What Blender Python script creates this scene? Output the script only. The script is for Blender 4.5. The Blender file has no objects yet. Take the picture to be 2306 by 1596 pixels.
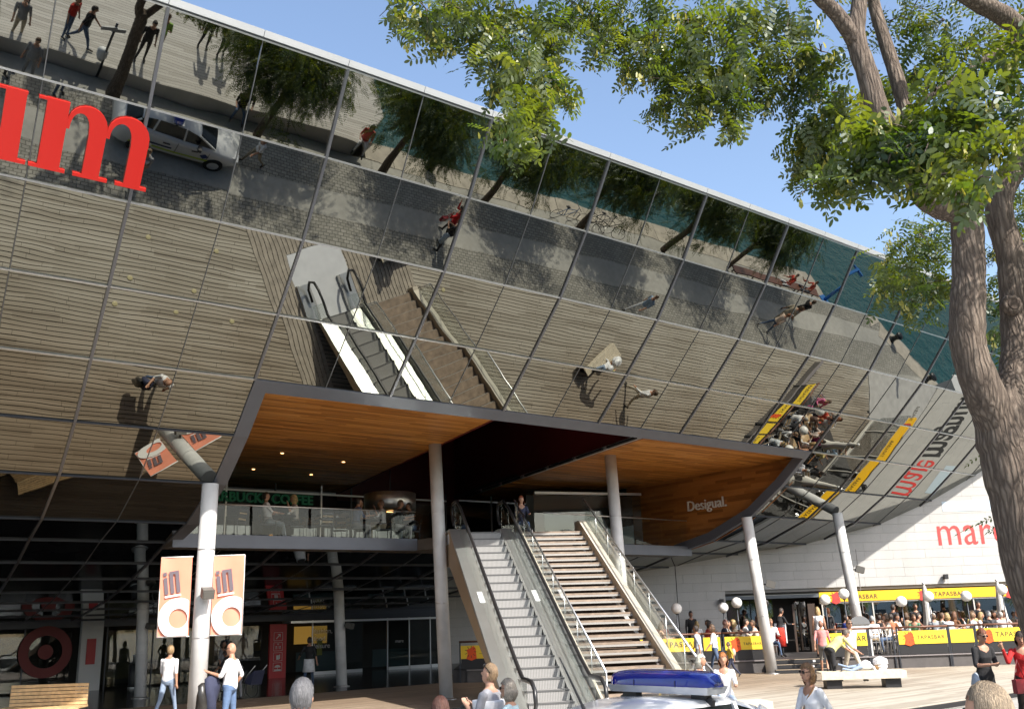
import bpy, bmesh, math, random
import numpy as np
from mathutils import Vector, Matrix
random.seed(7)
rnd = random.Random(11)
SC = bpy.context.scene
COL = SC.collection
R = math.radians

# ------------------------------------------------------------------ camera
PITCH, ROLL = 0.26698, 0.033313
fw = Vector((0, math.cos(PITCH), math.sin(PITCH)))
up0 = Vector((0, -math.sin(PITCH), math.cos(PITCH)))
rt0 = Vector((1, 0, 0))
rt = math.cos(ROLL) * rt0 - math.sin(ROLL) * up0
upv = math.sin(ROLL) * rt0 + math.cos(ROLL) * up0
cam_d = bpy.data.cameras.new('camera')
cam = bpy.data.objects.new('camera', cam_d)
COL.objects.link(cam)
M = Matrix((rt, upv, -fw)).transposed().to_4x4()
M.translation = (0, 0, 2.2)
cam.matrix_world = M
cam_d.sensor_width = 36
cam_d.lens = 2160.25 / 2306 * 36
cam_d.clip_start = 0.05
cam_d.clip_end = 3000
SC.camera = cam

# ------------------------------------------------------------------ light
SUN_EL, SUN_HEAD = R(43), R(-42)          # shadows fall towards heading -42 deg
world = bpy.data.worlds.new('World')
SC.world = world
world.use_nodes = True
wn = world.node_tree
wn.nodes.clear()
sky = wn.nodes.new('ShaderNodeTexSky')
sky.sky_type = 'NISHITA'
sky.sun_disc = False
sky.sun_elevation = SUN_EL
sky.sun_rotation = R(138)
sky.air_density = 1.0
sky.dust_density = 2.2
sky.ozone_density = 0.9
bg = wn.nodes.new('ShaderNodeBackground')
bg.inputs[1].default_value = 0.15
wo = wn.nodes.new('ShaderNodeOutputWorld')
wn.links.new(sky.outputs[0], bg.inputs[0])
wn.links.new(bg.outputs[0], wo.inputs[0])
sl = bpy.data.lights.new('sun', 'SUN')
sl.energy = 4.4
sl.angle = R(0.53)
sl.color = (1.0, 0.945, 0.87)
sun = bpy.data.objects.new('sun', sl)
COL.objects.link(sun)
Ldir = Vector((math.sin(SUN_HEAD) * math.cos(SUN_EL), math.cos(SUN_HEAD) * math.cos(SUN_EL), -math.sin(SUN_EL)))
sun.rotation_euler = Ldir.to_track_quat('-Z', 'Y').to_euler()
sun.location = (20, -30, 40)
vs = SC.view_settings
vs.view_transform = 'Standard'
vs.look = 'None'
vs.exposure = 1.0
vs.gamma = 1.0
vs.use_curve_mapping = False
SC.cycles.max_bounces = 10
SC.cycles.glossy_bounces = 5
SC.cycles.transparent_max_bounces = 12
SC.cycles.caustics_reflective = False
SC.cycles.caustics_refractive = False
SC.cycles.sample_clamp_indirect = 6.0
SC.cycles.use_denoising = True

# ------------------------------------------------------------------ building axes
HD = R(52)
TX, TY = math.sin(HD), math.cos(HD)       # along the facade
NX, NY = TY, -TX                          # out of the facade, towards the quay
def UW(u, w, z=0.0):
    return Vector((TX * u + NX * w, TY * u + NY * w, z))

# ------------------------------------------------------------------ materials
MATS = {}
def mat(name, col=(.5, .5, .5), rough=.6, metal=0., var=.0, vscale=6., bump=.0, bscale=40., spec=.5, emit=None, estr=1., coat=0., alpha=None, trans=0., detail=4.):
    if name in MATS:
        return MATS[name]
    m = bpy.data.materials.new(name)
    m.use_nodes = True
    nt = m.node_tree
    b = nt.nodes['Principled BSDF']
    b.inputs['Base Color'].default_value = (*col, 1)
    b.inputs['Roughness'].default_value = rough
    b.inputs['Metallic'].default_value = metal
    b.inputs['Specular IOR Level'].default_value = spec
    b.inputs['Coat Weight'].default_value = coat
    if emit:
        b.inputs['Emission Color'].default_value = (*emit, 1)
        b.inputs['Emission Strength'].default_value = estr
    if trans:
        b.inputs['Transmission Weight'].default_value = trans
        b.inputs['IOR'].default_value = 1.3
    if var or bump:
        tc = nt.nodes.new('ShaderNodeNewGeometry')
    if var:
        n = nt.nodes.new('ShaderNodeTexNoise')
        n.inputs['Scale'].default_value = vscale
        n.inputs['Detail'].default_value = detail
        nt.links.new(tc.outputs['Position'], n.inputs['Vector'])
        mr = nt.nodes.new('ShaderNodeMapRange')
        mr.inputs[1].default_value = .3
        mr.inputs[2].default_value = .7
        mr.inputs[3].default_value = 1 - var
        mr.inputs[4].default_value = 1 + var
        nt.links.new(n.outputs['Fac'], mr.inputs[0])
        mx = nt.nodes.new('ShaderNodeVectorMath')
        mx.operation = 'SCALE'
        mx.inputs[0].default_value = col
        nt.links.new(mr.outputs[0], mx.inputs['Scale'])
        nt.links.new(mx.outputs[0], b.inputs['Base Color'])
    if bump:
        n2 = nt.nodes.new('ShaderNodeTexNoise')
        n2.inputs['Scale'].default_value = bscale
        n2.inputs['Detail'].default_value = 5
        nt.links.new(tc.outputs['Position'], n2.inputs['Vector'])
        bp = nt.nodes.new('ShaderNodeBump')
        bp.inputs['Strength'].default_value = 1
        bp.inputs['Distance'].default_value = bump
        nt.links.new(n2.outputs['Fac'], bp.inputs['Height'])
        nt.links.new(bp.outputs[0], b.inputs['Normal'])
    MATS[name] = m
    return m

class NB:
    """tiny node builder"""
    def __init__(s, name):
        s.m = bpy.data.materials.new(name); s.m.use_nodes = True; s.nt = s.m.node_tree
        s.b = s.nt.nodes['Principled BSDF']; MATS[name] = s.m
    def n(s, t, **k):
        x = s.nt.nodes.new('ShaderNode' + t)
        for a, v in k.items():
            if a.startswith('i'):
                x.inputs[int(a[1:])].default_value = v
            else:
                setattr(x, a, v)
        return x
    def l(s, a, b):
        s.nt.links.new(a, b)
    def math(s, op, a, b=None, c=None):
        x = s.n('Math', operation=op)
        for i, v in enumerate((a, b, c)):
            if v is None: continue
            if isinstance(v, (int, float)): x.inputs[i].default_value = v
            else: s.l(v, x.inputs[i])
        return x.outputs[0]
    def noise(s, vec, scale, detail=4., rough=.5):
        x = s.n('TexNoise'); x.inputs['Scale'].default_value = scale; x.inputs['Detail'].default_value = detail
        x.inputs['Roughness'].default_value = rough
        s.l(vec, x.inputs['Vector']); return x.outputs['Fac']
    def ramp(s, fac, stops):
        x = s.n('ValToRGB'); cr = x.color_ramp
        while len(cr.elements) < len(stops): cr.elements.new(.5)
        for e, (p, c) in zip(cr.elements, stops): e.position = p; e.color = (*c, 1)
        s.l(fac, x.inputs[0]); return x.outputs[0]
    def mix(s, fac, a, b, mode='MIX'):
        x = s.n('Mix', data_type='RGBA', blend_type=mode)
        for i, v in ((0, fac), (6, a), (7, b)):
            if isinstance(v, (int, float)): x.inputs[i].default_value = v
            elif isinstance(v, tuple): x.inputs[i].default_value = (*v, 1)
            else: s.l(v, x.inputs[i])
        return x.outputs[2]
    def bump(s, h, dist):
        x = s.n('Bump'); x.inputs['Distance'].default_value = dist; s.l(h, x.inputs['Height']); s.l(x.outputs[0], s.b.inputs['Normal'])
    def uvw(s):
        """position split along the facade: u, w and the raw vector (u,w,z)"""
        g = s.n('NewGeometry').outputs['Position']
        a = s.n('VectorMath', operation='DOT_PRODUCT'); a.inputs[1].default_value = (TX, TY, 0); s.l(g, a.inputs[0])
        b = s.n('VectorMath', operation='DOT_PRODUCT'); b.inputs[1].default_value = (NX, NY, 0); s.l(g, b.inputs[0])
        sp = s.n('SeparateXYZ'); s.l(g, sp.inputs[0])
        c = s.n('CombineXYZ'); s.l(a.outputs['Value'], c.inputs[0]); s.l(b.outputs['Value'], c.inputs[1]); s.l(sp.outputs[2], c.inputs[2])
        return a.outputs['Value'], b.outputs['Value'], c.outputs[0], g
    def scale(s, vec, sc):
        x = s.n('Mapping'); x.inputs['Scale'].default_value = sc; s.l(vec, x.inputs[0]); return x.outputs[0]

# ------------------------------------------------------------------ mesh builder
class MB:
    def __init__(s):
        s.v = []; s.f = []; s.mi = []; s.cur = 0; s.sm = []; s.smooth = False
    def add(s, vs, fs, smooth=None):
        o = len(s.v); s.v.extend([tuple(x) for x in vs])
        for f in fs:
            s.f.append([o + i for i in f]); s.mi.append(s.cur); s.sm.append(s.smooth if smooth is None else smooth)
        return s
    def hexa(s, p):
        """8 points: bottom 0-3, top 4-7 (same winding)"""
        return s.add(p, [(3, 2, 1, 0), (4, 5, 6, 7), (0, 1, 5, 4), (1, 2, 6, 5), (2, 3, 7, 6), (3, 0, 4, 7)], False)
    def box(s, c, d, rz=0., mat=None):
        x, y, z = d[0] / 2, d[1] / 2, d[2] / 2
        P = [(-x, -y, -z), (x, -y, -z), (x, y, -z), (-x, y, -z), (-x, -y, z), (x, -y, z), (x, y, z), (-x, y, z)]
        cs, sn = math.cos(rz), math.sin(rz)
        return s.hexa([(c[0] + a * cs - b * sn, c[1] + a * sn + b * cs, c[2] + k) for a, b, k in P])
    def bar(s, a, b, w, h, upd=(0, 0, 1)):
        """rectangular bar from a to b"""
        a = Vector(a); b = Vector(b); d = (b - a).normalized(); u = Vector(upd)
        sd = d.cross(u)
        if sd.length < 1e-5: sd = d.cross(Vector((1, 0, 0)))
        sd.normalize(); u = sd.cross(d).normalized(); sd *= w / 2; u *= h / 2
        return s.hexa([a - sd - u, a + sd - u, b + sd - u, b - sd - u, a - sd + u, a + sd + u, b + sd + u, b - sd + u])
    def tube(s, pts, rad, n=8, cap=True, smooth=True):
        pts = [Vector(p) for p in pts]
        if isinstance(rad, (int, float)): rad = [rad] * len(pts)
        rings = []; prev = None
        for i, p in enumerate(pts):
            d = (pts[min(i + 1, len(pts) - 1)] - pts[max(i - 1, 0)]).normalized()
            if prev is None:
                a = d.orthogonal().normalized()
            else:
                a = (prev - d * prev.dot(d))
                a = a.normalized() if a.length > 1e-6 else d.orthogonal().normalized()
            prev = a; b = d.cross(a)
            rings.append([p + (a * math.cos(2 * math.pi * k / n) + b * math.sin(2 * math.pi * k / n)) * rad[i] for k in range(n)])
        vs = [v for r in rings for v in r]; fs = []
        for i in range(len(pts) - 1):
            for k in range(n):
                fs.append((i * n + k, i * n + (k + 1) % n, (i + 1) * n + (k + 1) % n, (i + 1) * n + k))
        s.add(vs, fs, smooth)
        if cap:
            o = len(s.v) - len(vs)
            s.f.append([o + k for k in range(n)][::-1]); s.mi.append(s.cur); s.sm.append(False)
            e = o + (len(pts) - 1) * n
            s.f.append([e + k for k in range(n)]); s.mi.append(s.cur); s.sm.append(False)
        return s
    def lathe(s, c, prof, n=16, smooth=True):
        vs = []; fs = []
        for r, z in prof:
            for k in range(n):
                t = 2 * math.pi * k / n
                vs.append((c[0] + r * math.cos(t), c[1] + r * math.sin(t), c[2] + z))
        for i in range(len(prof) - 1):
            for k in range(n):
                fs.append((i * n + k, i * n + (k + 1) % n, (i + 1) * n + (k + 1) % n, (i + 1) * n + k))
        fs.append(tuple(range(n))[::-1]); fs.append(tuple((len(prof) - 1) * n + k for k in range(n)))
        return s.add(vs, fs, smooth)
    def ball(s, c, r, n=12, m=8):
        if isinstance(r, (int, float)): r = (r, r, r)
        vs = []; fs = []
        for i in range(m + 1):
            th = math.pi * i / m
            for k in range(n):
                t = 2 * math.pi * k / n
                vs.append((c[0] + r[0] * math.sin(th) * math.cos(t), c[1] + r[1] * math.sin(th) * math.sin(t), c[2] - r[2] * math.cos(th)))
        for i in range(m):
            for k in range(n):
                fs.append((i * n + k, i * n + (k + 1) % n, (i + 1) * n + (k + 1) % n, (i + 1) * n + k))
        return s.add(vs, fs, True)
    def prism(s, poly, z0, z1):
        n = len(poly)
        vs = [(x, y, z0) for x, y in poly] + [(x, y, z1) for x, y in poly]
        fs = [tuple(range(n))[::-1], tuple(range(n, 2 * n))] + [(i, (i + 1) % n, n + (i + 1) % n, n + i) for i in range(n)]
        return s.add(vs, fs, False)
    def plate(s, pts, thick):
        """flat polygon of 3D points with thickness along its normal"""
        P = [Vector(p) for p in pts]; n = (P[1] - P[0]).cross(P[2] - P[0]).normalized() * thick; k = len(P)
        return s.add(P + [p - n for p in P], [tuple(range(k)), tuple(range(k, 2 * k))[::-1]] + [(i, k + i, k + (i + 1) % k, (i + 1) % k) for i in range(k)], False)
    def mesh(s, name):
        me = bpy.data.meshes.new(name)
        me.from_pydata(s.v, [], s.f)
        me.polygons.foreach_set('material_index', s.mi)
        me.polygons.foreach_set('use_smooth', s.sm)
        me.update()
        return me
    def build(s, name, m, parent=None, loc=None, rz=0.):
        me = s.mesh(name)
        for x in (m if isinstance(m, (list, tuple)) else [m]):
            me.materials.append(x)
        return link(name, me, parent, loc, rz)

def link(name, me, parent=None, loc=None, rz=0.):
    o = bpy.data.objects.new(name, me)
    COL.objects.link(o)
    if parent: o.parent = parent
    if loc is not None: o.location = loc
    if rz: o.rotation_euler[2] = rz
    return o
def tag(o, label=None, cat=None, group=None, kind=None):
    if label: o['label'] = label
    if cat: o['category'] = cat
    if group: o['group'] = group
    if kind: o['kind'] = kind
    return o
def empty(name, loc=(0, 0, 0), rz=0., label=None, cat=None, group=None):
    o = bpy.data.objects.new(name, None)
    o.empty_display_size = .2
    COL.objects.link(o); o.location = loc; o.rotation_euler[2] = rz
    return tag(o, label, cat, group)
def copy_tree(o, parent=None):
    c = o.copy(); COL.objects.link(c); c.parent = parent
    for ch in o.children: copy_tree(ch, c)
    return c
def text_mesh(txt, size=1., ext=.01, bold=0., align='LEFT', space=1.):
    cu = bpy.data.curves.new('t', 'FONT')
    cu.body = txt; cu.size = size; cu.extrude = ext; cu.align_x = align; cu.offset = bold; cu.space_character = space; cu.resolution_u = 3
    o = bpy.data.objects.new('t', cu); COL.objects.link(o)
    dg = bpy.context.evaluated_depsgraph_get()
    me = bpy.data.meshes.new_from_object(o.evaluated_get(dg))
    bpy.data.objects.remove(o); bpy.data.curves.remove(cu)
    return me
def put_text(name, txt, size, m, origin, xdir, ydir, ext=.01, bold=0., align='LEFT', parent=None, space=1.):
    me = text_mesh(txt, size, ext, bold, align, space); me.materials.clear(); me.materials.append(m)
    x = Vector(xdir).normalized(); y = Vector(ydir).normalized(); z = x.cross(y)
    o = link(name, me, parent)
    W = Matrix((x, y, z)).transposed().to_4x4(); W.translation = origin
    if parent:
        o.matrix_local = parent.matrix_world.inverted() @ W if parent.matrix_world != Matrix.Identity(4) else W
    else:
        o.matrix_world = W
    return o

# ================================================================== surface materials
b = NB('deck_wood')                       # weathered boards, one tone per board
u, w, c, g = b.uvw()
row = b.math('FLOOR', b.math('DIVIDE', b.math('ADD', w, 60.), .125))
rh = b.n('TexWhiteNoise', noise_dimensions='1D'); b.l(row, rh.inputs['W'])
seg = b.math('FLOOR', b.math('ADD', b.math('DIVIDE', u, 2.4), b.math('MULTIPLY', rh.outputs['Value'], 7.)))
cv = b.n('CombineXYZ'); b.l(row, cv.inputs[0]); b.l(seg, cv.inputs[1])
wh = b.n('TexWhiteNoise', noise_dimensions='2D'); b.l(cv.outputs[0], wh.inputs['Vector'])
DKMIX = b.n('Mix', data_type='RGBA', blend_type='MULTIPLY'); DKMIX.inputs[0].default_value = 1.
dim_w = b.math('ADD', b.math('DIVIDE', b.math('SUBTRACT', -15.5, w), 11.), b.math('MULTIPLY', b.math('SUBTRACT', b.noise(c, .22, 4.), .5), .9))  # boards tinted darker and browner inwards to dim their mirror image
b.l(b.ramp(dim_w, [(0., (1.10, 1.16, 1.17)), (.22, (.96, .97, .94)), (.45, (.74, .68, .60)), (1., (.60, .50, .40))]), DKMIX.inputs[7]); b.l(DKMIX.outputs[2], b.b.inputs['Base Color'])
grain = b.noise(b.scale(c, (3., 60., 1.)), 1., 6.)
big = b.noise(c, .35, 3.)
t = b.math('ADD', b.math('MULTIPLY', wh.outputs['Value'], .38), b.math('ADD', b.math('MULTIPLY', grain, .22), b.math('MULTIPLY', big, .5)))
b.l(b.ramp(t, [(.2, (.21, .172, .135)), (.5, (.32, .275, .225)), (.75, (.395, .345, .29)), (1., (.44, .395, .345))]), DKMIX.inputs[6])
b.b.inputs['Roughness'].default_value = .75
b.bump(grain, .004)

b = NB('platform_wood')                   # pale grey boards on the raised quay platform
u, w, c, g = b.uvw()
row = b.math('DIVIDE', b.math('ADD', w, 60.), .14)
fr = b.math('FRACT', row); rw = b.math('FLOOR', row)
gap = b.math('LESS_THAN', fr, .07)
rh = b.n('TexWhiteNoise', noise_dimensions='1D'); b.l(rw, rh.inputs['W'])
seg = b.math('FLOOR', b.math('ADD', b.math('DIVIDE', u, 2.2), b.math('MULTIPLY', rh.outputs['Value'], 5.)))
cv = b.n('CombineXYZ'); b.l(rw, cv.inputs[0]); b.l(seg, cv.inputs[1])
wh = b.n('TexWhiteNoise', noise_dimensions='2D'); b.l(cv.outputs[0], wh.inputs['Vector'])
grain = b.noise(b.scale(c, (2., 40., 1.)), 1., 6.)
t = b.math('ADD', b.math('MULTIPLY', wh.outputs['Value'], .5), b.math('MULTIPLY', grain, .5))
colr = b.ramp(t, [(.1, (.33, .31, .28)), (.5, (.46, .44, .41)), (1., (.57, .55, .52))])
b.l(b.mix(gap, colr, (.05, .045, .04)), b.b.inputs['Base Color'])
b.b.inputs['Roughness'].default_value = .8
b.bump(b.math('SUBTRACT', grain, gap), .01)

b = NB('cobbles')                         # setts with smooth paved bands
u, w, c, g = b.uvw()
br = b.n('TexBrick'); b.l(b.scale(c, (1., 1., 0.)), br.inputs['Vector'])
br.inputs['Scale'].default_value = 1.; br.inputs['Brick Width'].default_value = .21; br.inputs['Row Height'].default_value = .125
br.inputs['Mortar Size'].default_value = .012; br.inputs['Mortar Smooth'].default_value = .3
br.inputs['Color1'].default_value = (.27, .26, .23, 1); br.inputs['Color2'].default_value = (.37, .355, .32, 1); br.inputs['Mortar'].default_value = (.15, .145, .125, 1)
n1 = b.noise(c, .5, 4.); n2 = b.noise(c, 5., 5.)
warpw = b.math('ADD', w, b.math('MULTIPLY', n1, .12))
band = b.math('GREATER_THAN', b.math('FRACT', b.math('DIVIDE', b.math('ADD', warpw, 60.35), 2.9)), .62)
smooth = b.ramp(n2, [(.3, (.37, .36, .33)), (.7, (.44, .43, .40))])
cb = b.mix(band, br.outputs['Color'], smooth)
b.l(b.mix(.55, cb, b.ramp(n1, [(.3, (.6, .6, .6)), (.7, (1.1, 1.08, 1.05))]), 'MULTIPLY'), b.b.inputs['Base Color'])
b.b.inputs['Roughness'].default_value = .8
b.bump(b.math('MULTIPLY', b.math('SUBTRACT', 1., br.outputs['Fac']), b.math('SUBTRACT', 1., band)), .012)

b = NB('water')
u, w, c, g = b.uvw()
b.b.inputs['Base Color'].default_value = (.012, .07, .075, 1)
b.b.inputs['Roughness'].default_value = .08
b.b.inputs['IOR'].default_value = 1.33
nn = b.noise(b.scale(c, (1., 1.6, 1.)), 1.1, 5., .62)
b.bump(nn, .16)

b = NB('mirror_glass')                    # tinted, slightly wavy reflective glazing
u, w, c, g = b.uvw()
b.b.inputs['Metallic'].default_value = 1.
b.b.inputs['Base Color'].default_value = (.245, .248, .22, 1)
b.b.inputs['Roughness'].default_value = .012
nn = b.noise(b.scale(c, (.55, 1., 1.)), 1.25, 1., .4)
b.bump(nn, .0024)

b = NB('soffit_wood')
u, w, c, g = b.uvw()
row = b.math('FLOOR', b.math('DIVIDE', b.math('ADD', b.math('ADD', w, 60.), b.n('SeparateXYZ').outputs[2]), .11))
rh = b.n('TexWhiteNoise', noise_dimensions='1D'); b.l(row, rh.inputs['W'])
seg = b.math('FLOOR', b.math('ADD', b.math('DIVIDE', u, 1.7), b.math('MULTIPLY', rh.outputs['Value'], 9.)))
cv = b.n('CombineXYZ'); b.l(row, cv.inputs[0]); b.l(seg, cv.inputs[1])
wh = b.n('TexWhiteNoise', noise_dimensions='2D'); b.l(cv.outputs[0], wh.inputs['Vector'])
grain = b.noise(b.scale(c, (1.5, 30., 30.)), 1., 5.)
t = b.math('ADD', b.math('MULTIPLY', wh.outputs['Value'], .6), b.math('MULTIPLY', grain, .4))
b.l(b.ramp(t, [(.1, (.22, .078, .015)), (.45, (.47, .185, .036)), (.85, (.70, .33, .09))]), b.b.inputs['Base Color'])
b.b.inputs['Roughness'].default_value = .38
b.bump(grain, .002)

b = NB('side_wood')                       # same wood, boards run along the depth, stacked in z
u, w, c, g = b.uvw()
sp = b.n('SeparateXYZ'); b.l(c, sp.inputs[0])
row = b.math('FLOOR', b.math('DIVIDE', sp.outputs[2], .11))
rh = b.n('TexWhiteNoise', noise_dimensions='1D'); b.l(row, rh.inputs['W'])
seg = b.math('FLOOR', b.math('ADD', b.math('DIVIDE', w, 1.3), b.math('MULTIPLY', rh.outputs['Value'], 9.)))
cv = b.n('CombineXYZ'); b.l(row, cv.inputs[0]); b.l(seg, cv.inputs[1])
wh = b.n('TexWhiteNoise', noise_dimensions='2D'); b.l(cv.outputs[0], wh.inputs['Vector'])
grain = b.noise(b.scale(c, (30., 1.5, 30.)), 1., 5.)
t = b.math('ADD', b.math('MULTIPLY', wh.outputs['Value'], .6), b.math('MULTIPLY', grain, .4))
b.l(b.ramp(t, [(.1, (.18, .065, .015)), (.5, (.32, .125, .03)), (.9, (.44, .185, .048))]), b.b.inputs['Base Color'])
b.b.inputs['Roughness'].default_value = .38

b = NB('wall_stone')                      # grey granite cladding
u, w, c, g = b.uvw()
n1 = b.noise(g, 38., 3.); n2 = b.noise(g, .7, 4.)
oi = b.n('ObjectInfo').outputs['Random']
strk = b.noise(b.scale(g, (2.2, 2.2, .12)), 1., 5.)
t = b.math('ADD', b.math('MULTIPLY', n1, .34), b.math('ADD', b.math('MULTIPLY', n2, .22), b.math('ADD', b.math('MULTIPLY', strk, .26), b.math('MULTIPLY', oi, .10))))
b.l(b.ramp(t, [(.2, (.36, .355, .34)), (.55, (.47, .46, .44)), (.9, (.55, .54, .515))]), b.b.inputs['Base Color'])
b.b.inputs['Roughness'].default_value = .7

b = NB('bark')
g = b.n('NewGeometry').outputs['Position']
st = b.scale(g, (34., 34., 3.6))
dn = b.n('TexNoise'); dn.inputs['Scale'].default_value = 1.2; dn.inputs['Detail'].default_value = 5.; b.l(g, dn.inputs['Vector'])
wv = b.n('VectorMath', operation='ADD'); b.l(st, wv.inputs[0])
s2 = b.n('VectorMath', operation='SCALE'); b.l(dn.outputs['Color'], s2.inputs[0]); s2.inputs['Scale'].default_value = 4.5
b.l(s2.outputs[0], wv.inputs[1])
vo = b.n('TexVoronoi', feature='DISTANCE_TO_EDGE'); b.l(wv.outputs[0], vo.inputs['Vector']); vo.inputs['Scale'].default_value = 1.
fine = b.noise(b.scale(g, (38., 38., 7.)), 1., 8., .72)
hgt = b.math('ADD', b.math('MINIMUM', b.math('MULTIPLY', vo.outputs['Distance'], 1.5), .5), b.math('MULTIPLY', fine, 1.0))
b.l(b.ramp(hgt, [(.25, (.030, .022, .017)), (.55, (.095, .070, .052)), (.8, (.145, .110, .084)), (1., (.21, .165, .127))]), b.b.inputs['Base Color'])
b.b.inputs['Roughness'].default_value = .9
b.bump(hgt, .022)

def leaf_mat(name, c1, c2, tl):
    m = bpy.data.materials.new(name); m.use_nodes = True; nt = m.node_tree; nt.nodes.remove(nt.nodes['Principled BSDF'])
    out = nt.nodes['Material Output']
    g = nt.nodes.new('ShaderNodeNewGeometry'); n = nt.nodes.new('ShaderNodeTexNoise'); n.inputs['Scale'].default_value = 2.3
    nt.links.new(g.outputs['Position'], n.inputs['Vector'])
    rmp = nt.nodes.new('ShaderNodeValToRGB'); rmp.color_ramp.elements[0].position = .35; rmp.color_ramp.elements[1].position = .68
    rmp.color_ramp.elements[0].color = (*c1, 1); rmp.color_ramp.elements[1].color = (*c2, 1)
    nt.links.new(n.outputs['Fac'], rmp.inputs[0])
    d = nt.nodes.new('ShaderNodeBsdfDiffuse'); t = nt.nodes.new('ShaderNodeBsdfTranslucent'); gl = nt.nodes.new('ShaderNodeBsdfGlossy')
    gl.inputs['Roughness'].default_value = .5; gl.inputs['Color'].default_value = (.7, .75, .75, 1)
    nt.links.new(rmp.outputs[0], d.inputs['Color'])
    mu = nt.nodes.new('ShaderNodeMix'); mu.data_type = 'RGBA'; mu.blend_type = 'MULTIPLY'; mu.inputs[0].default_value = 1
    nt.links.new(rmp.outputs[0], mu.inputs[6]); mu.inputs[7].default_value = (*tl, 1); nt.links.new(mu.outputs[2], t.inputs['Color'])
    a = nt.nodes.new('ShaderNodeMixShader'); a.inputs[0].default_value = .5
    nt.links.new(d.outputs[0], a.inputs[1]); nt.links.new(t.outputs[0], a.inputs[2])
    e = nt.nodes.new('ShaderNodeMixShader'); e.inputs[0].default_value = .07
    nt.links.new(a.outputs[0], e.inputs[1]); nt.links.new(gl.outputs[0], e.inputs[2])
    nt.links.new(e.outputs[0], out.inputs[0]); MATS[name] = m
    return m
LEAF = leaf_mat('leaf_green', (.030, .060, .009), (.085, .112, .015), (2.9, 2.5, .6))
POD = leaf_mat('seed_pod', (.34, .33, .06), (.50, .46, .10), (1.35, 1.25, .6))
def clear_glass(name, tint, rough=.0, refl=1., k0=.045, k1=.8):
    m = bpy.data.materials.new(name); m.use_nodes = True; nt = m.node_tree; nt.nodes.remove(nt.nodes['Principled BSDF'])
    out = nt.nodes['Material Output']
    tr = nt.nodes.new('ShaderNodeBsdfTransparent'); tr.inputs[0].default_value = (*tint, 1)
    gl = nt.nodes.new('ShaderNodeBsdfGlossy'); gl.inputs['Roughness'].default_value = rough; gl.inputs['Color'].default_value = (refl, refl, refl, 1)
    lw = nt.nodes.new('ShaderNodeLayerWeight'); lw.inputs[0].default_value = .5
    pw = nt.nodes.new('ShaderNodeMath'); pw.operation = 'POWER'; pw.inputs[1].default_value = 4.5; nt.links.new(lw.outputs['Facing'], pw.inputs[0])
    ma = nt.nodes.new('ShaderNodeMath'); ma.operation = 'MULTIPLY_ADD'; ma.inputs[1].default_value = k1; ma.inputs[2].default_value = k0; nt.links.new(pw.outputs[0], ma.inputs[0])
    mx = nt.nodes.new('ShaderNodeMixShader'); nt.links.new(ma.outputs[0], mx.inputs[0]); nt.links.new(tr.outputs[0], mx.inputs[1]); nt.links.new(gl.outputs[0], mx.inputs[2])
    nt.links.new(mx.outputs[0], out.inputs[0]); MATS[name] = m
    return m
GLASS = clear_glass('clear_glass', (.94, .965, .955))
RAILGLASS = clear_glass('rail_glass', (.95, .97, .96), 0., 1., .015, .25)
SHOPGLASS = clear_glass('shop_glass', (.78, .82, .82))
STEEL = mat('brushed_steel', (.62, .62, .62), .32, .9, .06, 8)
PAINTED = mat('painted_column', (.56, .56, .55), .42, .0, .14, 2.2, spec=.6, detail=8)
ALU = mat('aluminium', (.72, .73, .75), .35, .75)
DARKMET = mat('dark_metal', (.055, .06, .07), .42, .6)
FRAME = mat('frame_grey', (.115, .125, .15), .4, .3, .06, 2)
BLACK = mat('black_paint', (.02, .02, .022), .45)
BLACKM = mat('black_matt', (.012, .012, .013), .8)
WHITE = mat('white_paint', (.8, .8, .79), .5, 0, .03, 3)
FASCIA = mat('white_fascia', (.50, .51, .52), .4, .2, .05, 1.5)
REDP = mat('red_plastic', (.62, .018, .012), .35)
REDSIGN = mat('red_sign', (.40, .02, .025), .4)
YELLOW = mat('yellow_banner', (.83, .58, .035), .55)
YELBAND = mat('yellow_band', (.80, .46, .015), .5)
GOLDTXT = mat('black_print', (.04, .035, .02), .6)
REDMARK = mat('red_orange_print', (.75, .09, .012), .55)
BENCHWOOD = mat('bench_wood', (.56, .38, .19), .6, 0, .22, 9, .003, 30)
BENCHPALE = mat('pale_bench', (.62, .55, .43), .65, 0, .15, 9)
RAILWOOD = mat('rail_wood', (.14, .06, .035), .45, 0, .2, 9)
CONC = mat('concrete', (.42, .41, .39), .85, 0, .12, 2.5, .004, 30)
TANSTONE = mat('kerb_stone', (.42, .38, .32), .8, 0, .18, 3., .006, 20)
TERR = mat('terrace_floor', (.045, .042, .042), .6, 0, .25, 3)
TERRFRONT = mat('terrace_front', (.085, .078, .076), .6, 0, .15, 3)
FLOORDARK = mat('floor_in_shade', (.035, .033, .034), .16, 0, .35, 1.2, spec=.5)

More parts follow.
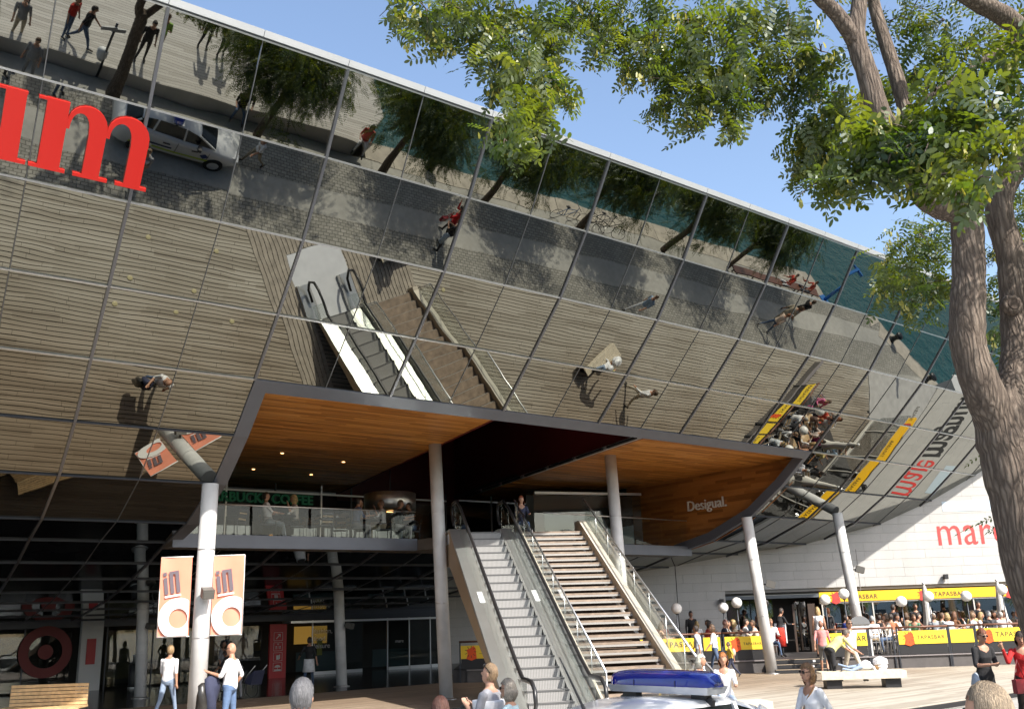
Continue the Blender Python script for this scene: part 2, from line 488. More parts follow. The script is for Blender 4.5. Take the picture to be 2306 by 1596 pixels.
# ================================================================== ground, quay and water
def uwpoly(name, pts, z, m, depth=.3):
    mb = MB()
    q = [UW(a, c_)[:2] for a, c_ in pts]
    ar = sum(q[i][0] * q[(i + 1) % len(q)][1] - q[(i + 1) % len(q)][0] * q[i][1] for i in range(len(q)))
    if ar < 0: q = q[::-1]
    mb.prism(q, z - depth, z)
    return tag(mb.build(name, m), kind='structure')
ROADZ = -.12
uwpoly('ground', [(-40, -70), (110, -70), (110, -10.5), (56.4, -11.6), (50.5, -8), (48.6, -2.4), (-40, -2.4)], ROADZ - .02, CONC, .5)
uwpoly('road', [(-30, -12.45), (58, -12.45), (52, -8.6), (50.2, -7.6), (48.2, -2.4), (-30, -2.4)], ROADZ, MATS['cobbles'], .012)
uwpoly('paving', [(45.15, -60), (70, -60), (70, -14), (58, -12.4), (45.15, -12.4)], 0, CONC, .1)
uwpoly('inner_floor', [(-20, -45), (45, -45), (45, -30.6), (-20, -30.6)], 0, FLOORDARK, .1)  # deck in the canopy's shade, put in as a dark glossy floor
# kerb of pale quay stones, one object each
kerb = MB()
ks = empty('quay_kerb', UW(30, -1.9, 0)); tag(ks, kind='structure')
def kerbstone(u0, u1, w0, w1, du=0.):
    m_ = MB(); z = ROADZ + .012 + rnd.uniform(-.006, .006)
    a = [UW(u0 + .01, w0), UW(u1 - .01, w0), UW(u1 - .01 + du, w1), UW(u0 + .01 + du, w1)]
    base = UW(30, -1.9)
    P = [(p.x - base.x, p.y - base.y) for p in a]
    if sum(P[i][0] * P[(i + 1) % 4][1] - P[(i + 1) % 4][0] * P[i][1] for i in range(4)) < 0: P = P[::-1]
    m_.prism(P, -.9, z); return m_.build('kerb_stone', TANSTONE, ks)
uu = 16.9
while uu < 48:
    L = rnd.uniform(1.0, 1.7); kerbstone(uu, min(uu + L, 48.4), -2.4, -1.35); uu += L
for (ua, wa), (ub, wb) in (((48.4, -1.4), (50.4, -7.8)), ((50.4, -7.8), (56.2, -11.4)), ((56.2, -11.4), (58, -18)), ((58, -18), (60, -30))):
    n = max(2, int(math.hypot(ub - ua, wb - wa) / 1.3)); d = Vector((ub - ua, wb - wa)); d.normalize(); nn = Vector((d.y, -d.x))
    for i in range(n):
        f0, f1 = i / n, (i + 1) / n
        A = Vector((ua + (ub - ua) * f0, wa + (wb - wa) * f0)); Bq = Vector((ua + (ub - ua) * f1, wa + (wb - wa) * f1))
        m_ = MB(); base = UW(30, -1.9)
        q = [UW(*(A)), UW(*(Bq)), UW(*(Bq + nn * 1.)), UW(*(A + nn * 1.))]
        P = [(p.x - base.x, p.y - base.y) for p in q]
        if sum(P[k][0] * P[(k + 1) % 4][1] - P[(k + 1) % 4][0] * P[k][1] for k in range(4)) < 0: P = P[::-1]
        m_.prism(P, -.9, ROADZ + .014 + rnd.uniform(-.005, .005)); m_.build('kerb_stone', TANSTONE, ks)
# water
wm = MB(); wm.prism([(-300, -900), (900, -900), (900, 500), (-300, 500)][::1], -1.6, -1.2)
tag(wm.build('water', MATS['water']), kind='structure')
# raised timber platform on the quay and the white block at its end
uwpoly('quay_platform', [(3.25, -2.35), (16.3, -2.35), (17.8, -.4), (17.8, 5.), (3.25, 5.)], .46, MATS['platform_wood'], 1.8)
uwpoly('quay_block', [(-8, -3.3), (3.2, -3.3), (3.2, 5.), (-8, 5.)], .5, mat('white_concrete', (.60, .59, .56), .8, 0, .08, 2., .003, 25), 1.8)

# ------------------------------------------------------------------ deck of separate boards
deck = empty('deck', UW(18, -20, 0)); tag(deck, kind='structure')
DB = UW(18, -20, 0)
bm_ = MB(); P = [UW(-18, -30.55), UW(45.1, -30.55), UW(45.1, -12.45), UW(-18, -12.45)]
bm_.prism([(p.x - DB.x, p.y - DB.y) for p in P][::-1] if False else [(p.x - DB.x, p.y - DB.y) for p in P], -.3, -.034)
bm_.build('deck_base', BLACKM, deck)
bw, pitch = .104, .125
half = [UW(-.5, -bw / 2), UW(.5, -bw / 2), UW(.5, bw / 2), UW(-.5, bw / 2)]
boards = []
k = 0
wv_ = -30.5
while wv_ < -12.5:
    rr = random.Random(k * 17 + 3)
    u0 = -18 - rr.uniform(0, 2.4)
    while u0 < 45.1:
        L = 2.4
        a, c_ = max(u0, -18), min(u0 + L, 45.1)
        if c_ - a > .25: boards.append(((a + c_) / 2, wv_, c_ - a))
        u0 += L
    wv_ += pitch; k += 1
board_me = {}
def board_mesh(L):
    key = round(L, 2)
    if key not in board_me:
        mb = MB(); h = [UW(-key / 2 + .004, -bw / 2), UW(key / 2 - .004, -bw / 2), UW(key / 2 - .004, bw / 2), UW(-key / 2 + .004, bw / 2)]
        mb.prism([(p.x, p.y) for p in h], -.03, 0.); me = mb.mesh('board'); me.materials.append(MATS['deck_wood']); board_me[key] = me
    return board_me[key]
near = sorted([q for q in boards if q[2] > 2.3], key=lambda q: math.hypot(q[0] - 11.5, (q[1] + 17.2) * 1.1))[:300]
ns = set(near)
for (uc, wc, L) in near:
    p = UW(uc, wc) - DB
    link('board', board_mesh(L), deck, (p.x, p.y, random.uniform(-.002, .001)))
rest = MB()
for (uc, wc, L) in boards:
    if (uc, wc, L) in ns: continue
    h = [UW(uc + s1 * (L / 2 - .004), wc + s2 * bw / 2) - DB for s1, s2 in ((-1, -1), (1, -1), (1, 1), (-1, 1))]
    rest.prism([(p.x, p.y) for p in h], -.03, random.uniform(-.002, .001))
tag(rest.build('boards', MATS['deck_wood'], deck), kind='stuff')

# ================================================================== mirrored canopy (a ruled surface along the facade)
HV = [28.003, 26.987, 25.840, 24.484, 23.154, 21.818, 20.323, 18.208, 16.325, 14.430, 12.517, 10.682, 8.840, 7.0, 5.1, 3.2]
HZ = [12.535, 11.100, 9.760, 8.556, 7.444, 6.420, 5.513, 4.78, 4.453, 4.013, 3.677, 3.380, 3.120, 2.93, 2.76, 2.62]
H0, KAP, OX, OY, PW_, SK = .919683, -1.849107e-3, -22.431767, 36.824525, 3.282706, -.067784
def hull(j, k):
    i = int(min(max(math.floor(k), 0), len(HV) - 2)); f = k - i
    v = HV[i] * (1 - f) + HV[i + 1] * f; z = HZ[i] * (1 - f) + HZ[i + 1] * f
    s = j * PW_ + SK * (v - HV[4])
    x = (math.cos(H0) - math.cos(H0 + KAP * s)) / KAP; y = (math.sin(H0 + KAP * s) - math.sin(H0)) / KAP
    tx, ty = math.sin(H0 + KAP * s), math.cos(H0 + KAP * s)
    return Vector((OX + x + ty * v, OY + y - tx * v, z))
def hull_n(j, k):
    a = hull(j + .05, k) - hull(j - .05, k); k0 = math.floor(k); c_ = hull(j, k0 + 1) - hull(j, k0)
    n = a.cross(c_).normalized()
    return n if n.z < 0 else -n
canopy = empty('mirror_canopy', (0, 0, 0)); tag(canopy, 'huge overhanging canopy of tinted mirror glass panels reflecting the quay', 'canopy')
WALLY = 41.3
NROW = 15
def open_(j, k): return 1 <= j < 7 and 4 <= k < 8
j = -4.
while j < 13.4:
    for k in range(NROW):
        if open_(j, k): continue
        P = [hull(j, k), hull(j + .5, k), hull(j + .5, k + 1), hull(j, k + 1)]
        cx = sum(P, Vector()) / 4
        if min(p.y - .25 * 0 for p in P) > WALLY + .3 and k > 2: continue
        n = hull_n(j + .25, k + .5)
        q = []
        e1 = (P[1] - P[0]).normalized(); e2 = (P[3] - P[0]).normalized()
        ins = .012
        q = [P[0] + e1 * ins + e2 * ins, P[1] - e1 * ins + e2 * ins, P[2] - e1 * ins - e2 * ins, P[3] + e1 * ins - e2 * ins]
        t1, t2 = rnd.gauss(0, .0019), rnd.gauss(0, .0019)
        q = [p + n * (t1 * (p - cx).dot(e1) + t2 * (p - cx).dot(e2)) for p in q]
        nn = (q[1] - q[0]).cross(q[3] - q[0])
        if nn.dot(n) < 0: q = [q[0], q[3], q[2], q[1]]
        mb = MB(); mb.plate(q, .024); mb.build('glass_panel', MATS['mirror_glass'], canopy)
    j += .5
# rails along the rows
MULL = mat('mullion_grey', (.17, .175, .195), .35, .7)
RAILM = mat('joint_seal', (.16, .165, .17), .4, .5)
RAILU = mat('rail_sunlit', (.48, .49, .50), .32, .85)
RAILL = mat('rail_shaded', (.05, .055, .068), .5, .4)  # same rails: sunlit upper rows painted pale, shaded lower rows dark
for k in range(0, NROW + 1):
    segs = [(-4., 13.5)]
    if 5 <= k <= 7: segs = [(-4., 1.), (7., 13.5)]
    if k == 4 or k == 8: segs = [(-4., 1.), (7., 13.5)] if k == 4 else [(-4., 13.5)]
    for a, c_ in segs:
        mb = MB(); jj = a
        while jj < c_ - 1e-6:
            A, Bq = hull(jj, k), hull(min(jj + 1, c_), k); n = hull_n(jj + .5, max(min(k - .01, NROW - .5), .01))
            mb.bar(A + n * .012, Bq + n * .012, .032 if k < 5 else .028, .05, n); jj += 1
        mb.build('row_rail', RAILU if k < 5 else RAILL, canopy)
# mullions down the columns
jj = -4.
while jj <= 13.5:
    major = abs(jj - round(jj)) < .01
    runs = [(0, NROW)] if not 1 <= jj <= 7 else [(0, 4), (8, NROW)]
    for k0, k1 in runs:
        mb = MB()
        for k in range(k0, k1):
            A, Bq = hull(jj, k), hull(jj, k + 1)
            if min(A.y, Bq.y) > WALLY + .3: continue
            n = hull_n(jj, k + .5)
            mb.bar(A + n * (.014 if major else .002), Bq + n * (.014 if major else .002), .055 if major else .014, .05 if major else .028, n)
        if mb.v: mb.build('mullion' if major else 'panel_joint', MULL if major else RAILM, canopy)
    jj += .5
# white fascia along the top, in lengths, and the roof behind
jj = -4.
while jj < 13.4:
    for h in (0, .5):
        A, Bq = hull(jj + h, 0), hull(jj + h + .5, 0)
        o = Vector((NX, NY, 0)); d = (Bq - A).normalized() * .006
        a0, b0 = A + d + o * .02 + Vector((0, 0, .05)), Bq - d + o * .02 + Vector((0, 0, .05))
        a1, b1 = a0 + o * .06 + Vector((0, 0, .11)), b0 + o * .06 + Vector((0, 0, .11))
        a2, b2 = a1 - o * .28 + Vector((0, 0, .05)), b1 - o * .28 + Vector((0, 0, .05))
        mb = MB(); mb.add([a0, b0, b1, a1, a2, b2, a0 - o * .3, b0 - o * .3], [(0, 1, 2, 3), (3, 2, 5, 4), (4, 5, 7, 6), (6, 7, 1, 0), (0, 3, 4, 6), (1, 7, 5, 2)])
        mb.build('fascia_panel', FASCIA, canopy)
    jj += 1
mb = MB(); A, Bq = hull(-4, 0), hull(13.5, 0); bk = Vector((-NX, -NY, 0)) * 33
mb.add([A + Vector((0, 0, .02)) + bk * .01, Bq + Vector((0, 0, .02)) + bk * .01, Bq + bk + Vector((0, 0, -.3)), A + bk + Vector((0, 0, -.3))], [(0, 1, 2, 3)])
mb.plate([A + bk, Bq + bk, Bq + bk - Vector((0, 0, 13)), A + bk - Vector((0, 0, 13))], .2)
mb.build('roof', mat('roof_sheet', (.3, .3, .3), .7), canopy)
# end wall of the canopy at the left
mb = MB(); mb.add([hull(-4, k) for k in range(NROW + 1)] + [hull(-4, NROW) + Vector((0, 0, 9.6)) + Vector((-NX, -NY, 0)) * 2], [tuple(range(NROW + 2))])
mb.build('end_wall', DARKMET, canopy)
# steel frame round the entrance opening, set into the glass
def frame_strip(pts, inward, wd, name):
    mb = MB()
    for (A, nA, iA), (Bq, nB, iB) in zip(pts[:-1], pts[1:]):
        mb.hexa([A + nA * .03, A + nA * .03 + iA * wd, Bq + nB * .03 + iB * wd, Bq + nB * .03, A - nA * .3, A - nA * .3 + iA * wd, Bq - nB * .3 + iB * wd, Bq - nB * .3])
    mb.build(name, FRAME, canopy)
def down(j, k): return (hull(j, k + .5) - hull(j, k)).normalized()
def along(j, k): return (hull(j + .1, k) - hull(j, k)).normalized()
frame_strip([(hull(x * .5, 4), hull_n(x * .5, 4.1), down(x * .5, 4)) for x in range(2, 15)], None, .34, 'opening_frame')
frame_strip([(hull(1, k), hull_n(1, min(k, 7.9)), along(1, k)) for k in (4, 4.5, 5, 5.5, 6, 6.5, 7, 7.5, 8)], None, .34, 'opening_frame')
frame_strip([(hull(7, k), hull_n(7, min(k, 7.9)), -along(7, k)) for k in (4, 4.5, 5, 5.5, 6, 6.5, 7, 7.5, 8)], None, .2, 'opening_frame')

# ------------------------------------------------------------------ big red letters of the name on the glass (only the end of the word is in view)
def hpt(a, c_, off=.05):
    """a in panels along from column 0, c_ in rows down"""
    return hull(a, c_) + hull_n(a, c_) * off
def slab_letter(name, strokes, label):
    mb = MB()
    for poly in strokes:
        q = [hpt(x, y, .06) for x, y in poly]
        if (q[1] - q[0]).cross(q[2] - q[0]).dot(hull_n(poly[0][0], poly[0][1])) < 0: q = q[::-1]
        mb.plate(q, .05)
    return tag(mb.build(name, REDP), label, 'letter')
def split_rows(poly):
    """cut a polygon in (a,row) space at row 1 so that it follows the fold of the glass"""
    return [poly]
def rect(x0, x1, y0, y1): return [(x0, y0), (x1, y0), (x1, y1), (x0, y1)]
def arch(cx0, cx1, ytop, th, y1, xr0, xr1):
    """shoulder of an m between two stems, as a strip of quads"""
    out = []; n = 12
    def outer(t):
        a = math.pi * (1 - t); return ((cx0 + cx1) / 2 + (cx1 - cx0) / 2 * math.cos(a), ytop + .36 - .36 * math.sin(a))
    def inner(t):
        a = math.pi * (1 - t); return ((xr0 + xr1) / 2 + (xr1 - xr0) / 2 * math.cos(a), ytop + .36 - .28 * math.sin(a))
    for i in range(n):
        out.append([outer(i / n), outer((i + 1) / n), inner((i + 1) / n), inner(i / n)])
    return out
def m_arch(x0, x1, xi0, xi1):
    """outer shoulder from x0 over to x1, inner counter xi0..xi1"""
    out = []; n = 12
    for i in range(n):
        q = []
        for t in (i / n, (i + 1) / n):
            a = math.pi * (1 - t)
            q.append(((x0 + x1) / 2 + (x1 - x0) / 2 * math.cos(a), 1.40 - .262 * max(math.sin(a), 0) ** .7))
        for t in ((i + 1) / n, i / n):
            a = math.pi * (1 - t)
            q.append(((xi0 + xi1) / 2 + (xi1 - xi0) / 2 * math.cos(a), 1.40 - .18 * max(math.sin(a), 0) ** .8))
        out.append(q)
    return out
slab_letter('letter_m', [rect(-.505, -.466, 1.152, 1.178), rect(-.466, -.364, 1.148, 1.815), rect(-.505, -.336, 1.815, 1.85)]
            + m_arch(-.366, -.172, -.350, -.258) + [rect(-.256, -.174, 1.40, 1.815), rect(-.298, -.131, 1.815, 1.85)]
            + m_arch(-.176, .036, -.158, -.052) + [rect(-.050, .034, 1.40, 1.815), rect(-.091, .068, 1.815, 1.85)],
            'giant red slab-serif letter m on the mirror glass')
slab_letter('letter_u', [rect(-.70, -.553, 1.150, 1.176), rect(-.648, -.556, 1.176, 1.815), rect(-.648, -.518, 1.815, 1.85), rect(-.90, -.80, 1.15, 1.74), rect(-.94, -.76, 1.15, 1.176), rect(-.87, -.648, 1.74, 1.82)],
            'giant red letter u cut off at the left edge of the view')

# ================================================================== recessed entrance in the canopy
ent = empty('entrance_recess', UW(18, -24, 4.65)); tag(ent, 'recessed upper entrance lined with orange timber under the mirror canopy', 'entrance')
EB = UW(18, -24, 4.65)
def loc(p): return Vector(p) - EB
CZ = 7.36
def ceil_boards(poly, name):
    """timber strips running along u, clipped to a uw polygon"""
    ws = [q[1] for q in poly]; w0 = min(ws); pitch_ = .22
    k = 0
    while w0 < max(ws) - 1e-3:
        w1 = min(w0 + pitch_, max(ws))
        def span(wv):
            xs = []
            for (a, c_), (d, e) in zip(poly, poly[1:] + poly[:1]):
                if (c_ - wv) * (e - wv) <= 0 and abs(c_ - e) > 1e-9: xs.append(a + (d - a) * (wv - c_) / (e - c_))
            return (min(xs), max(xs)) if len(xs) > 1 else None
        s0, s1 = span(w0 + .006), span(w1 - .006)
        if s0 and s1:
            q = [UW(s0[0], w0 + .004), UW(s0[1], w0 + .004), UW(s1[1], w1 - .004), UW(s1[0], w1 - .004)]
            mb = MB(); z = CZ + rnd.uniform(-.004, .004) - 4.65
            mb.prism([(p.x - EB.x, p.y - EB.y) for p in q], z, z + .03); mb.build('ceiling_board', MATS['soffit_wood'], ent)
        w0 = w1
ceil_boards([(8.4, -19.95), (15.15, -20.02), (18.6, -35.6), (8.4, -35.6)], 'l')
ceil_boards([(20.9, -20.05), (29.1, -20.1), (29.1, -35.6), (24.5, -35.6)], 'r')
# slab above the boards, and the dark red light well between them
RED = mat('dark_red_wall', (.10, .010, .010), .45, 0, .12, .6)
mb = MB()
mb.prism([(p.x - EB.x, p.y - EB.y) for p in (UW(8.2, -36), UW(18.7, -36), UW(15.16, -20.0), UW(8.2, -19.9))], CZ - 4.65 + .05, CZ - 4.65 + .2)
mb.prism([(p.x - EB.x, p.y - EB.y) for p in (UW(24.4, -36), UW(29.2, -36), UW(29.2, -20.1), UW(20.9, -20.05))], CZ - 4.65 + .05, CZ - 4.65 + .2)
mb.build('ceiling_slab', DARKMET, ent)
mb = MB()
zt = 10.6
mb.plate([loc(UW(15.2, -20.1, CZ - .02)), loc(UW(18.65, -35.8, CZ - .02)), loc(UW(18.65, -35.8, zt)), loc(UW(15.2, -20.1, zt))], .06)
mb.plate([loc(UW(20.85, -20.1, CZ - .02)), loc(UW(20.85, -20.1, zt)), loc(UW(24.4, -35.8, zt)), loc(UW(24.4, -35.8, CZ - .02))], .06)
mb.plate([loc(UW(18.5, -35.7, CZ - .3)), loc(UW(24.6, -35.7, CZ - .3)), loc(UW(24.6, -35.7, zt)), loc(UW(18.5, -35.7, zt))], .06)
mb.plate([loc(UW(15, -20.1, zt)), loc(UW(15, -35.8, zt)), loc(UW(25, -35.8, zt)), loc(UW(25, -20.1, zt))], .06)
mb.plate([loc(UW(15.1, -20.08, CZ + .15)), loc(UW(15.1, -20.08, zt)), loc(UW(21, -20.08, zt)), loc(UW(21, -20.08, CZ + .15))], .06)
mb.build('light_well', RED, ent)
mb = MB(); mb.bar(loc(UW(20.75, -20.2, CZ + .02)), loc(UW(24.2, -34.6, CZ + .02)), .16, .1); mb.build('ceiling_beam', ALU, ent)
mb = MB()
for i in range(7):
    f0, f1 = i / 7 + .01, (i + 1) / 7 - .012
    a = UW(20.62, -20.3, CZ - .02); c_ = UW(24.05, -34.6, CZ - .02)
    mb.bar(loc(a.lerp(c_, f0)), loc(a.lerp(c_, f1)), .07, .08)
mb.build('light_slot', BLACKM, ent)
# recessed spots in the ceiling
for (uu, ww) in ((10.5, -27.5), (12.5, -27.8), (10.4, -31), (13, -31.2), (15, -28.5), (15.3, -31.5)):
    mb = MB(); p = loc(UW(uu, ww, CZ - .012)); mb.lathe(p, [(.05, 0), (.05, .02)], 10); mb.build('ceiling_spot', mat('lit_spot', (1, .7, .4), .5, emit=(1., .55, .2), estr=3.), ent)
# right-hand timber cheek with its boards stacked in height
def hz_at_w(w):
    """height of the canopy skin at depth w (near column 7)"""
    best = HZ[-1]
    for k in range(0, 14):
        a, c_ = hull(7, k), hull(7, k + 1); wa = a.x * NX + a.y * NY; wc = c_.x * NX + c_.y * NY
        if wc <= w <= wa: return a.z + (c_.z - a.z) * (wa - w) / (wa - wc)
    return best
zz = 4.5
while zz < CZ - .01:
    z1 = min(zz + .22, CZ)
    # front limit where the skin is lower than the board
    def wf(z):
        ws = [w_ * .05 - 30 for w_ in range(0, 210)]
        ok = [w_ for w_ in ws if hz_at_w(w_) <= z]
        return max(ok) if ok else -27.5
    a0, a1 = wf(zz + .05) - .05, wf(z1 + .05) - .05
    mb = MB(); uo = 29.0 + rnd.uniform(-.004, .004)
    mb.plate([loc(UW(uo, a0, zz - .001)), loc(UW(uo, a1, z1)), loc(UW(uo, -29.5, z1)), loc(UW(uo, -29.5, zz - .001))], .04)
    mb.build('cheek_board', MATS['side_wood'], ent)
    zz = z1
mb = MB(); mb.plate([loc(UW(29.06, -29.4, 4.2)), loc(UW(29.06, -29.4, CZ + .1)), loc(UW(29.06, -36, CZ + .1)), loc(UW(29.06, -36, 4.2))], .05)
mb.build('cheek_backing', DARKMET, ent)
mb = MB(); mb.plate([loc(UW(8.35, -26.6, 4.6)), loc(UW(8.35, -36, 4.6)), loc(UW(8.35, -36, CZ + .1)), loc(UW(8.35, -20.4, CZ + .1))], .05)
mb.build('cheek_backing', DARKMET, ent)
# floor slab with its steel edge
mb = MB()
fl = [UW(8.7, -26.15), UW(16.2, -25.9), UW(16.5, -24.6), UW(20.3, -22.9), UW(21.2, -25.75), UW(28.95, -26.1), UW(28.95, -36), UW(8.7, -36)]
mb.prism([(p.x - EB.x, p.y - EB.y) for p in fl][::-1][::-1], -.34, -.02); mb.build('floor_slab', mat('cafe_floor', (.10, .085, .07), .35, 0, .2, 2), ent)
for a, c_ in ((0, 1), (4, 5)):
    mb = MB(); A = fl[a] - EB; Bq = fl[c_] - EB; o = Vector((NX, NY, 0)) * .03
    mb.bar(Vector((A.x, A.y, -.18)) + o, Vector((Bq.x, Bq.y, -.18)) + o, .06, .36); mb.build('slab_edge', FRAME, ent)
# glass rails on the slab edge
def glass_rail(pts, h, parent, base, rail=True, posts=True, m=None):
    for A, Bq in zip(pts[:-1], pts[1:]):
        A = Vector(A); Bq = Vector(Bq)
        L = (Bq - A).length; n = max(1, round(L / 1.6))
        for i in range(n):
            a, c_ = A.lerp(Bq, i / n + .006), A.lerp(Bq, (i + 1) / n - .006)
            mb = MB(); mb.plate([a + Vector((0, 0, .03)), c_ + Vector((0, 0, .03)), c_ + Vector((0, 0, h - .02)), a + Vector((0, 0, h - .02))], .012)
            mb.build('glass_pane', RAILGLASS, parent)
        if rail:
            mb = MB(); mb.tube([A + Vector((0, 0, h)), Bq + Vector((0, 0, h))], .022, 8); mb.build('handrail', STEEL, parent)
glass_rail([loc(UW(9.1, -26.2, 4.65)), loc(UW(16.2, -25.95, 4.65))], .84, ent, None)
glass_rail([loc(UW(21.3, -25.8, 4.65)), loc(UW(28.9, -26.15, 4.65))], 1.0, ent, None)
# cafe and shop glazing at the back of the recess
CAFEG = mat('cafe_dark', (.012, .014, .013), .5)
mb = MB(); mb.plate([loc(UW(8.6, -36.1, 4.6)), loc(UW(29, -36.1, 4.6)), loc(UW(29, -36.1, CZ)), loc(UW(8.6, -36.1, CZ))], .1); mb.build('back_wall', CAFEG, ent)
for i, (ua, ub) in enumerate(((8.9, 11.3), (11.35, 13.2), (13.25, 15.1), (15.15, 17.0), (17.05, 18.3), (18.35, 20.6), (20.65, 22.8), (22.85, 25.2))):
    mb = MB(); mb.plate([loc(UW(ua + .03, -34.1, 4.66)), loc(UW(ub - .03, -34.1, 4.66)), loc(UW(ub - .03, -34.1, 6.98)), loc(UW(ua + .03, -34.1, 6.98))], .015)
    mb.build('shop_pane', SHOPGLASS, ent)
    mb = MB(); mb.bar(loc(UW(ub, -34.08, 4.65)), loc(UW(ub, -34.08, CZ)), .05, .06, (TX, TY, 0)); mb.build('glazing_post', ALU if i % 2 else DARKMET, ent)
mb = MB(); mb.bar(loc(UW(8.7, -34.05, 7.03)), loc(UW(22.8, -34.05, 7.03)), .05, .06); mb.build('glazing_head', ALU, ent)
# shop front on the right: dark glazing with pale lower blind
mb = MB(); mb.plate([loc(UW(24.3, -30.0, 4.66)), loc(UW(28.9, -28.6, 4.66)), loc(UW(28.9, -28.6, 6.95)), loc(UW(24.3, -30., 6.95))], .03); mb.build('shop_pane', SHOPGLASS, ent)
mb = MB(); mb.plate([loc(UW(24.3, -30.5, 4.66)), loc(UW(28.9, -29.1, 4.66)), loc(UW(28.9, -29.1, 6.95)), loc(UW(24.3, -30.5, 6.95))], .03); mb.build('shop_backing', mat('shop_dark', (.05, .052, .055), .5), ent)
mb = MB(); mb.plate([loc(UW(25.6, -30.05, 4.7)), loc(UW(28.85, -29.06, 4.7)), loc(UW(28.85, -29.06, 5.75)), loc(UW(25.6, -30.05, 5.25))], .02); mb.build('window_film', mat('pale_blue_film', (.42, .52, .56), .4), ent)
mb = MB(); mb.bar(loc(UW(24.3, -29.95, 6.98)), loc(UW(28.9, -28.55, 6.98)), .06, .1); mb.build('glazing_head', ALU, ent)
WL = mat('white_letters', (.72, .72, .70), .5)
tag(put_text('shop_lettering', 'Desigual.', .56, WL, UW(28.94, -26.1, 6.02), (NX, NY, 0), (0, 0, 1), .03, .0), 'raised white shop name on the timber cheek', 'lettering')
tag(put_text('window_lettering', 'Desigual.', .72, mat('pale_letters', (.50, .54, .53), .5), UW(25.35, -29.55, 5.02), (UW(28.9, -28.5) - UW(24.3, -29.9)), (0, 0, 1), .01, .02), 'pale shop name on the upper window above the stairs', 'lettering')
GRN = mat('green_letters', (.015, .10, .045), .5, emit=(.02, .16, .07), estr=.06)
tag(put_text('cafe_lettering', 'STARBUCKS COFFEE', .49, GRN, UW(12.1, -33.95, 6.60), (TX, TY, 0), (0, 0, 1), .03, .008, space=1.0), 'dark green cafe name above the upper glazing', 'lettering')
# round steel lamp drum over the cafe tables
dr = empty('drum_lamp', UW(17.2, -29.2, 5.9), label='wide round steel drum lamp hanging above the upper cafe', cat='lamp')
mb = MB(); mb.lathe((0, 0, 0), [(.85, 0), (.9, .02), (.9, .58), (.85, .6)], 28); mb.build('drum', STEEL, dr)
mb = MB(); mb.lathe((0, 0, -.03), [(.12, 0), (.12, .03)], 12); mb.build('bulb', mat('lit_amber', (1, .6, .2), .5, emit=(1, .5, .15), estr=5.), dr)
mb = MB(); mb.tube([(0, 0, .6), (0, 0, 1.5)], .02, 6); mb.build('hanger', DARKMET, dr)

# ================================================================== columns
def column(name, base, top, r, label, floods=(), group='steel columns under the canopy'):
    b0 = Vector(base); t0 = Vector(top)
    e = empty(name, b0, label=label, cat='column', group=group)
    d = t0 - b0
    mb = MB(); mb.tube([(0, 0, 0), d * .5, d], r, 24); mb.build('shaft', PAINTED, e)
    for f_ in (.36, .72):
        mb = MB(); p_ = d * f_; mb.tube([p_ - Vector((0, 0, .012)), p_ + Vector((0, 0, .012))], r * 1.018, 24); mb.build('joint_ring', STEEL, e)
    mb = MB(); mb.lathe((0, 0, 0), [(r * 1.5, 0), (r * 1.5, .02), (r * 1.12, .03), (r * 1.1, .05)], 24); mb.build('base_plate', STEEL, e)
    for (z, ang, s) in floods:
        p = d * (z / d.z); c_ = Vector((math.sin(ang), math.cos(ang), 0))
        mb = MB(); mb.bar(p + c_ * (r - .01), p + c_ * (r + .1), .05, .05); mb.build('bracket', BLACK, e)
        q = p + c_ * (r + .1 + s * .5); rz = -ang
        mb = MB(); mb.box((0, 0, 0), (s, s, s * .8)); mb.box((0, s * .52, -.02), (s * .86, .02, s * .6))
        o = mb.build('floodlight', mat('lamp_housing', (.10, .095, .085), .5), e, q); o.rotation_euler = (R(-18), 0, rz)
    return e
F1 = R(120)
cA = column('banner_column', (-7.33, 22.72, 0), (-7.26, 22.72, 5.48), .195, 'bright steel column carrying two orange banners', [(2.95, R(150), .26)])
column('inner_column', (-12.75, 33.7, 0), (-12.9, 33.7, 4.0), .19, 'steel column in the shade left of the banner column', [(2.3, R(120), .22), (3.35, R(120), .2)])
column('inner_column', (-6.5, 36.3, 0), (-6.7, 36.3, 3.9), .19, 'steel column in front of the glass doors', [(2.1, R(110), .24)])
column('entrance_column', (-2.2, 29.0, 0), (-2.45, 29.0, 7.38), .195, 'tall column beside the escalator rising to the timber ceiling')
column('entrance_column', (3.4, 32.2, 0), (3.2, 32.2, 7.4), .195, 'tall column behind the stairs under the timber ceiling')
column('terrace_column', (8.76, 35.5, 0), (8.38, 35.5, 5.45), .195, 'steel column left of the terrace steps', [(3.05, R(100), .3)])
column('terrace_column', (13.0, 38.3, .3), (12.62, 38.3, 5.75), .195, 'steel column rising from the terrace by the yellow band', [(3.25, R(100), .3)])

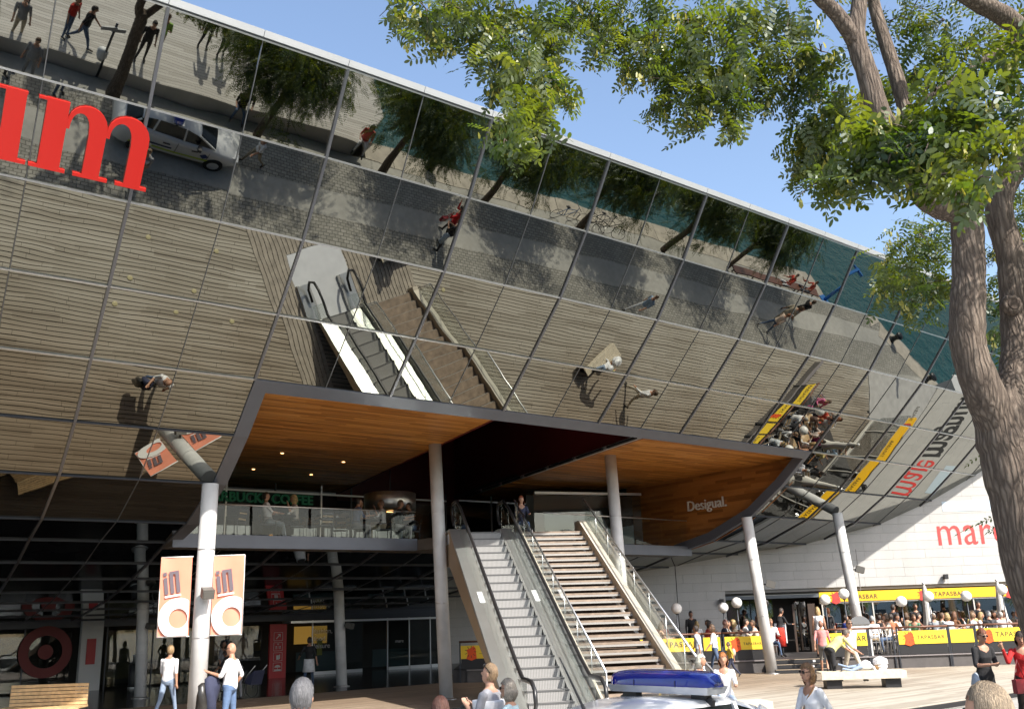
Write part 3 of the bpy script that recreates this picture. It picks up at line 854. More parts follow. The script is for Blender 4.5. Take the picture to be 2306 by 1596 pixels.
# banners on the first column
BAN = mat('banner_orange', (.86, .32, .21), .6, 0, .04, 3)
BANW = mat('banner_white', (.82, .80, .78), .6)
BANG = mat('banner_grey', (.16, .13, .15), .6)
def banner(x0, sgn, label):
    W_, H_ = .72, 1.78; z0 = 2.02
    y0 = 22.72 - .03
    e = empty('banner', (x0, y0, z0), label=label, cat='banner', group='orange banners on the column')
    mb = MB(); nx, nz = 6, 8; vs = []; 
    def wob(i, j): return .02 * math.sin(i * 1.1 + j * .7) * (i / nx if sgn > 0 else 1 - i / nx)
    for s in (0, 1):
        for j_ in range(nz + 1):
            for i in range(nx + 1):
                vs.append((W_ * i / nx, wob(i, j_) + (.008 if s else 0), H_ * j_ / nz))
    n1 = (nx + 1) * (nz + 1); fs = []
    for j_ in range(nz):
        for i in range(nx):
            a = j_ * (nx + 1) + i; fs.append((a, a + 1, a + nx + 2, a + nx + 1)); fs.append((n1 + a, n1 + a + nx + 1, n1 + a + nx + 2, n1 + a + 1))
    mb.add(vs, fs, True); mb.build('cloth', BAN, e)
    for z in (0, H_):
        mb = MB(); mb.tube([(-.02 if sgn > 0 else 0, .004, z), (W_ + (.0 if sgn > 0 else .02), .004, z)], .012, 6); mb.build('banner_arm', WHITE, e)
    mb = MB(); xo = W_ if sgn > 0 else 0
    mb.tube([(xo, .004, 0), (xo, .004, H_)], .008, 6); mb.build('hem', WHITE, e)
    # printed ring, cut off at the right hem
    cx, cz, ro, ri = .475, .40, .46, .215
    mb = MB(); n = 40
    for i in range(n):
        a0, a1 = 2 * math.pi * i / n, 2 * math.pi * (i + 1) / n
        q = [(min(max(cx + r_ * math.cos(a), .005), W_ - .012), -.034, min(max(cz + r_ * math.sin(a), .012), H_)) for r_, a in ((ri, a0), (ro, a0), (ro, a1), (ri, a1))]
        mb.plate(q, -.004)
    mb.build('printed_ring', BANW, e)
    ca, sa = math.cos(R(8)), math.sin(R(8))
    def tp(x, z): return (.14 + x * ca - z * sa, -.036, .93 + x * sa + z * ca)
    mb = MB()
    for x0_, x1_, z0_, z1_ in ((0, .085, 0, .38), (0, .085, .42, .5), (.14, .225, 0, .5), (.225, .28, .43, .5), (.28, .365, 0, .5)):
        mb.plate([tp(x0_, z0_), tp(x1_, z0_), tp(x1_, z1_), tp(x0_, z1_)], -.003)
    mb.build('printed_word', BANG, e)
    mb = MB(); mb.plate([tp(0, -.075), tp(.37, -.075), tp(.37, -.03), tp(0, -.03)], -.003); mb.build('printed_strip', BANW, e)
banner(-7.33 - .25 - .72, -1, 'orange banner on the left of the bright column')
banner(-7.33 + .25, 1, 'orange banner on the right of the bright column')

# ================================================================== escalator and stairs
DH = Vector((-.2147, .9767, 0)); RH = Vector((.9767, .2147, 0)); RISE, RUN = 4.65, 8.2
ET = Vector((-1.08, 29.06, 0)); EBT = ET - DH * RUN
def ep(t, r, z=0.):
    """t metres up the run from the foot, r to the right, z above the pitch line"""
    zz = RISE * min(max(t, 0), RUN) / RUN
    p = EBT + DH * t + RH * r; return Vector((p.x, p.y, zz + z))
esc = empty('escalator', EBT, label='steel escalator with glass sides rising to the upper entrance', cat='escalator')
def el(p): return p - EBT
def ramp_prism(parent, name, m, r0, r1, zlo, zhi, t0=-1.2, t1=RUN + .8, clampz=True, origin=EBT):
    ts = [t0, 0, RUN, t1]; mb = MB()
    ts = sorted(set(ts)); vs = []
    for t in ts:
        for r in (r0, r1):
            for z in (zlo, zhi):
                p = ep(t, r, z)
                if clampz and p.z < .004: p.z = .004
                vs.append(p - origin)
    fs = []
    for i in range(len(ts) - 1):
        a = i * 4
        fs += [(a, a + 4, a + 5, a + 1), (a + 2, a + 3, a + 7, a + 6), (a + 1, a + 5, a + 7, a + 3), (a, a + 2, a + 6, a + 4)]
    e_ = (len(ts) - 1) * 4
    fs += [(0, 1, 3, 2), (e_, e_ + 2, e_ + 3, e_ + 1)]
    mb.add(vs, fs, False); return mb.build(name, m, parent)
SKIRT = mat('skirt_steel', (.50, .49, .47), .35, .6, .05, 2)
BEIGE = mat('side_cladding', (.40, .30, .20), .55, .1, .08, .8)
GREYC = mat('deck_cover', (.60, .60, .58), .3, .75, .05, 2)
for sg in (-1, 1):
    ramp_prism(esc, 'skirt', SKIRT, sg * .52, sg * .60, -.28, .12)
    ramp_prism(esc, 'deck_cover', GREYC, sg * .60, sg * .98, .05, .13)
ramp_prism(esc, 'side_panel', BEIGE, -.99, -.96, -.95, .06)
ramp_prism(esc, 'side_panel', BEIGE, .96, .99, -.6, .06)
ramp_prism(esc, 'truss', DARKMET, -.95, .95, -.9, -.3)
STEPM = NB('escalator_step'); g_ = STEPM.n('NewGeometry').outputs['Position']
dp = STEPM.n('VectorMath', operation='DOT_PRODUCT'); dp.inputs[1].default_value = tuple(RH); STEPM.l(g_, dp.inputs[0])
st_ = STEPM.math('LESS_THAN', STEPM.math('FRACT', STEPM.math('MULTIPLY', dp.outputs['Value'], 28.)), .45)
STEPM.l(STEPM.mix(st_, (.31, .305, .295), (.17, .168, .165)), STEPM.b.inputs['Base Color']); STEPM.b.inputs['Roughness'].default_value = .45; STEPM.b.inputs['Metallic'].default_value = .05
ns_ = 21; td = RUN / ns_; rs = RISE / ns_
smb = MB(); c1 = DH * td; c2 = RH
def sv(t, r, z): return DH * t + RH * r + Vector((0, 0, z))
smb.hexa([sv(0, -.5, 0), sv(0, .5, 0), sv(td, .5, 0), sv(td, -.5, 0), sv(0, -.5, rs), sv(0, .5, rs), sv(td + .02, .5, rs), sv(td + .02, -.5, rs)])
sme = smb.mesh('step'); sme.materials.append(STEPM.m)
sed = MB(); sed.hexa([sv(-.012, -.5, rs - .03), sv(-.012, .5, rs - .03), sv(.03, .5, rs - .03), sv(.03, -.5, rs - .03), sv(-.012, -.5, rs + .004), sv(-.012, .5, rs + .004), sv(.03, .5, rs + .004), sv(.03, -.5, rs + .004)])
sede = sed.mesh('step_edge'); sede.materials.append(mat('step_edge_shade', (.09, .09, .09), .5))  # dark strip along each nose paints the shadow edge between steps
for i in range(ns_):
    so_ = link('step', sme, esc, DH * (td * i) + Vector((0, 0, rs * i))); link('step_edge', sede, so_)
for s_ in (-1, 1):
    r_ = s_ * .72
    # glass balustrade
    n = 9
    for i in range(n):
        t0, t1 = -.5 + (RUN + 1.0) * i / n + .01, -.5 + (RUN + 1.0) * (i + 1) / n - .01
        mb = MB(); mb.plate([el(ep(t0, r_, .13)), el(ep(t1, r_, .13)), el(ep(t1, r_, .93)), el(ep(t0, r_, .93))], .012); mb.build('glass_pane', GLASS, esc)
    pts = [ep(-.6, r_, .25), ep(-1.0, r_, .3), ep(-1.22, r_, .55), ep(-1.15, r_, .82), ep(-.9, r_, .96)] + [ep(t, r_, .98) for t in (-.5, -.1)] + [ep(t, r_, 1.0) for t in (.5, 2, 4, 6, 7.6)] + [ep(RUN + t, r_, .99) for t in (.2, .7, .95)] + [ep(RUN + 1.15, r_, .78), ep(RUN + 1.05, r_, .5), ep(RUN + .8, r_, .3)]
    mb = MB(); mb.tube([el(p) for p in pts], .042, 10); mb.build('handrail', mat('rubber', (.02, .02, .021), .35), esc)
    pts2 = [p - Vector((0, 0, .05)) for p in pts[4:-3]]
    mb = MB(); mb.tube([el(p) for p in pts2], .022, 6); mb.build('rail_profile', STEEL, esc)
mb = MB(); mb.hexa([sv(-2.3, -1., .005), sv(-2.3, 1., .005), sv(0, 1., .005), sv(0, -1., .005), sv(-2.3, -1., .03), sv(-2.3, 1., .03), sv(0, 1., .03), sv(0, -1., .03)]); mb.build('landing_plate', mat('landing_metal', (.66, .67, .69), .42, .25, .06, 3), esc)
mb = MB(); o_ = DH * RUN
mb.hexa([o_ + sv(0, -1., RISE - .3), o_ + sv(0, 1., RISE - .3), o_ + sv(1.8, 1., RISE - .3), o_ + sv(1.8, -1., RISE - .3), o_ + sv(0, -1., RISE - .015), o_ + sv(0, 1., RISE - .015), o_ + sv(1.8, 1., RISE - .015), o_ + sv(1.8, -1., RISE - .015)]); mb.build('landing_plate', MATS['landing_metal'], esc)
for (t, r_) in ((4.3, -.79), (4.3, .66)):
    mb = MB(); mb.plate([el(ep(t, r_, .14)), el(ep(t + .5, r_, .14)), el(ep(t + .5, r_ + .14, .14)), el(ep(t, r_ + .14, .14))], .004); mb.build('notice', WHITE, esc)
# stairs
SO = EBT + RH * 2.1
sta = empty('staircase', SO, label='open staircase of timber treads beside the escalator', cat='staircase')
def slc(p): return p - SO
TREAD = mat('tread_wood', (.23, .175, .13), .65, 0, .3, 5, .002, 40)
NOSE = mat('tread_nosing', (.33, .32, .30), .45, .3)
n_t = 27; td2 = RUN / n_t; rs2 = RISE / n_t
SL, SR = 1.12, 3.02
tm = MB(); a0 = SL - 2.1; a1 = SR - 2.1
tm.hexa([sv(0, a0, -.05), sv(0, a1, -.05), sv(.30, a1, -.05), sv(.30, a0, -.05), sv(0, a0, 0), sv(0, a1, 0), sv(.30, a1, 0), sv(.30, a0, 0)])
tme = tm.mesh('tread'); tme.materials.append(TREAD)
nm_ = MB(); nm_.hexa([sv(-.012, a0, -.10), sv(-.012, a1, -.10), sv(.012, a1, -.10), sv(.012, a0, -.10), sv(-.012, a0, -.052), sv(-.012, a1, -.052), sv(.012, a1, -.052), sv(.012, a0, -.052)])
nme = nm_.mesh('nosing'); nme.materials.append(NOSE)
for i in range(1, n_t + 1):
    q = DH * (td2 * (i - 1)) + Vector((0, 0, rs2 * i - .002))
    t_ = link('tread', tme, sta, q); link('nosing', nme, t_)
CREAM = mat('cream_stringer', (.56, .50, .41), .5, 0, .05, 1.5)
ramp_prism(sta, 'stringer', CREAM, SL - .06, SL, -.12, .30, -.15, RUN + .3, True, SO)
ramp_prism(sta, 'stringer', CREAM, SR, SR + .2, -.18, .34, -.15, RUN + .5, True, SO)
ramp_prism(sta, 'stringer_face', BEIGE, SR - .012, SR - .002, -.28, .30, -.1, RUN + .4, True, SO)
# balustrades
for r_, nm, posts in ((SL - .03, 'l', 0), (SR + .27, 'r', 1)):
    n = 8
    for i in range(n):
        t0, t1 = (RUN + .2) * i / n + .01, (RUN + .2) * (i + 1) / n - .01
        mb = MB(); mb.plate([slc(ep(t0, r_, .05)), slc(ep(t1, r_, .05)), slc(ep(t1, r_, .98)), slc(ep(t0, r_, .98))], .012); mb.build('glass_pane', GLASS, sta)
        mb = MB(); mb.tube([slc(ep(t0, r_ + .02, .0)), slc(ep(t0, r_ + .02, .99))], .012, 6); mb.build('baluster', STEEL, sta)
    mb = MB(); mb.tube([slc(ep(-.05, r_, 1.02)), slc(ep(RUN + .3, r_, 1.02))], .026, 8); mb.build('handrail', STEEL, sta)
    mb = MB(); mb.tube([slc(ep(-.05, r_, 1.02)), slc(ep(-.05, r_, .02))], .02, 8); mb.build('newel', STEEL, sta)
ramp_prism(sta, 'stair_light_block', mat('light_block_brown', (.07, .045, .03), .7), SL, SR, -.42, -.36, RUN * .52, RUN + .3, True, SO)  # plate added to keep light off the undersides of the upper treads
# boards turned round the foot of the stairs and escalator
fb_ = empty('foot_boards', EBT); tag(fb_, 'band of deck boards turned to run out from the stair foot', 'boards')
for i in range(37):
    r0 = -1.98 + i * .145; t1 = 0. if r0 > .98 else (-2.32 if r0 > -1.02 else 3.)
    mb = MB(); q = [sv(-3.4, r0, .003), sv(-3.4, r0 + .118, .003), sv(t1, r0 + .118, .003), sv(t1, r0, .003)]
    mb.hexa(q + [v + Vector((0, 0, .018 + rnd.uniform(-.002, .002))) for v in q]); mb.build('board', mat('turned_board', (.34, .30, .25), .75, 0, .22, 4, .003, 40), fb_)

# ================================================================== stone wall with the bar front (faces the quay)
wall = empty('stone_wall', (14, WALLY, 0), label='pale granite clad wall with red and black lettering above the bar', cat='wall')
def skin_z(x, y):
    """canopy height over a point"""
    w_ = x * NX + y * NY; u_ = x * TX + y * TY; jj_ = (u_ - 4.7) / 3.43
    for k in range(0, NROW):
        a, c_ = hull(jj_, k), hull(jj_, k + 1); wa = a.x * NX + a.y * NY; wc = c_.x * NX + c_.y * NY
        if wc <= w_ <= wa: return a.z + (c_.z - a.z) * (wa - w_) / (wa - wc)
    return 12.5 if w_ > -16 else 2.6
ch = .36; X0, X1 = -3.0, 29.
BANDZ0, BANDZ1 = 2.36, 2.80       # yellow band
def opening(x0, x1, z0, z1): return (x1 > 8.55 and x0 < 12.45 and z0 < 2.72) or (x0 >= 12.2 and z0 < 2.78)
zrow = 0.45; r_i = 0
while zrow < 11.5:
    rr = random.Random(r_i + 40); x = X0 - rr.uniform(0, 1.2)
    while x < X1:
        L = rr.choice((1.05, 1.2, 1.2, 1.35)); a, c_ = max(x, X0), min(x + L, X1)
        for lim in (8.55, 12.45):
            if a < lim < c_ and zrow < 2.7:
                if lim == 8.55: c_ = lim
                else: a = lim
        z1 = zrow + ch
        if c_ - a > .1 and not opening(a + .01, c_ - .01, zrow + .05, z1):
            sz = min(skin_z(a, WALLY), skin_z(c_, WALLY))
            if zrow < sz + .75 and zrow < 9.5:
                mb = MB(); dy = rr.uniform(-.003, .003)
                mb.box(((a + c_) / 2 - 14, .04 + dy, (zrow + z1) / 2), (c_ - a - .006, .08, ch - .007)); mb.build('stone_tile', MATS['wall_stone'], wall)
        x += L
    zrow += ch; r_i += 1
mb = MB(); mb.box((-1.2, .2, 1.6), (20, .2, 3.1)) if False else None
mb = MB(); mb.box((-11.25, .17, 2.3), (11.5, .16, 4.6)); mb.box((5.0, .17, 4.2), (21, .16, 2.7)); mb.box((9, .17, 6.2), (14, .16, 2.)); mb.box((11, .17, 8), (8, .16, 2.)); mb.build('backing', mat('joint_dark', (.24, .235, .22), .8), wall)
# a long vertical movement joint
for xj in (6.55, 14.2):
    mb = MB(); mb.box((xj - 14, -.006, 3.2), (.025, .006, 5.4 if xj < 10 else 2.2 + .4)); mb.build('movement_joint', BLACKM, wall) if xj < 10 else mb.build('movement_joint', mat('joint_grey', (.2, .19, .18), .8), wall)
# wall spot lamps
for (x, z, lab) in ((17.75, 3.25, 'small black wall lamp above the yellow band'), (8.35, 2.55, 'small black loudspeaker on the shaded wall left of the bar door')):
    e = empty('wall_lamp', (x, WALLY, z), label=lab, cat='lamp'); mb = MB(); mb.box((0, -.16, 0), (.14, .2, .2)); mb.build('housing', BLACK, e); mb = MB(); mb.box((0, -.04, .0), (.05, .09, .05)); mb.build('bracket', BLACK, e)
RT = mat('red_wall_letters', (.68, .055, .05), .6); BT = mat('black_wall_letters', (.03, .03, .032), .6)
wt = put_text('wall_lettering', 'mare', 1.75, RT, (17.65, WALLY - .006, 4.55), (1, 0, 0), (0, 0, 1), .005, .0, space=1.02)
wt.matrix_world = wt.matrix_world @ Matrix.Diagonal((.84, 1, 1, 1))
tag(wt, 'red word painted large on the sunny granite wall', 'lettering')
tag(put_text('wall_lettering', 'magnum', 1.75, BT, (20.9, WALLY - .006, 4.55), (1, 0, 0), (0, 0, 1), .005, .03), 'black continuation of the red wall word', 'lettering')
mb = MB()
mb.add([(26.6 + .75 * math.cos(t * .2618), WALLY - .012, 6.9 + .75 * math.sin(t * .2618)) for t in range(24)], [tuple(range(24))]); tag(mb.build('wall_disc', RT), 'red painted disc above the end of the wall lettering', 'disc')
mb = MB(); mb.box((19.2, WALLY - .01, 6.15), (2.2, .01, .42)); tag(mb.build('wall_vent', mat('pale_blue', (.50, .60, .68), .5)), 'pale blue strip set in the wall above the red word', 'vent')
# bar front: dark doorway on the left, long window on the right
bar = empty('bar_front', (14, WALLY + .1, .45), label='glazed bar front with yellow sign band under the granite wall', cat='shopfront')
DARKIN = mat('bar_interior', (.03, .026, .022), .6, 0, .3, 1.)
mb = MB(); mb.box((2.5, 1.6, 1.1), (16.5, .1, 2.4)); mb.box((-5.6, .85, 1.1), (.1, 1.5, 2.4)); mb.box((2.5, .85, 2.36), (16.5, 1.5, .08)); mb.build('interior', DARKIN, bar)
x = 12.55
while x < 24:
    mb = MB(); mb.plate([(x + .02 - 14, .0, .12), (x + 2.06 - 14, 0, .12), (x + 2.06 - 14, 0, 1.88), (x + .02 - 14, 0, 1.88)], .02); mb.build('window_pane', clear_glass('bar_glass', (.5, .52, .52), 0., 1., .30, .6) if 'bar_glass' not in MATS else MATS['bar_glass'], bar)
    mb = MB(); mb.box((x - 14, -.02, 1.0), (.05, .06, 1.86)); mb.build('window_post', mat('cream_frame', (.55, .53, .48), .5), bar)
    x += 2.1
mb = MB(); mb.box((4.6, -.03, 1.91), (12.3, .08, .06)); mb.build('window_head', MATS['cream_frame'], bar)
mb = MB(); mb.box((4.6, -.03, .06), (12.3, .1, .12)); mb.build('window_sill', MATS['cream_frame'], bar)
mb = MB(); mb.box((4.6, -.05, 2.14), (12.3, .12, .40)); mb.build('sign_band', YELBAND, bar)
def logo(parent, x, y, z, s, m=REDMARK, yel=YELLOW):
    """sun over an orange clay pot mark"""
    mb = MB(); P = [(-.32, -.42), (.05, -.55), (.42, -.40), (.36, .28), (.20, .46), (.02, .34), (-.30, .20), (-.22, -.05)]
    mb.plate([(x + a * s, y, z + c_ * s) for a, c_ in P], -.004); mb.build('sign_mark', m, parent)
    mb = MB(); mb.add([(x + (-.02 + .21 * math.cos(t * .5236)) * s, y - .003, z + (.06 + .21 * math.sin(t * .5236)) * s) for t in range(12)], [tuple(range(12))])
    mb.build('sign_sun', yel, parent)
    mb = MB()
    for t in range(9):
        a = t * 2 * math.pi / 9; d = (math.cos(a), math.sin(a))
        mb.bar((x + (-.02 + .25 * d[0]) * s, y - .004, z + (.06 + .25 * d[1]) * s), (x + (-.02 + .42 * d[0]) * s, y - .004, z + (.06 + .42 * d[1]) * s), .035 * s, .004, (0, 1, 0))
    mb.build('sun_rays', GOLDTXT, parent)
TXT = text_mesh('TAPASBAR', .34, .002, .004, 'LEFT', 1.15)
TXT.materials.clear(); TXT.materials.append(GOLDTXT)
def tapas(parent, x, y, z, s=1.):
    o = link('sign_text', TXT, parent, (x, y, z)); o.rotation_euler = (R(90), 0, 0); o.scale = (s, s, s); return o
for xb in (12.95, 16.6, 20.2, 23.8):
    logo(bar, xb - 14 + .15, -.116, 2.12, .5, mat('red_band_print', (.62, .05, .04), .5)); tapas(bar, xb - 14 + .62, -.114, 2.03, .72)
mb = MB(); mb.box((-3.45, .0, 2.22), (4.0, .2, .14)); mb.build('door_lintel', mat('lintel_grey', (.10, .115, .13), .45), bar)
for (xa, xb) in ((-5.4, -4.45), (-4.4, -3.5)):
    mb = MB(); mb.plate([(xa, .05, .4), (xb, .05, .4), (xb, .05, 2.1), (xa, .05, 2.1)], .02); mb.build('window_pane', MATS['bar_glass'], bar)
mb = MB(); mb.box((-4.45, .05, .2), (1.95, .12, .4)); mb.build('window_apron', mat('dark_brown', (.05, .03, .02), .5), bar)
mb = MB(); mb.box((-2.65, .06, .95), (.08, .1, 1.9)); mb.box((-1.9, .06, .95), (.3, .1, 1.9)); mb.build('door_post', MATS['dark_brown'], bar)
mb = MB(); mb.plate([(-2.5, .4, .05), (-2.1, .15, .05), (-2.1, .15, 2.0), (-2.5, .4, 2.0)], .02); mb.build('door_leaf', MATS['bar_glass'], bar)
mb = MB(); mb.plate([(-2.9, .5, .35), (-3.4, .5, .35), (-3.4, .5, 1.15), (-2.9, .5, 1.15)], .02); mb.build('menu_poster', WHITE, bar)
for (px_, pz_) in ((-5.05, 1.05), (-4.6, .7), (-1.5, 1.15)):
    mb = MB(); mb.box((px_, -.0, pz_), (.22, .01, .2)); mb.build('paper_notice', WHITE, bar)

# ================================================================== raised terrace with rails and yellow signs
FY = 36.3
terr = empty('terrace', (10, FY, 0), label='low dark raised terrace floor in front of the bar', cat='terrace')
mb = MB(); mb.box((-.9, (WALLY - FY) / 2, .22), (23.2, WALLY - FY, .44)); mb.build('terrace_floor', TERR, terr)
mb = MB(); mb.box((-6.5, -.03, .20), (11.0, .05, .40)); mb.build('terrace_front', TERRFRONT, terr)
mb = MB(); mb.box((7.1, -.03, .20), (11.2, .05, .40)); mb.build('terrace_front', TERRFRONT, terr)
mb = MB(); mb.box((-6.5, -.06, .42), (11.0, .12, .04)); mb.box((7.1, -.06, .42), (11.2, .12, .04)); mb.build('terrace_nosing', mat('nosing_grey', (.22, .2, .2), .5), terr)
stp = empty('terrace_steps', (9.8, FY, 0), label='three black steps up to the bar terrace', cat='steps')
for i in range(3):
    mb = MB(); d_ = .34 * (3 - i)
    mb.box((0, -d_ / 2, .075 + .15 * i), (1.95, d_, .14)); s_ = mb.build('step', BLACK, stp)
    mb = MB(); mb.box((0, -d_ - .004, .13 + .15 * i), (1.93, .01, .02)); mb.build('step_edge', mat('edge_tan', (.35, .28, .2), .6), s_)
    mb = MB(); mb.box((.3 + .15 * i, -d_ - .008, .06 + .15 * i), (.09, .012, .07)); mb.build('step_light', WHITE, s_)
rails = [  # x0, x1, sign, label
    (-2.35, -1.2, 'TL', 'terrace rail with yellow sign seen left of the escalator foot'),
    (1.3, 2.7, 'L', 'terrace rail seen through the escalator glass'),
    (2.75, 4.6, 'TL', 'terrace rail with yellow sign seen through the open stair treads'),
    (4.9, 6.75, 'T', 'terrace rail with yellow sign behind the stair balustrade'),
    (6.75, 7.5, 'P', 'short terrace rail with plain yellow panel left of the boy with the backpack'),
    (7.55, 9.15, 'TL', 'terrace rail with yellow sign left of the terrace steps'),
    (11.25, 13.0, 'T', 'terrace rail with yellow sign right of the terrace steps'),
    (13.0, 13.95, 'N', 'short terrace rail with bare steel bars and no panel'),
    (14.05, 16.0, 'TL', 'terrace rail with complete yellow sign right of the bare bars'),
    (16.0, 17.0, 'P', 'terrace rail with plain yellow panel behind the woman in black'),
    (17.0, 19.2, 'TL', 'terrace rail with yellow sign behind the woman in red'),
    (19.2, 21.2, 'T', 'last terrace rail behind the tree trunk')]
for (xa, xb, kd, lab) in rails:
    xa *= FY / 37.7; xb *= FY / 37.7
    e = empty('terrace_rail', (xa, FY - .09, 0), label=lab, cat='railing', group='rails along the bar terrace'); L = xb - xa
    mb = MB(); mb.tube([(0, 0, 1.40), (L, 0, 1.40)], .036, 8); mb.build('top_rail', RAILWOOD, e)
    for xx in (0.03, L - .03):
        mb = MB(); mb.bar((xx, 0, .0), (xx, 0, 1.37), .05, .035, (0, 1, 0)); mb.build('post', DARKMET, e)
    if kd == 'N':
        for i in range(1, 7):
            mb = MB(); mb.tube([(L * i / 7, 0, .5), (L * i / 7, 0, 1.37)], .008, 6); mb.build('bar', STEEL, e)
        continue
    mb = MB(); mb.box((L / 2, .0, .64), (L - .14, .012, .36)); mb.build('lower_panel', BLACK, e)
    mb = MB(); mb.box((L / 2, -.02, 1.04), (L - .12, .012, .46)); mb.build('yellow_panel', YELLOW, e)
    if 'L' in kd:
        logo(e, .42, -.03, 1.02, .5); tapas(e, .72, -.028, .97, min(.78, (L - .9) / 1.75))
    elif kd == 'T':
        tapas(e, max(.2, L - 1.55), -.028, .97, .78)
    for i in range(int(L * 9)):
        if rnd.random() < .55: continue
# globe lamps
GLOBE = mat('opal_globe', (.80, .79, .76), .35, 0, 0, 1, spec=.5)
def globe_lamp(x, y, z, label):
    y2 = FY + .25 + (y - 38.1) * 1.5; x = x * y2 / y; z = 2.2 + (z - 2.2) * y2 / y; y = y2
    e = empty('globe_lamp', (x, y, .44), label=label, cat='lamp', group='white globe lamps on the terrace')
    mb = MB(); mb.tube([(0, 0, 0), (0, 0, z - .44 - .17)], .022, 8); mb.build('pole', DARKMET, e)
    mb = MB(); mb.lathe((0, 0, z - .44 - .21), [(.05, 0), (.07, .05), (.04, .06)], 12); mb.build('collar', BLACK, e)
    mb = MB(); mb.ball((0, 0, z - .44), .195, 20, 14); mb.build('globe', GLOBE, e)
for (x, y, z, lab) in ((6.0, 38.2, 2.32, 'globe lamp seen above the stair rail'), (7.95, 39.0, 2.30, 'shaded globe lamp partly behind a sunny one'), (8.32, 38.2, 2.46, 'sunny globe lamp left of the terrace column'),
                       (11.75, 38.3, 2.46, 'globe lamp right of the bar doorway'), (12.5, 38.3, 2.66, 'globe lamp in front of the red mark on the yellow band'), (14.6, 38.1, 2.30, 'globe lamp lowest below the yellow band'),
                       (15.7, 38.2, 2.46, 'globe lamp under the middle of the yellow band'), (17.15, 38.2, 2.42, 'globe lamp in front of the bar window below the wall lamp'), (18.5, 38.1, 2.62, 'globe lamp in front of the closed parasol')):
    globe_lamp(x, y, z, lab)
# closed parasols
def parasol(x, y, label):
    e = empty('closed_parasol', (x, y, .44), label=label, cat='parasol', group='closed parasols on the terrace')
    mb = MB(); mb.tube([(0, 0, 0), (0, 0, 2.55)], .025, 8); mb.build('pole', WHITE, e)
    mb = MB(); n = 16; vs = []
    prof = ((.03, 2.5), (.07, 2.35), (.11, 1.7), (.17, 1.1), (.24, .75))
    for r_, z in prof:
        for k in range(n): 
            rr = r_ * (1 + .28 * math.cos(k * math.pi)); vs.append((rr * math.cos(2 * math.pi * k / n), rr * math.sin(2 * math.pi * k / n), z))
    fs = [(i * n + k, i * n + (k + 1) % n, (i + 1) * n + (k + 1) % n, (i + 1) * n + k) for i in range(len(prof) - 1) for k in range(n)]
    mb.add(vs, fs, True); mb.build('canopy', mat('cream_cloth', (.68, .66, .60), .8), e)
    mb = MB(); mb.ball((0, 0, 2.56), .07, 8, 6); mb.build('finial', WHITE, e)
    mb = MB(); mb.lathe((0, 0, 0), [(.25, 0), (.25, .06), (.05, .1)], 16); mb.build('base', CONC, e)
parasol(18.9, 39.2, 'closed cream parasol at the right end of the terrace')
parasol(16.4, 40.2, 'closed cream parasol close to the bar window')

# ================================================================== ground floor shops in the deep shade
BW = -41.3
shop = empty('ground_floor_shops', UW(18, BW, 0), label='dark glazed shop fronts under the canopy', cat='shopfront')
SBs = UW(18, BW, 0)
def sp_(u_, w_, z_): return UW(u_, w_, z_) - SBs
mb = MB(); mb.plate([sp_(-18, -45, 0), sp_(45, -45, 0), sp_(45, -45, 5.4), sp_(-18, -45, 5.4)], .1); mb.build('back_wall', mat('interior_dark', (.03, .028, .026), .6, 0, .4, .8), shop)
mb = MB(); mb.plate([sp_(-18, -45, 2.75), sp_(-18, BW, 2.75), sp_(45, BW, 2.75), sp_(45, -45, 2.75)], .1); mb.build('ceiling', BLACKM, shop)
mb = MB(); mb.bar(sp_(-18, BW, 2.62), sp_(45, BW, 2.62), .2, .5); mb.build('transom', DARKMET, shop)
edges = [4.8, 6.6, 8.4, 10.1, 11.4, 13.2, 15.0, 16.4, 17.9, 19.15, 20.3, 21.6, 22.9, 24.2, 25.4, 26.6, 28.4, 30.4, 32.4]
for a, c_ in zip(edges[:-1], edges[1:]):
    if a in (10.1, 17.9, 19.15, 22.9): continue
    mb = MB(); mb.plate([sp_(a + .03, BW, .08), sp_(c_ - .03, BW, .08), sp_(c_ - .03, BW, 2.2), sp_(a + .03, BW, 2.2)], .015); mb.build('glass_pane', SHOPGLASS, shop)
    mb = MB(); mb.bar(sp_(a, BW, 0), sp_(a, BW, 2.36), .05, .05, (TX, TY, 0)); mb.build('glazing_post', ALU if a > 18 else DARKMET, shop)
    if a > 18:
        mb = MB(); mb.bar(sp_(a + .05, BW + .01, .07), sp_(c_ - .05, BW + .01, .07), .05, .14); mb.build('kick_plate', ALU, shop)
mb = MB(); mb.bar(sp_(18.8, BW + .5, 2.30), sp_(27.0, BW + .5, 2.30), .9, .09); mb.build('door_canopy', ALU, shop)
# a few warm lit things inside
for (uu, ww, z, L) in ((13.6, -44.5, 2.55, .2), (15.2, -44.3, 2.5, .3), (14.4, -43.5, 2.55, .15), (12.3, -43.2, 2.55, .15), (26., -43.5, 2.3, .2)):
    mb = MB(); mb.bar(sp_(uu, ww, z), sp_(uu + L, ww, z), .12, .06); mb.build('lit_display', mat('lit_display', (.9, .6, .2), .5, emit=(1., .55, .12), estr=.5), shop)
mb = MB(); mb.plate([sp_(20.6, -43.8, 1.3), sp_(22.3, -43.8, 1.3), sp_(22.3, -43.8, 2.1), sp_(20.6, -43.8, 2.1)], .05); mb.build('lit_panel', mat('dim_lit_panel', (.3, .2, .05), .5, emit=(1., .55, .10), estr=.10), shop)
OLIVE = mat('olive_panel', (.075, .06, .022), .6, 0, .25, 1.2)
mb = MB(); mb.plate([sp_(11.7, -42.6, .3), sp_(16.2, -42.6, .3), sp_(16.2, -42.6, 2.15), sp_(11.7, -42.6, 2.15)], .05); mb.build('window_display', OLIVE, shop)
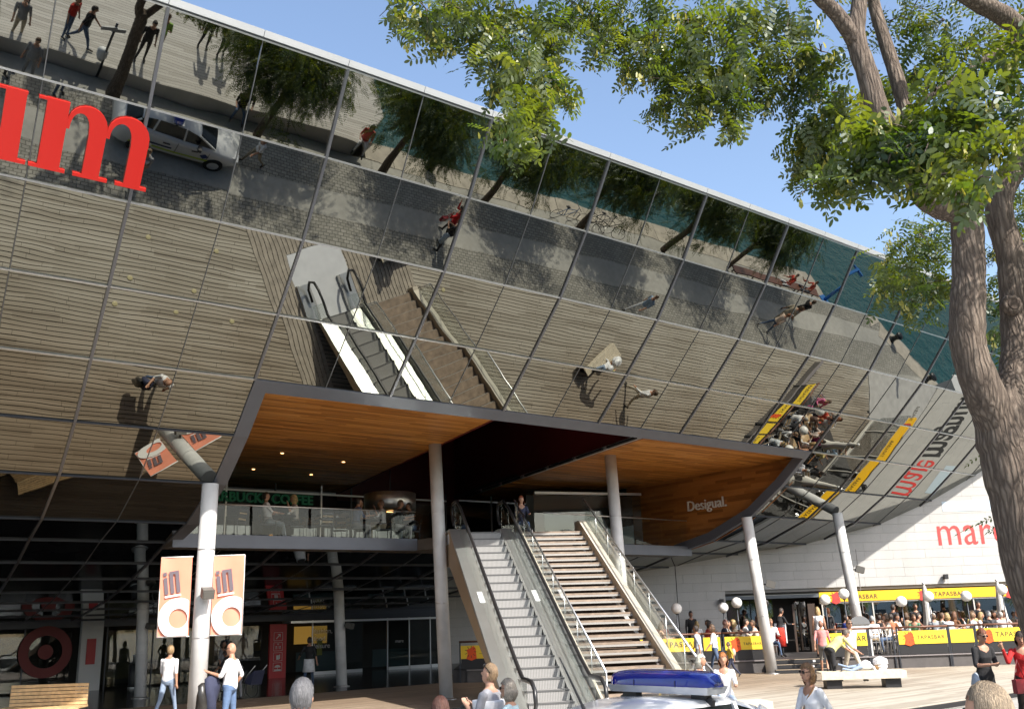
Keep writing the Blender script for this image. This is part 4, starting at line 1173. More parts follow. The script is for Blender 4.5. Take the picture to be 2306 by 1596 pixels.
mb = MB(); mb.plate([sp_(20.3, -42.9, .1), sp_(22.8, -42.9, .1), sp_(22.8, -42.9, .95), sp_(20.3, -42.9, .95)], .05); mb.plate([sp_(24.3, -42.9, .1), sp_(26.4, -42.9, .1), sp_(26.4, -42.9, .9), sp_(24.3, -42.9, .9)], .05); mb.build('counter', mat('teal_counter', (.06, .10, .11), .5), shop)
mb = MB(); mb.plate([sp_(21.1, -42.4, .8), sp_(21.35, -42.4, .8), sp_(21.35, -42.4, 1.5), sp_(21.1, -42.4, 1.5)], .05); mb.build('shop_sign', mat('yellow_strip', (.5, .42, .05), .5), shop)
# white pillar with red strip
pil = empty('white_pillar', UW(10.75, BW + .2, 0), label='white pillar with a red vertical sign strip beside the ring emblem', cat='pillar')
mb = MB(); mb.box((0, 0, 1.3), (.8, .3, 2.6), R(38)); mb.build('pillar_body', mat('pillar_white', (.62, .62, .62), .6), pil)
mb = MB(); mb.box((.1, -.17, 1.45), (.34, .02, .95), R(38)); mb.build('sign_strip', REDSIGN, pil)
# red ring emblem on the glass
ring = empty('ring_emblem', UW(9.15, BW + .12, 1.5), label='dark red ring and dot emblem on the shop glass', cat='emblem')
mb = MB(); n = 40
for i in range(n):
    a0, a1 = 2 * math.pi * i / n, 2 * math.pi * (i + 1) / n
    mb.plate([(TX * r_ * math.cos(a), TY * r_ * math.cos(a), r_ * math.sin(a)) for r_, a in ((.60, a0), (.95, a0), (.95, a1), (.60, a1))], .02)
RINGM = mat('ring_red', (.15, .008, .009), .5)
mb.build('ring', RINGM, ring)
mb = MB(); mb.add([(TX * .27 * math.cos(i * .2618) , TY * .27 * math.cos(i * .2618), .27 * math.sin(i * .2618)) for i in range(24)], [tuple(range(24))]); mb.build('dot', RINGM, ring)
# red wayfinding pillar
red = empty('wayfinding_pillar', UW(18.45, BW + .4, 0), label='red wayfinding pillar with white pictograms by the doors', cat='sign')
mb = MB(); mb.box((0, 0, 1.12), (.78, .12, 2.24), R(38)); mb.build('panel', mat('wayfind_red', (.50, .025, .03), .45), red)
c38, s38 = math.cos(R(38)), math.sin(R(38))
def onp(x, z): return (x * c38 + .066 * s38, x * s38 - .066 * c38, z)
PICT = mat('pictogram_white', (.62, .58, .57), .5)
for i in range(4):
    zc = 1.72 - i * .42; mb = MB()
    for (xa, za, xb, zb) in ((-.2, -.17, .2, -.17), (-.2, .17, .2, .17), (-.2, -.17, -.2, .17), (.2, -.17, .2, .17)):
        mb.bar(onp(xa, zc + za), onp(xb, zc + zb), .012, .012)
    if i == 0:
        mb.bar(onp(-.09, zc - .09), onp(.08, zc + .08), .012, .035); mb.bar(onp(-.02, zc + .09), onp(.1, zc + .09), .012, .03); mb.bar(onp(.09, zc - .02), onp(.09, zc + .1), .012, .03)
    elif i == 1:
        mb.bar(onp(0, zc - .1), onp(0, zc + .05), .012, .012)
        for xx in (-.09, .09): mb.ball(onp(xx, zc + .0), (.03, .01, .03), 8, 5); mb.bar(onp(xx, zc - .1), onp(xx, zc - .02), .012, .03)
        mb.bar(onp(-.04, zc + .11), onp(.04, zc + .11), .012, .03)
    elif i == 2:
        mb.plate([onp(-.07, zc - .12), onp(.04, zc - .12), onp(.04, zc + .06), onp(-.07, zc + .06)], -.01); mb.plate([onp(.05, zc - .12), onp(.1, zc - .08), onp(.1, zc + .1), onp(.05, zc + .06)], -.01)
    else:
        mb.plate([onp(.14 * math.cos(t * .349), zc - .02 + .1 * math.sin(t * .349)) for t in range(10)], -.01); mb.bar(onp(0, zc - .1), onp(0, zc - .02), .012, .015); mb.bar(onp(-.15, zc - .13), onp(.15, zc - .13), .012, .06)
    mb.build('pictogram', PICT, red)
for i, tx in enumerate(('fashion,', 'food,', 'leisure')):
    tag(put_text('door_lettering', tx, .3, PICT, UW(20.36, BW + .05, 1.78 - i * .32), (TX, TY, 0), (0, 0, 1), .003), ('upper', 'middle', 'lower')[i] + ' of three lines of white words on the glass door', 'lettering', 'words on the glass door')
tag(put_text('door_lettering', 'mare', .22, PICT, UW(24.6, BW + .05, 1.22), (TX, TY, 0), (0, 0, 1), .003), 'small white word on the right-hand glass doors', 'lettering')
# red neon loop on the far window
mb = MB(); pts = []
for i in range(49):
    t = i / 48 * 2 * math.pi; rr = .55 + .16 * math.sin(2 * t + .6); pts.append(UW(28.6 + rr * math.cos(t) * 1.3, BW + .1, 1.75 + rr * math.sin(t)))
mb.tube(pts, .12, 8); tag(mb.build('red_loop_sign', mat('loop_red', (.55, .05, .06), .4)), 'red curling loop sign behind the glass near the escalator', 'sign')
# litter bin
bn = empty('litter_bin', UW(12.35, -43.0 + 2.6, 0), label='black litter bin with shiny top near the white pillar', cat='bin')
mb = MB(); mb.lathe((0, 0, 0), [(.26, 0), (.28, .03), (.28, .9), (.2, .95)], 18); mb.build('bin_body', BLACK, bn)
mb = MB(); mb.lathe((0, 0, .95), [(.16, 0), (.16, .26), (.18, .3), (.05, .32)], 18); mb.build('bin_top', STEEL, bn)
mb = MB(); mb.lathe((0, 0, 0), [(.29, 0), (.29, .05), (.285, .06)], 18); mb.build('foot_ring', STEEL, bn)

# ================================================================== people: one continuous body per pose, coloured by region
SLOTS = ('skin', 'upper_arm', 'forearm', 'torso', 'thigh', 'shin', 'foot', 'hair')
def vdir(fl, ab, side):
    """limb direction: fl = forward flexion from hanging (deg), ab = sideways"""
    f, a = R(fl), R(ab); return Vector((side * math.sin(a), math.sin(f) * math.cos(a), -math.cos(f) * math.cos(a)))
POSES = {   # lean, (L arm: flex, abd, elbow), (R arm), (L leg: hip flex, knee), (R leg), head (pitch,yaw), seat
    'stand':   dict(lean=2, aL=(4, 10, 12), aR=(2, 9, 14), lL=(3, 3), lR=(-2, 2), head=(0, 0)),
    'walk':    dict(lean=4, aL=(-22, 9, 18), aR=(24, 8, 24), lL=(26, 12), lR=(-20, 22), head=(0, 0)),
    'stroll':  dict(lean=3, aL=(18, 9, 25), aR=(-14, 10, 15), lL=(-16, 16), lR=(18, 6), head=(2, 10)),
    'jacket':  dict(lean=-2, aL=(20, 8, 85), aR=(-25, 14, 60), lL=(4, 4), lR=(-4, 4), head=(0, 0)),
    'camera':  dict(inw=.75, lean=-3, aL=(14, 8, 112), aR=(14, 8, 112), lL=(3, 2), lR=(-3, 3), head=(12, 0)),
    'hip':     dict(lean=2, aL=(-12, 30, 70), aR=(0, 14, 12), lL=(-14, 20), lR=(16, 4), head=(0, 0)),
    'hold':    dict(inw=.8, lean=4, aL=(12, 10, 88), aR=(14, 10, 84), lL=(10, 10), lR=(-6, 12), head=(-12, 0)),
    'phone':   dict(lean=8, aL=(45, 30, 125), aR=(50, 25, 130), lL=(8, 8), lR=(-8, 14), head=(-22, 0)),
    'bend':    dict(lean=52, aL=(42, 4, 12), aR=(40, 4, 16), lL=(8, 10), lR=(0, 4), head=(-18, 0)),
    'sit':     dict(lean=6, aL=(30, 10, 65), aR=(34, 8, 70), lL=(86, 88), lR=(84, 86), head=(-4, 0), seat=1),
    'sit_talk': dict(lean=12, aL=(52, 14, 80), aR=(26, 10, 60), lL=(88, 90), lR=(82, 84), head=(0, 18), seat=1),
    'sit_back': dict(lean=-10, aL=(24, 16, 40), aR=(20, 14, 50), lL=(74, 60), lR=(78, 66), head=(4, -12), seat=1),
    'sit_drink': dict(lean=4, aL=(46, 12, 120), aR=(28, 10, 70), lL=(86, 90), lR=(86, 84), head=(2, -20), seat=1),
    'serve':   dict(lean=14, aL=(40, 8, 70), aR=(42, 8, 60), lL=(2, 4), lR=(-2, 4), head=(-14, 0)),
    'lie':     dict(lean=2, aL=(120, 20, 60), aR=(110, 25, 70), lL=(4, 20), lR=(20, 30), head=(0, 60)),
}
BODY = {}
def rot_about(v, axis, ang): return Matrix.Rotation(ang, 3, axis) @ v
def body_mesh(pose, fine=False, girth=1., female=False):
    key = (pose, fine, round(girth, 2), female)
    if key in BODY: return BODY[key]
    P = POSES[pose]; H = 1.75
    mb = MB(); segs = []          # (a, b, radius, region)
    X = Vector((1, 0, 0))
    hipz = .92
    Rm = Matrix.Rotation(-R(P['lean']), 3, 'X')
    pel = Vector((0, 0, hipz))
    def T(v): return pel + Rm @ (Vector(v) - pel)
    def cap(a, b, ra, rb, reg, n=10):
        a = Vector(a); b = Vector(b); d = b - a
        mb.tube([a - d.normalized() * ra * .55, a, a.lerp(b, .5), b, b + d.normalized() * rb * .55], [ra * .6, ra, (ra + rb) / 2 * 1.02, rb, rb * .6], n); segs.append((a, b, (ra + rb) / 2, reg))
    g = girth; sh = .185 if not female else .165
    # torso as stacked ellipses
    prof = [(.80, .10, .085), (.86, .165 * g, .115 * g), (.93, .17 * g, .125 * g), (1.03, .15 * g, .118 * g), (1.14, .150 * g, .115 * g), (1.26, .168 * g, .125 * g), (1.36, sh - .012, .115), (1.43, sh - .035, .088), (1.47, .075, .06)]
    if female: prof = [(.80, .10, .085), (.86, .17 * g, .12 * g), (.93, .172 * g, .125 * g), (1.03, .135 * g, .105 * g), (1.12, .128 * g, .102 * g), (1.25, .150 * g, .132 * g), (1.36, sh - .012, .105), (1.43, sh - .035, .08), (1.47, .065, .055)]
    n = 16; vs = []
    for z, rx, ry in prof:
        for k in range(n):
            t = 2 * math.pi * k / n; vs.append(T((rx * math.cos(t), ry * math.sin(t), z)))
    fs = [(i * n + k, i * n + (k + 1) % n, (i + 1) * n + (k + 1) % n, (i + 1) * n + k) for i in range(len(prof) - 1) for k in range(n)] + [tuple(range(n))[::-1], tuple((len(prof) - 1) * n + k for k in range(n))]
    mb.add(vs, fs)
    segs.append((T((0, 0, .98)), T((0, 0, 1.40)), .16, 'torso')); segs.append((T((-.10, 0, 1.38)), T((.10, 0, 1.38)), .09, 'torso'))
    segs.append((T((-.06, 0, .88)), T((.06, 0, .88)), .13, 'thigh'))
    nk = T((0, .0, 1.45)); hd0 = T((0, .012, 1.53))
    cap(nk, hd0, .056, .052, 'skin')
    hp, hy = P['head']
    Hm = Matrix.Rotation(R(hy), 3, 'Z') @ Matrix.Rotation(R(hp) - R(P['lean']) * (.5 if P['lean'] > 30 else 1) * (0 if P['lean'] < 30 else 1), 3, 'X')
    hc = hd0 + Hm @ Vector((0, .015, .105))
    def Hd(v): return hc + Hm @ Vector(v)
    hb = MB(); hb.ball((0, 0, 0), (.076, .097, .118), 14, 10)
    mb.add([Hd(v) for v in hb.v], hb.f)
    jb = MB(); jb.ball((0, .028, -.062), (.052, .064, .062), 10, 8); mb.add([Hd(v) for v in jb.v], jb.f)
    nb = MB(); nb.tube([(0, .088, .018), (0, .112, -.022), (0, .096, -.036)], [.008, .017, .012], 6); mb.add([Hd(v) for v in nb.v], nb.f)
    for s in (-1, 1):
        eb = MB(); eb.ball((s * .078, -.005, -.012), (.013, .02, .032), 8, 6); mb.add([Hd(v) for v in eb.v], eb.f)
    segs.append((Hd((0, 0, -.05)), Hd((0, 0, .05)), .09, 'head'))
    hands = []
    for s, k in ((-1, 'aL'), (1, 'aR')):
        fl, ab, el_ = P[k]; S = T((s * sh, 0, 1.40)); d1 = Rm @ vdir(fl, ab, s) if P['lean'] < 30 else vdir(fl, ab, s)
        E_ = S + d1 * .30
        ax = Vector((1, 0, 0)); d2 = rot_about(d1, ax, R(el_)); d2 = (d2 + Vector((-s * P.get('inw', .25) * math.sin(R(el_)), 0, 0))).normalized()
        W_ = E_ + d2 * .255
        cap(S, E_, .056 * (g * .5 + .5), .043, 'upper_arm'); cap(E_, W_, .041, .029, 'forearm')
        pc = W_ + d2 * .05
        side = d2.cross(Vector((0, 0, 1)) if abs(d2.z) < .9 else Vector((0, 1, 0))).normalized(); nrm = side.cross(d2)
        cap(W_ + d2 * .015, W_ + d2 * .085, .026, .030, 'skin', 8)
        for q, (off, ln) in enumerate(((-.028, .065), (-.009, .078), (.010, .074), (.028, .058))):
            a = W_ + d2 * .088 + side * off; m_ = a + d2 * ln * .5 + nrm * .006; e_ = a + d2 * ln * .9 + nrm * .03
            mb.tube([a, m_, e_], [.0105, .0098, .0075], 6)
        a = W_ + d2 * .035 + side * .03 * -s; mb.tube([a, a + d2 * .03 + side * -.022 * s, a + d2 * .062 + side * -.026 * s + nrm * .01], [.013, .011, .008], 6)
        segs.append((W_, W_ + d2 * .17, .035, 'skin')); hands.append(W_ + d2 * .09)
    for s, k in ((-1, 'lL'), (1, 'lR')):
        hf, kf = P[k]; hx = .09; A = Vector((s * hx, 0, hipz - .04)); 
        d1 = vdir(hf, 4 if hf < 60 else 8, s); K = A + d1 * .43
        d2 = rot_about(d1, X, -R(kf)); An = K + d2 * .41
        cap(A, K, .082 * g, .056, 'thigh', 12); cap(K, An, .054, .037, 'shin', 10)
        ca = Vector((0, -.02, .3)); calf = K.lerp(An, .28) + rot_about(d2, X, -R(90)) * .012
        td = rot_about(d2, X, R(90)); td = (td * 1.0 + Vector((0, 0, -.12))).normalized()
        heel = An + d2 * .045 - td * .035; toe = An + d2 * .06 + td * .165
        mb.tube([heel - td * .02, heel + td * .01, An + d2 * .035 + td * .06, toe - td * .03, toe], [.025, .038, .04, .034, .016], 8); segs.append((heel, toe, .045, 'foot'))
    me0 = mb.mesh('body'); ob = bpy.data.objects.new('tmp', me0); COL.objects.link(ob)
    m1 = ob.modifiers.new('r', 'REMESH'); m1.mode = 'VOXEL'; m1.voxel_size = .0115 if fine else .019
    m2 = ob.modifiers.new('s', 'SMOOTH'); m2.factor = .5; m2.iterations = 2
    dg = bpy.context.evaluated_depsgraph_get(); me = bpy.data.meshes.new_from_object(ob.evaluated_get(dg)); bpy.data.objects.remove(ob); bpy.data.meshes.remove(me0)
    nf = len(me.polygons); cen = np.empty(nf * 3); me.polygons.foreach_get('center', cen); cen = cen.reshape(-1, 3)
    best = np.full(nf, 1e9); reg = np.zeros(nf, int); names = ['skin', 'upper_arm', 'forearm', 'torso', 'thigh', 'shin', 'foot', 'head']
    for a, b_, r_, rg in segs:
        a = np.array(a); d = np.array(b_) - a; t = np.clip(((cen - a) @ d) / (d @ d + 1e-9), 0, 1); dist = np.linalg.norm(cen - (a + t[:, None] * d), axis=1) - r_
        m_ = dist < best; best[m_] = dist[m_]; reg[m_] = names.index(rg)
    Ri = np.array(Rm.inverted()); pl_ = (cen - np.array(pel)) @ Ri.T + np.array(pel)
    tor = (reg == 3); ax_ = np.abs(pl_[:, 0])
    nk_ = tor & (pl_[:, 2] > 1.425) & (ax_ < .085)
    if female: nk_ |= tor & (pl_[:, 1] > .0) & (pl_[:, 2] > 1.335 + ax_ * .55) & (ax_ < .10)
    else: nk_ |= tor & (pl_[:, 1] > .03) & (pl_[:, 2] > 1.385 + ax_ * .9) & (ax_ < .06)
    reg[nk_] = 0
    Hi = np.array(Hm.inverted()); loc_ = (cen - np.array(hc)) @ Hi.T
    hd_ = (reg == 7)
    out = np.where(hd_, 0, reg)
    me.polygons.foreach_set('material_index', out.astype(np.int32)); me.polygons.foreach_set('use_smooth', np.ones(nf, bool)); me.update()
    for i in range(7): me.materials.append(None)
    zmin = min(v.co.z for v in me.vertices); 
    info = dict(me=me, hc=hc, Hm=Hm.to_4x4(), zmin=zmin, hands=hands, T=T, seat=hipz - .13)
    BODY[key] = info
    return info
HAIRM = {}
def hair_mesh(style):
    if style in HAIRM: return HAIRM[style]
    mb = MB(); n, m_ = 34, 22; vs = []; keep = []; r2 = random.Random(len(style))
    for i in range(m_ + 1):
        th = math.pi * i / m_
        for k in range(n):
            t = 2 * math.pi * k / n; x, y, z = math.sin(th) * math.cos(t), math.sin(th) * math.sin(t), math.cos(th)
            lock = .035 * math.sin(11 * t + 2.5 * math.sin(3 * th)) + .025 * math.sin(19 * t + 5 * th) + r2.uniform(-.022, .022)
            s = {'crop': 1.045, 'short': 1.13, 'bob': 1.16, 'long': 1.15}[style]
            jit = 1 + lock * (.35 if style == 'crop' else 1.)
            zz = z * .118 * s * (1.03 if z > 0 else 1); w_ = 1.
            if style == 'long' and z < 0: zz = z * .30; w_ = 1.14 + .30 * abs(z)
            if style == 'bob' and z < 0: zz = z * .185; w_ = 1.16 + .14 * abs(z)
            vs.append((x * .077 * s * jit * w_, y * .097 * s * jit * (w_ if y < 0 else 1) - .005, zz * (1 + lock * .5))); keep.append((x, y, z))
    fs = []
    for i in range(m_):
        for k in range(n):
            q = (i * n + k, i * n + (k + 1) % n, (i + 1) * n + (k + 1) % n, (i + 1) * n + k)
            c_ = [sum(keep[v][a] for v in q) / 4 for a in range(3)]; fr_ = .08 * math.sin(13 * math.atan2(c_[1], c_[0]))
            if c_[1] > .25 and c_[2] < .46 + fr_: continue
            if style in ('short', 'crop'):
                if c_[1] > -.05 and c_[2] < -.12 + fr_: continue
                if c_[2] < -.62 + fr_: continue
                if c_[1] > .05 and c_[2] < .12 + fr_: continue
            elif c_[1] > .12 and c_[2] < -.92: continue
            fs.append(q)
    mb.add(vs, fs, True); me = mb.mesh('hair'); HAIRM[style] = me
    return me
HAIRMATS = {}
def hair_mat(col):
    key = tuple(round(c_, 3) for c_ in col)
    if key in HAIRMATS: return HAIRMATS[key]
    b = NB('hair_%03d_%03d_%03d' % tuple(int(c_ * 255) for c_ in col)); tc = b.n('TexCoord').outputs['Object']
    st = b.noise(b.scale(tc, (150., 150., 22.)), 1., 4., .6); bg_ = b.noise(b.scale(tc, (14., 14., 9.)), 1., 3.)
    t = b.math('ADD', b.math('MULTIPLY', st, .65), b.math('MULTIPLY', bg_, .35))
    c1 = tuple(c_ * .38 for c_ in col); c3 = tuple(min(c_ * 1.9 + .02, .8) for c_ in col)
    b.l(b.ramp(t, [(.32, c1), (.5, col), (.68, c3)]), b.b.inputs['Base Color']); b.b.inputs['Roughness'].default_value = .45
    b.bump(st, .012); HAIRMATS[key] = b.m
    return b.m
SKINS = [(.42, .225, .145), (.36, .185, .115), (.47, .265, .18), (.30, .155, .095)]
def cm(kind, col):
    nm = f'{kind}_{int(col[0]*255):03d}_{int(col[1]*255):03d}_{int(col[2]*255):03d}'
    if kind == 'cloth': return mat(nm, col, .85, 0, .14, 9, .016, 8)
    if kind == 'skin': return mat(nm, col, .5, 0, .12, 16, .003, 60)
    if kind == 'hair': return mat(nm, col, .55, 0, .28, 45, .004, 90)
    return mat(nm, col, .6)
Wt, Bk, Jn, Lj, Kh, Gy, Nv = (.74, .74, .75), (.018, .018, .02), (.07, .11, .19), (.24, .31, .42), (.38, .33, .24), (.22, .22, .23), (.03, .035, .07)
BR, DB_, BL, GH, RH_ = (.09, .05, .025), (.03, .02, .015), (.42, .29, .13), (.38, .38, .37), (.28, .09, .03)
PERSONS = []
def person(pose, xy, z, head, label, top=Wt, bot=Jn, hair=('short', BR), skin=0, h=1.75, sleeve='short', legs='long', shoes=(.05, .045, .04), girth=1., female=False, fine=False, group=None, glasses=False, tilt=None):
    """head = heading in degrees (0 looks away from the camera, 90 looks right)"""
    inf = body_mesh(pose, fine, girth, female); sc = h / 1.75
    e = empty('person', (xy[0], xy[1], z - (inf['zmin'] if 'sit' not in pose and pose != 'lie' else 0) * sc), -R(head), label, 'person', group)
    e.scale = (sc, sc, sc)
    if 'sit' in pose: e.location.z = z - inf['seat'] * sc
    if tilt: e.rotation_euler = tilt
    o = link('body', inf['me'], e)
    sk = cm('skin', SKINS[skin]); tp = cm('cloth', top); bt = cm('cloth', bot); sh = cm('shoe', shoes)
    ms = [sk, tp if sleeve in ('short', 'long') else sk, tp if sleeve == 'long' else sk, tp, bt, bt if legs == 'long' else sk, sh]
    for i, m_ in enumerate(ms):
        o.material_slots[i].link = 'OBJECT'; o.material_slots[i].material = m_
    if hair:
        ho = link('hair', hair_mesh(hair[0]), e); ho.matrix_local = Matrix.Translation(inf['hc']) @ inf['Hm']
        if not ho.data.materials: ho.data.materials.append(None)
        ho.material_slots[0].link = 'OBJECT'; ho.material_slots[0].material = hair_mat(hair[1])
    hm = Matrix.Translation(inf['hc']) @ inf['Hm']
    if fine or glasses:
        if not glasses:
            mb = MB()
            for s in (-1, 1): mb.ball((s * .031, .088, .012), (.014, .008, .008), 8, 6)
            eo = mb.build('eyes', mat('eye_dark', (.03, .02, .015), .3), e); eo.matrix_local = hm
        else:
            mb = MB()
            for s in (-1, 1): mb.ball((s * .034, .093, .013), (.031, .012, .022), 10, 6); mb.bar((s * .062, .085, .016), (s * .08, -.01, .016), .005, .006)
            mb.bar((-.01, .105, .017), (.01, .105, .017), .006, .006)
            eo = mb.build('sunglasses', mat('lens_black', (.012, .01, .01), .12), e); eo.matrix_local = hm
        mb = MB(); mb.ball((0, .089, -.066), (.024, .008, .006), 8, 5); mo = mb.build('mouth', mat('lips', (.34, .12, .10), .5), e); mo.matrix_local = hm
    return e
def child(e, name, mb, m):
    return mb.build(name, m, e)

DK = 0.0; RZ = ROADZ
# --- on the deck and road, seen directly and in the mirror
person('stroll', (-8.9, 25.3), DK, 8, 'man in white polo shirt and pale jeans walking away beside the bright column', Wt, Lj, ('short', (.30, .20, .10)), girth=1.02, fine=True)
p2 = person('jacket', (-6.0, 20.7), DK, -82, 'bald man in white shirt and sunglasses carrying dark jackets', Wt, (.10, .16, .28), None, 0, 1.8, girth=1.12, fine=True, glasses=True)
def jacket(e, p, size, m, name):
    mb = MB(); n = 14; vs = []
    prof = ((.06, 0), (.16, -.05), (.20, -.25), (.18, -.5), (.14, -.72), (.05, -.78))
    for r_, z in prof:
        for k in range(n):
            t = 2 * math.pi * k / n; q = 1 + .25 * math.sin(3 * t + z * 9)
            vs.append((p[0] + r_ * size[0] * q * math.cos(t), p[1] + r_ * size[1] * q * math.sin(t), p[2] + z * size[2]))
    fs = [(i * n + k, i * n + (k + 1) % n, (i + 1) * n + (k + 1) % n, (i + 1) * n + k) for i in range(len(prof) - 1) for k in range(n)]
    mb.add(vs, fs, True); return mb.build(name, m, e)
jacket(p2, (-.18, .32, 1.14), (.9, .75, 1.0), cm('cloth', Nv), 'jacket')
jacket(p2, (-.30, .42, 1.02), (.7, .6, .95), mat('black_leather', (.03, .028, .026), .3, 0, .3, 6, .01, 9), 'jacket')
p3 = person('hip', (-7.7, 36.3), DK, -8, 'waitress in black top with white apron walking to the doors', Bk, Jn, ('short', DB_), 0, 1.7, female=True)
mb = MB(); mb.lathe((0, 0, 0), [(.185, .98), (.20, .80), (.23, .52)], 18); child(p3, 'apron', mb, cm('cloth', Wt))
person('stand', (-10.9, 36.4), DK, 100, 'dark haired woman in grey standing in the shade by the doors', Gy, Bk, ('bob', DB_), 1, 1.65, female=True)
person('bend', (-8.9, 31.5), DK, -60, 'person in dark clothes leaning over a pushchair in the shade', Bk, Gy, ('short', DB_), 1, 1.7)
pc_ = empty('pushchair', (-8.6, 31.9, 0), 1., 'pushchair with large wheel in the shade behind the bald man', 'pushchair')
for sx in (-.25, .25):
    mb = MB(); mb.tube([(sx, .2 + .28 * math.cos(t * .35), .3 + .28 * math.sin(t * .35)) for t in range(19)], .014, 6); mb.build('wheel', BLACK, pc_)
    mb = MB(); mb.tube([(sx, .2, .3), (sx, -.1, .7), (sx, -.45, 1.0)], .014, 6); mb.build('handle', STEEL, pc_)
mb = MB(); mb.hexa([(-.22, -.25, .42), (.22, -.25, .42), (.22, .25, .5), (-.22, .25, .5), (-.22, -.4, .85), (.22, -.4, .85), (.22, .0, .62), (-.22, .0, .62)]); mb.build('seat', cm('cloth', Nv), pc_)
person('stand', (-1.72, 7.8), RZ, 12, 'grey haired man seen from behind, only his head in view', Wt, Bk, ('short', (.10, .10, .105)), 0, 1.83, fine=True)
person('stand', (-.72, 8.79), RZ, -5, 'brown haired woman, only the top of her head in view', Bk, Jn, ('bob', (.07, .025, .015)), 0, 1.60, fine=True, female=True)
p8 = person('camera', (-.42, 12.19), RZ, -66, 'cropped blond man in striped polo shirt holding a camera', (.30, .30, .32), Kh, ('crop', (.24, .16, .09)), 2, 1.72, girth=1.16, fine=True)
mb = MB(); mb.lathe((0, 0, 0), [(.182, 1.10), (.186, 1.11), (.192, 1.18), (.190, 1.19)], 20); q_ = child(p8, 'shirt_stripe', mb, cm('cloth', Wt))
mb = MB(); mb.lathe((0, 0, 0), [(.192, 1.22), (.198, 1.24), (.203, 1.31), (.198, 1.33)], 20); child(p8, 'shirt_stripe', mb, cm('cloth', Wt))
mb = MB()
for s in (-1, 1): mb.ball((s * .034, .075, .085), (.03, .014, .02), 8, 6); mb.bar((s * .064, .06, .085), (s * .082, -.04, .02), .006, .008)
q_ = mb.build('sunglasses', MATS['lens_black'], p8); q_.matrix_local = Matrix.Translation(body_mesh('camera', True, 1.16)['hc']) @ body_mesh('camera', True, 1.16)['Hm']
cmr = empty('camera_body', (-.42 - .31, 12.19 + .14, 1.12), R(66), 'black camera with lens in the hands of the striped shirt man', 'camera')
mb = MB(); mb.box((0, 0, 0), (.14, .07, .1)); mb.box((0, -.0, .06), (.06, .05, .04)); mb.build('housing', BLACK, cmr)
mb = MB(); mb.tube([(0, .03, 0), (0, .14, 0)], [.035, .04], 14); mb.build('lens', mat('lens_ring', (.06, .06, .06), .25), cmr)
person('stand', (-.14, 11.92), RZ, -70, 'woman with streaked grey bob and pale blue top beside the camera man', (.42, .56, .60), Bk, ('bob', (.25, .22, .18)), 0, 1.55, female=True, fine=True, glasses=True)
pw = person('walk', (3.72, 13.05), RZ, -112, 'woman with brown bob and sunglasses in white blouse', Wt, Kh, ('bob', (.17, .09, .035)), 0, 1.62, sleeve='short', female=True, fine=True, girth=1.1, glasses=True)
mb = MB(); mb.tube([(-.15, .09, 1.46), (0, .15, 1.25), (.14, .13, 1.05), (.2, .02, .9)], .012, 6); child(pw, 'bag_strap', mb, mat('tan_leather', (.25, .13, .05), .5))
person('stand', (1.78, 3.83), .215, -32, 'cropped blond man close to the camera, only the top of his head in view', Gy, Kh, ('crop', (.25, .19, .125)), 2, 1.62, fine=True)
p12 = person('hold', (8.57, 18.81), RZ, 168, 'red haired woman in black top and sunglasses on the right', Bk, Bk, ('short', (.16, .05, .02)), 0, 1.76, female=True, fine=True, glasses=True, girth=1.05)
jacket(p12, (.16, -.02, .98), (.5, .45, .8), cm('cloth', (.36, .42, .50)), 'tied_jacket')
p13 = person('phone', (9.15, 18.5), RZ, 195, 'dark haired woman in red sweater holding a phone to her ear', (.52, .02, .02), (.03, .022, .018), ('bob', (.04, .025, .02)), 0, 1.72, 'long', female=True, fine=True)
hb_ = empty('handbag', (8.9, 18.2, .72), R(20), 'dark red shoulder bag of the woman on the phone', 'bag')
mb = MB(); mb.box((0, 0, 0), (.28, .1, .24)); mb.build('bag_body', mat('red_leather', (.22, .01, .02), .4), hb_); mb = MB(); mb.tube([(-.12, 0, .12), (.05, .05, .45), (.12, 0, .12)], .01, 6); mb.build('strap', MATS['red_leather'], hb_)
person('bend', (8.75, 28.6), DK, 75, 'man in pale yellow shirt bending over the bench', (.60, .56, .24), Bk, ('short', (.08, .06, .045)), 1, 1.78, girth=1.1, fine=True)
person('walk', (10.0, 30.6), DK, 165, 'man in long-sleeved white shirt and beige trousers behind the bench', Wt, (.52, .46, .36), ('short', (.12, .08, .05)), 0, 1.8, 'long', fine=True, glasses=True, girth=1.05)
pk = person('walk', (7.1, 34.3), DK, -88, 'small boy with backpack walking left in front of the terrace', (.55, .38, .06), Nv, ('crop', (.10, .08, .06)), 1, 1.16)
mb = MB(); mb.ball((0, -.17, 1.22), (.15, .11, .2), 12, 8); child(pk, 'backpack', mb, mat('backpack_pale', (.58, .45, .36), .7))
person('walk', (6.2, 35.2), DK, -60, 'man in blue white shirt walking behind the stair glass', (.45, .50, .60), Gy, ('short', DB_), 0, 1.72)
person('stroll', (6.8, 35.4), DK, -75, 'woman in white top walking behind the stair glass', Wt, Jn, ('bob', BR), 0, 1.68, female=True)
person('walk', (10.45, 34.9), DK, 25, 'man in pink shirt and grey shorts going up to the terrace', (.60, .25, .24), (.20, .20, .19), ('crop', (.25, .12, .08)), 0, 1.74, legs='short')
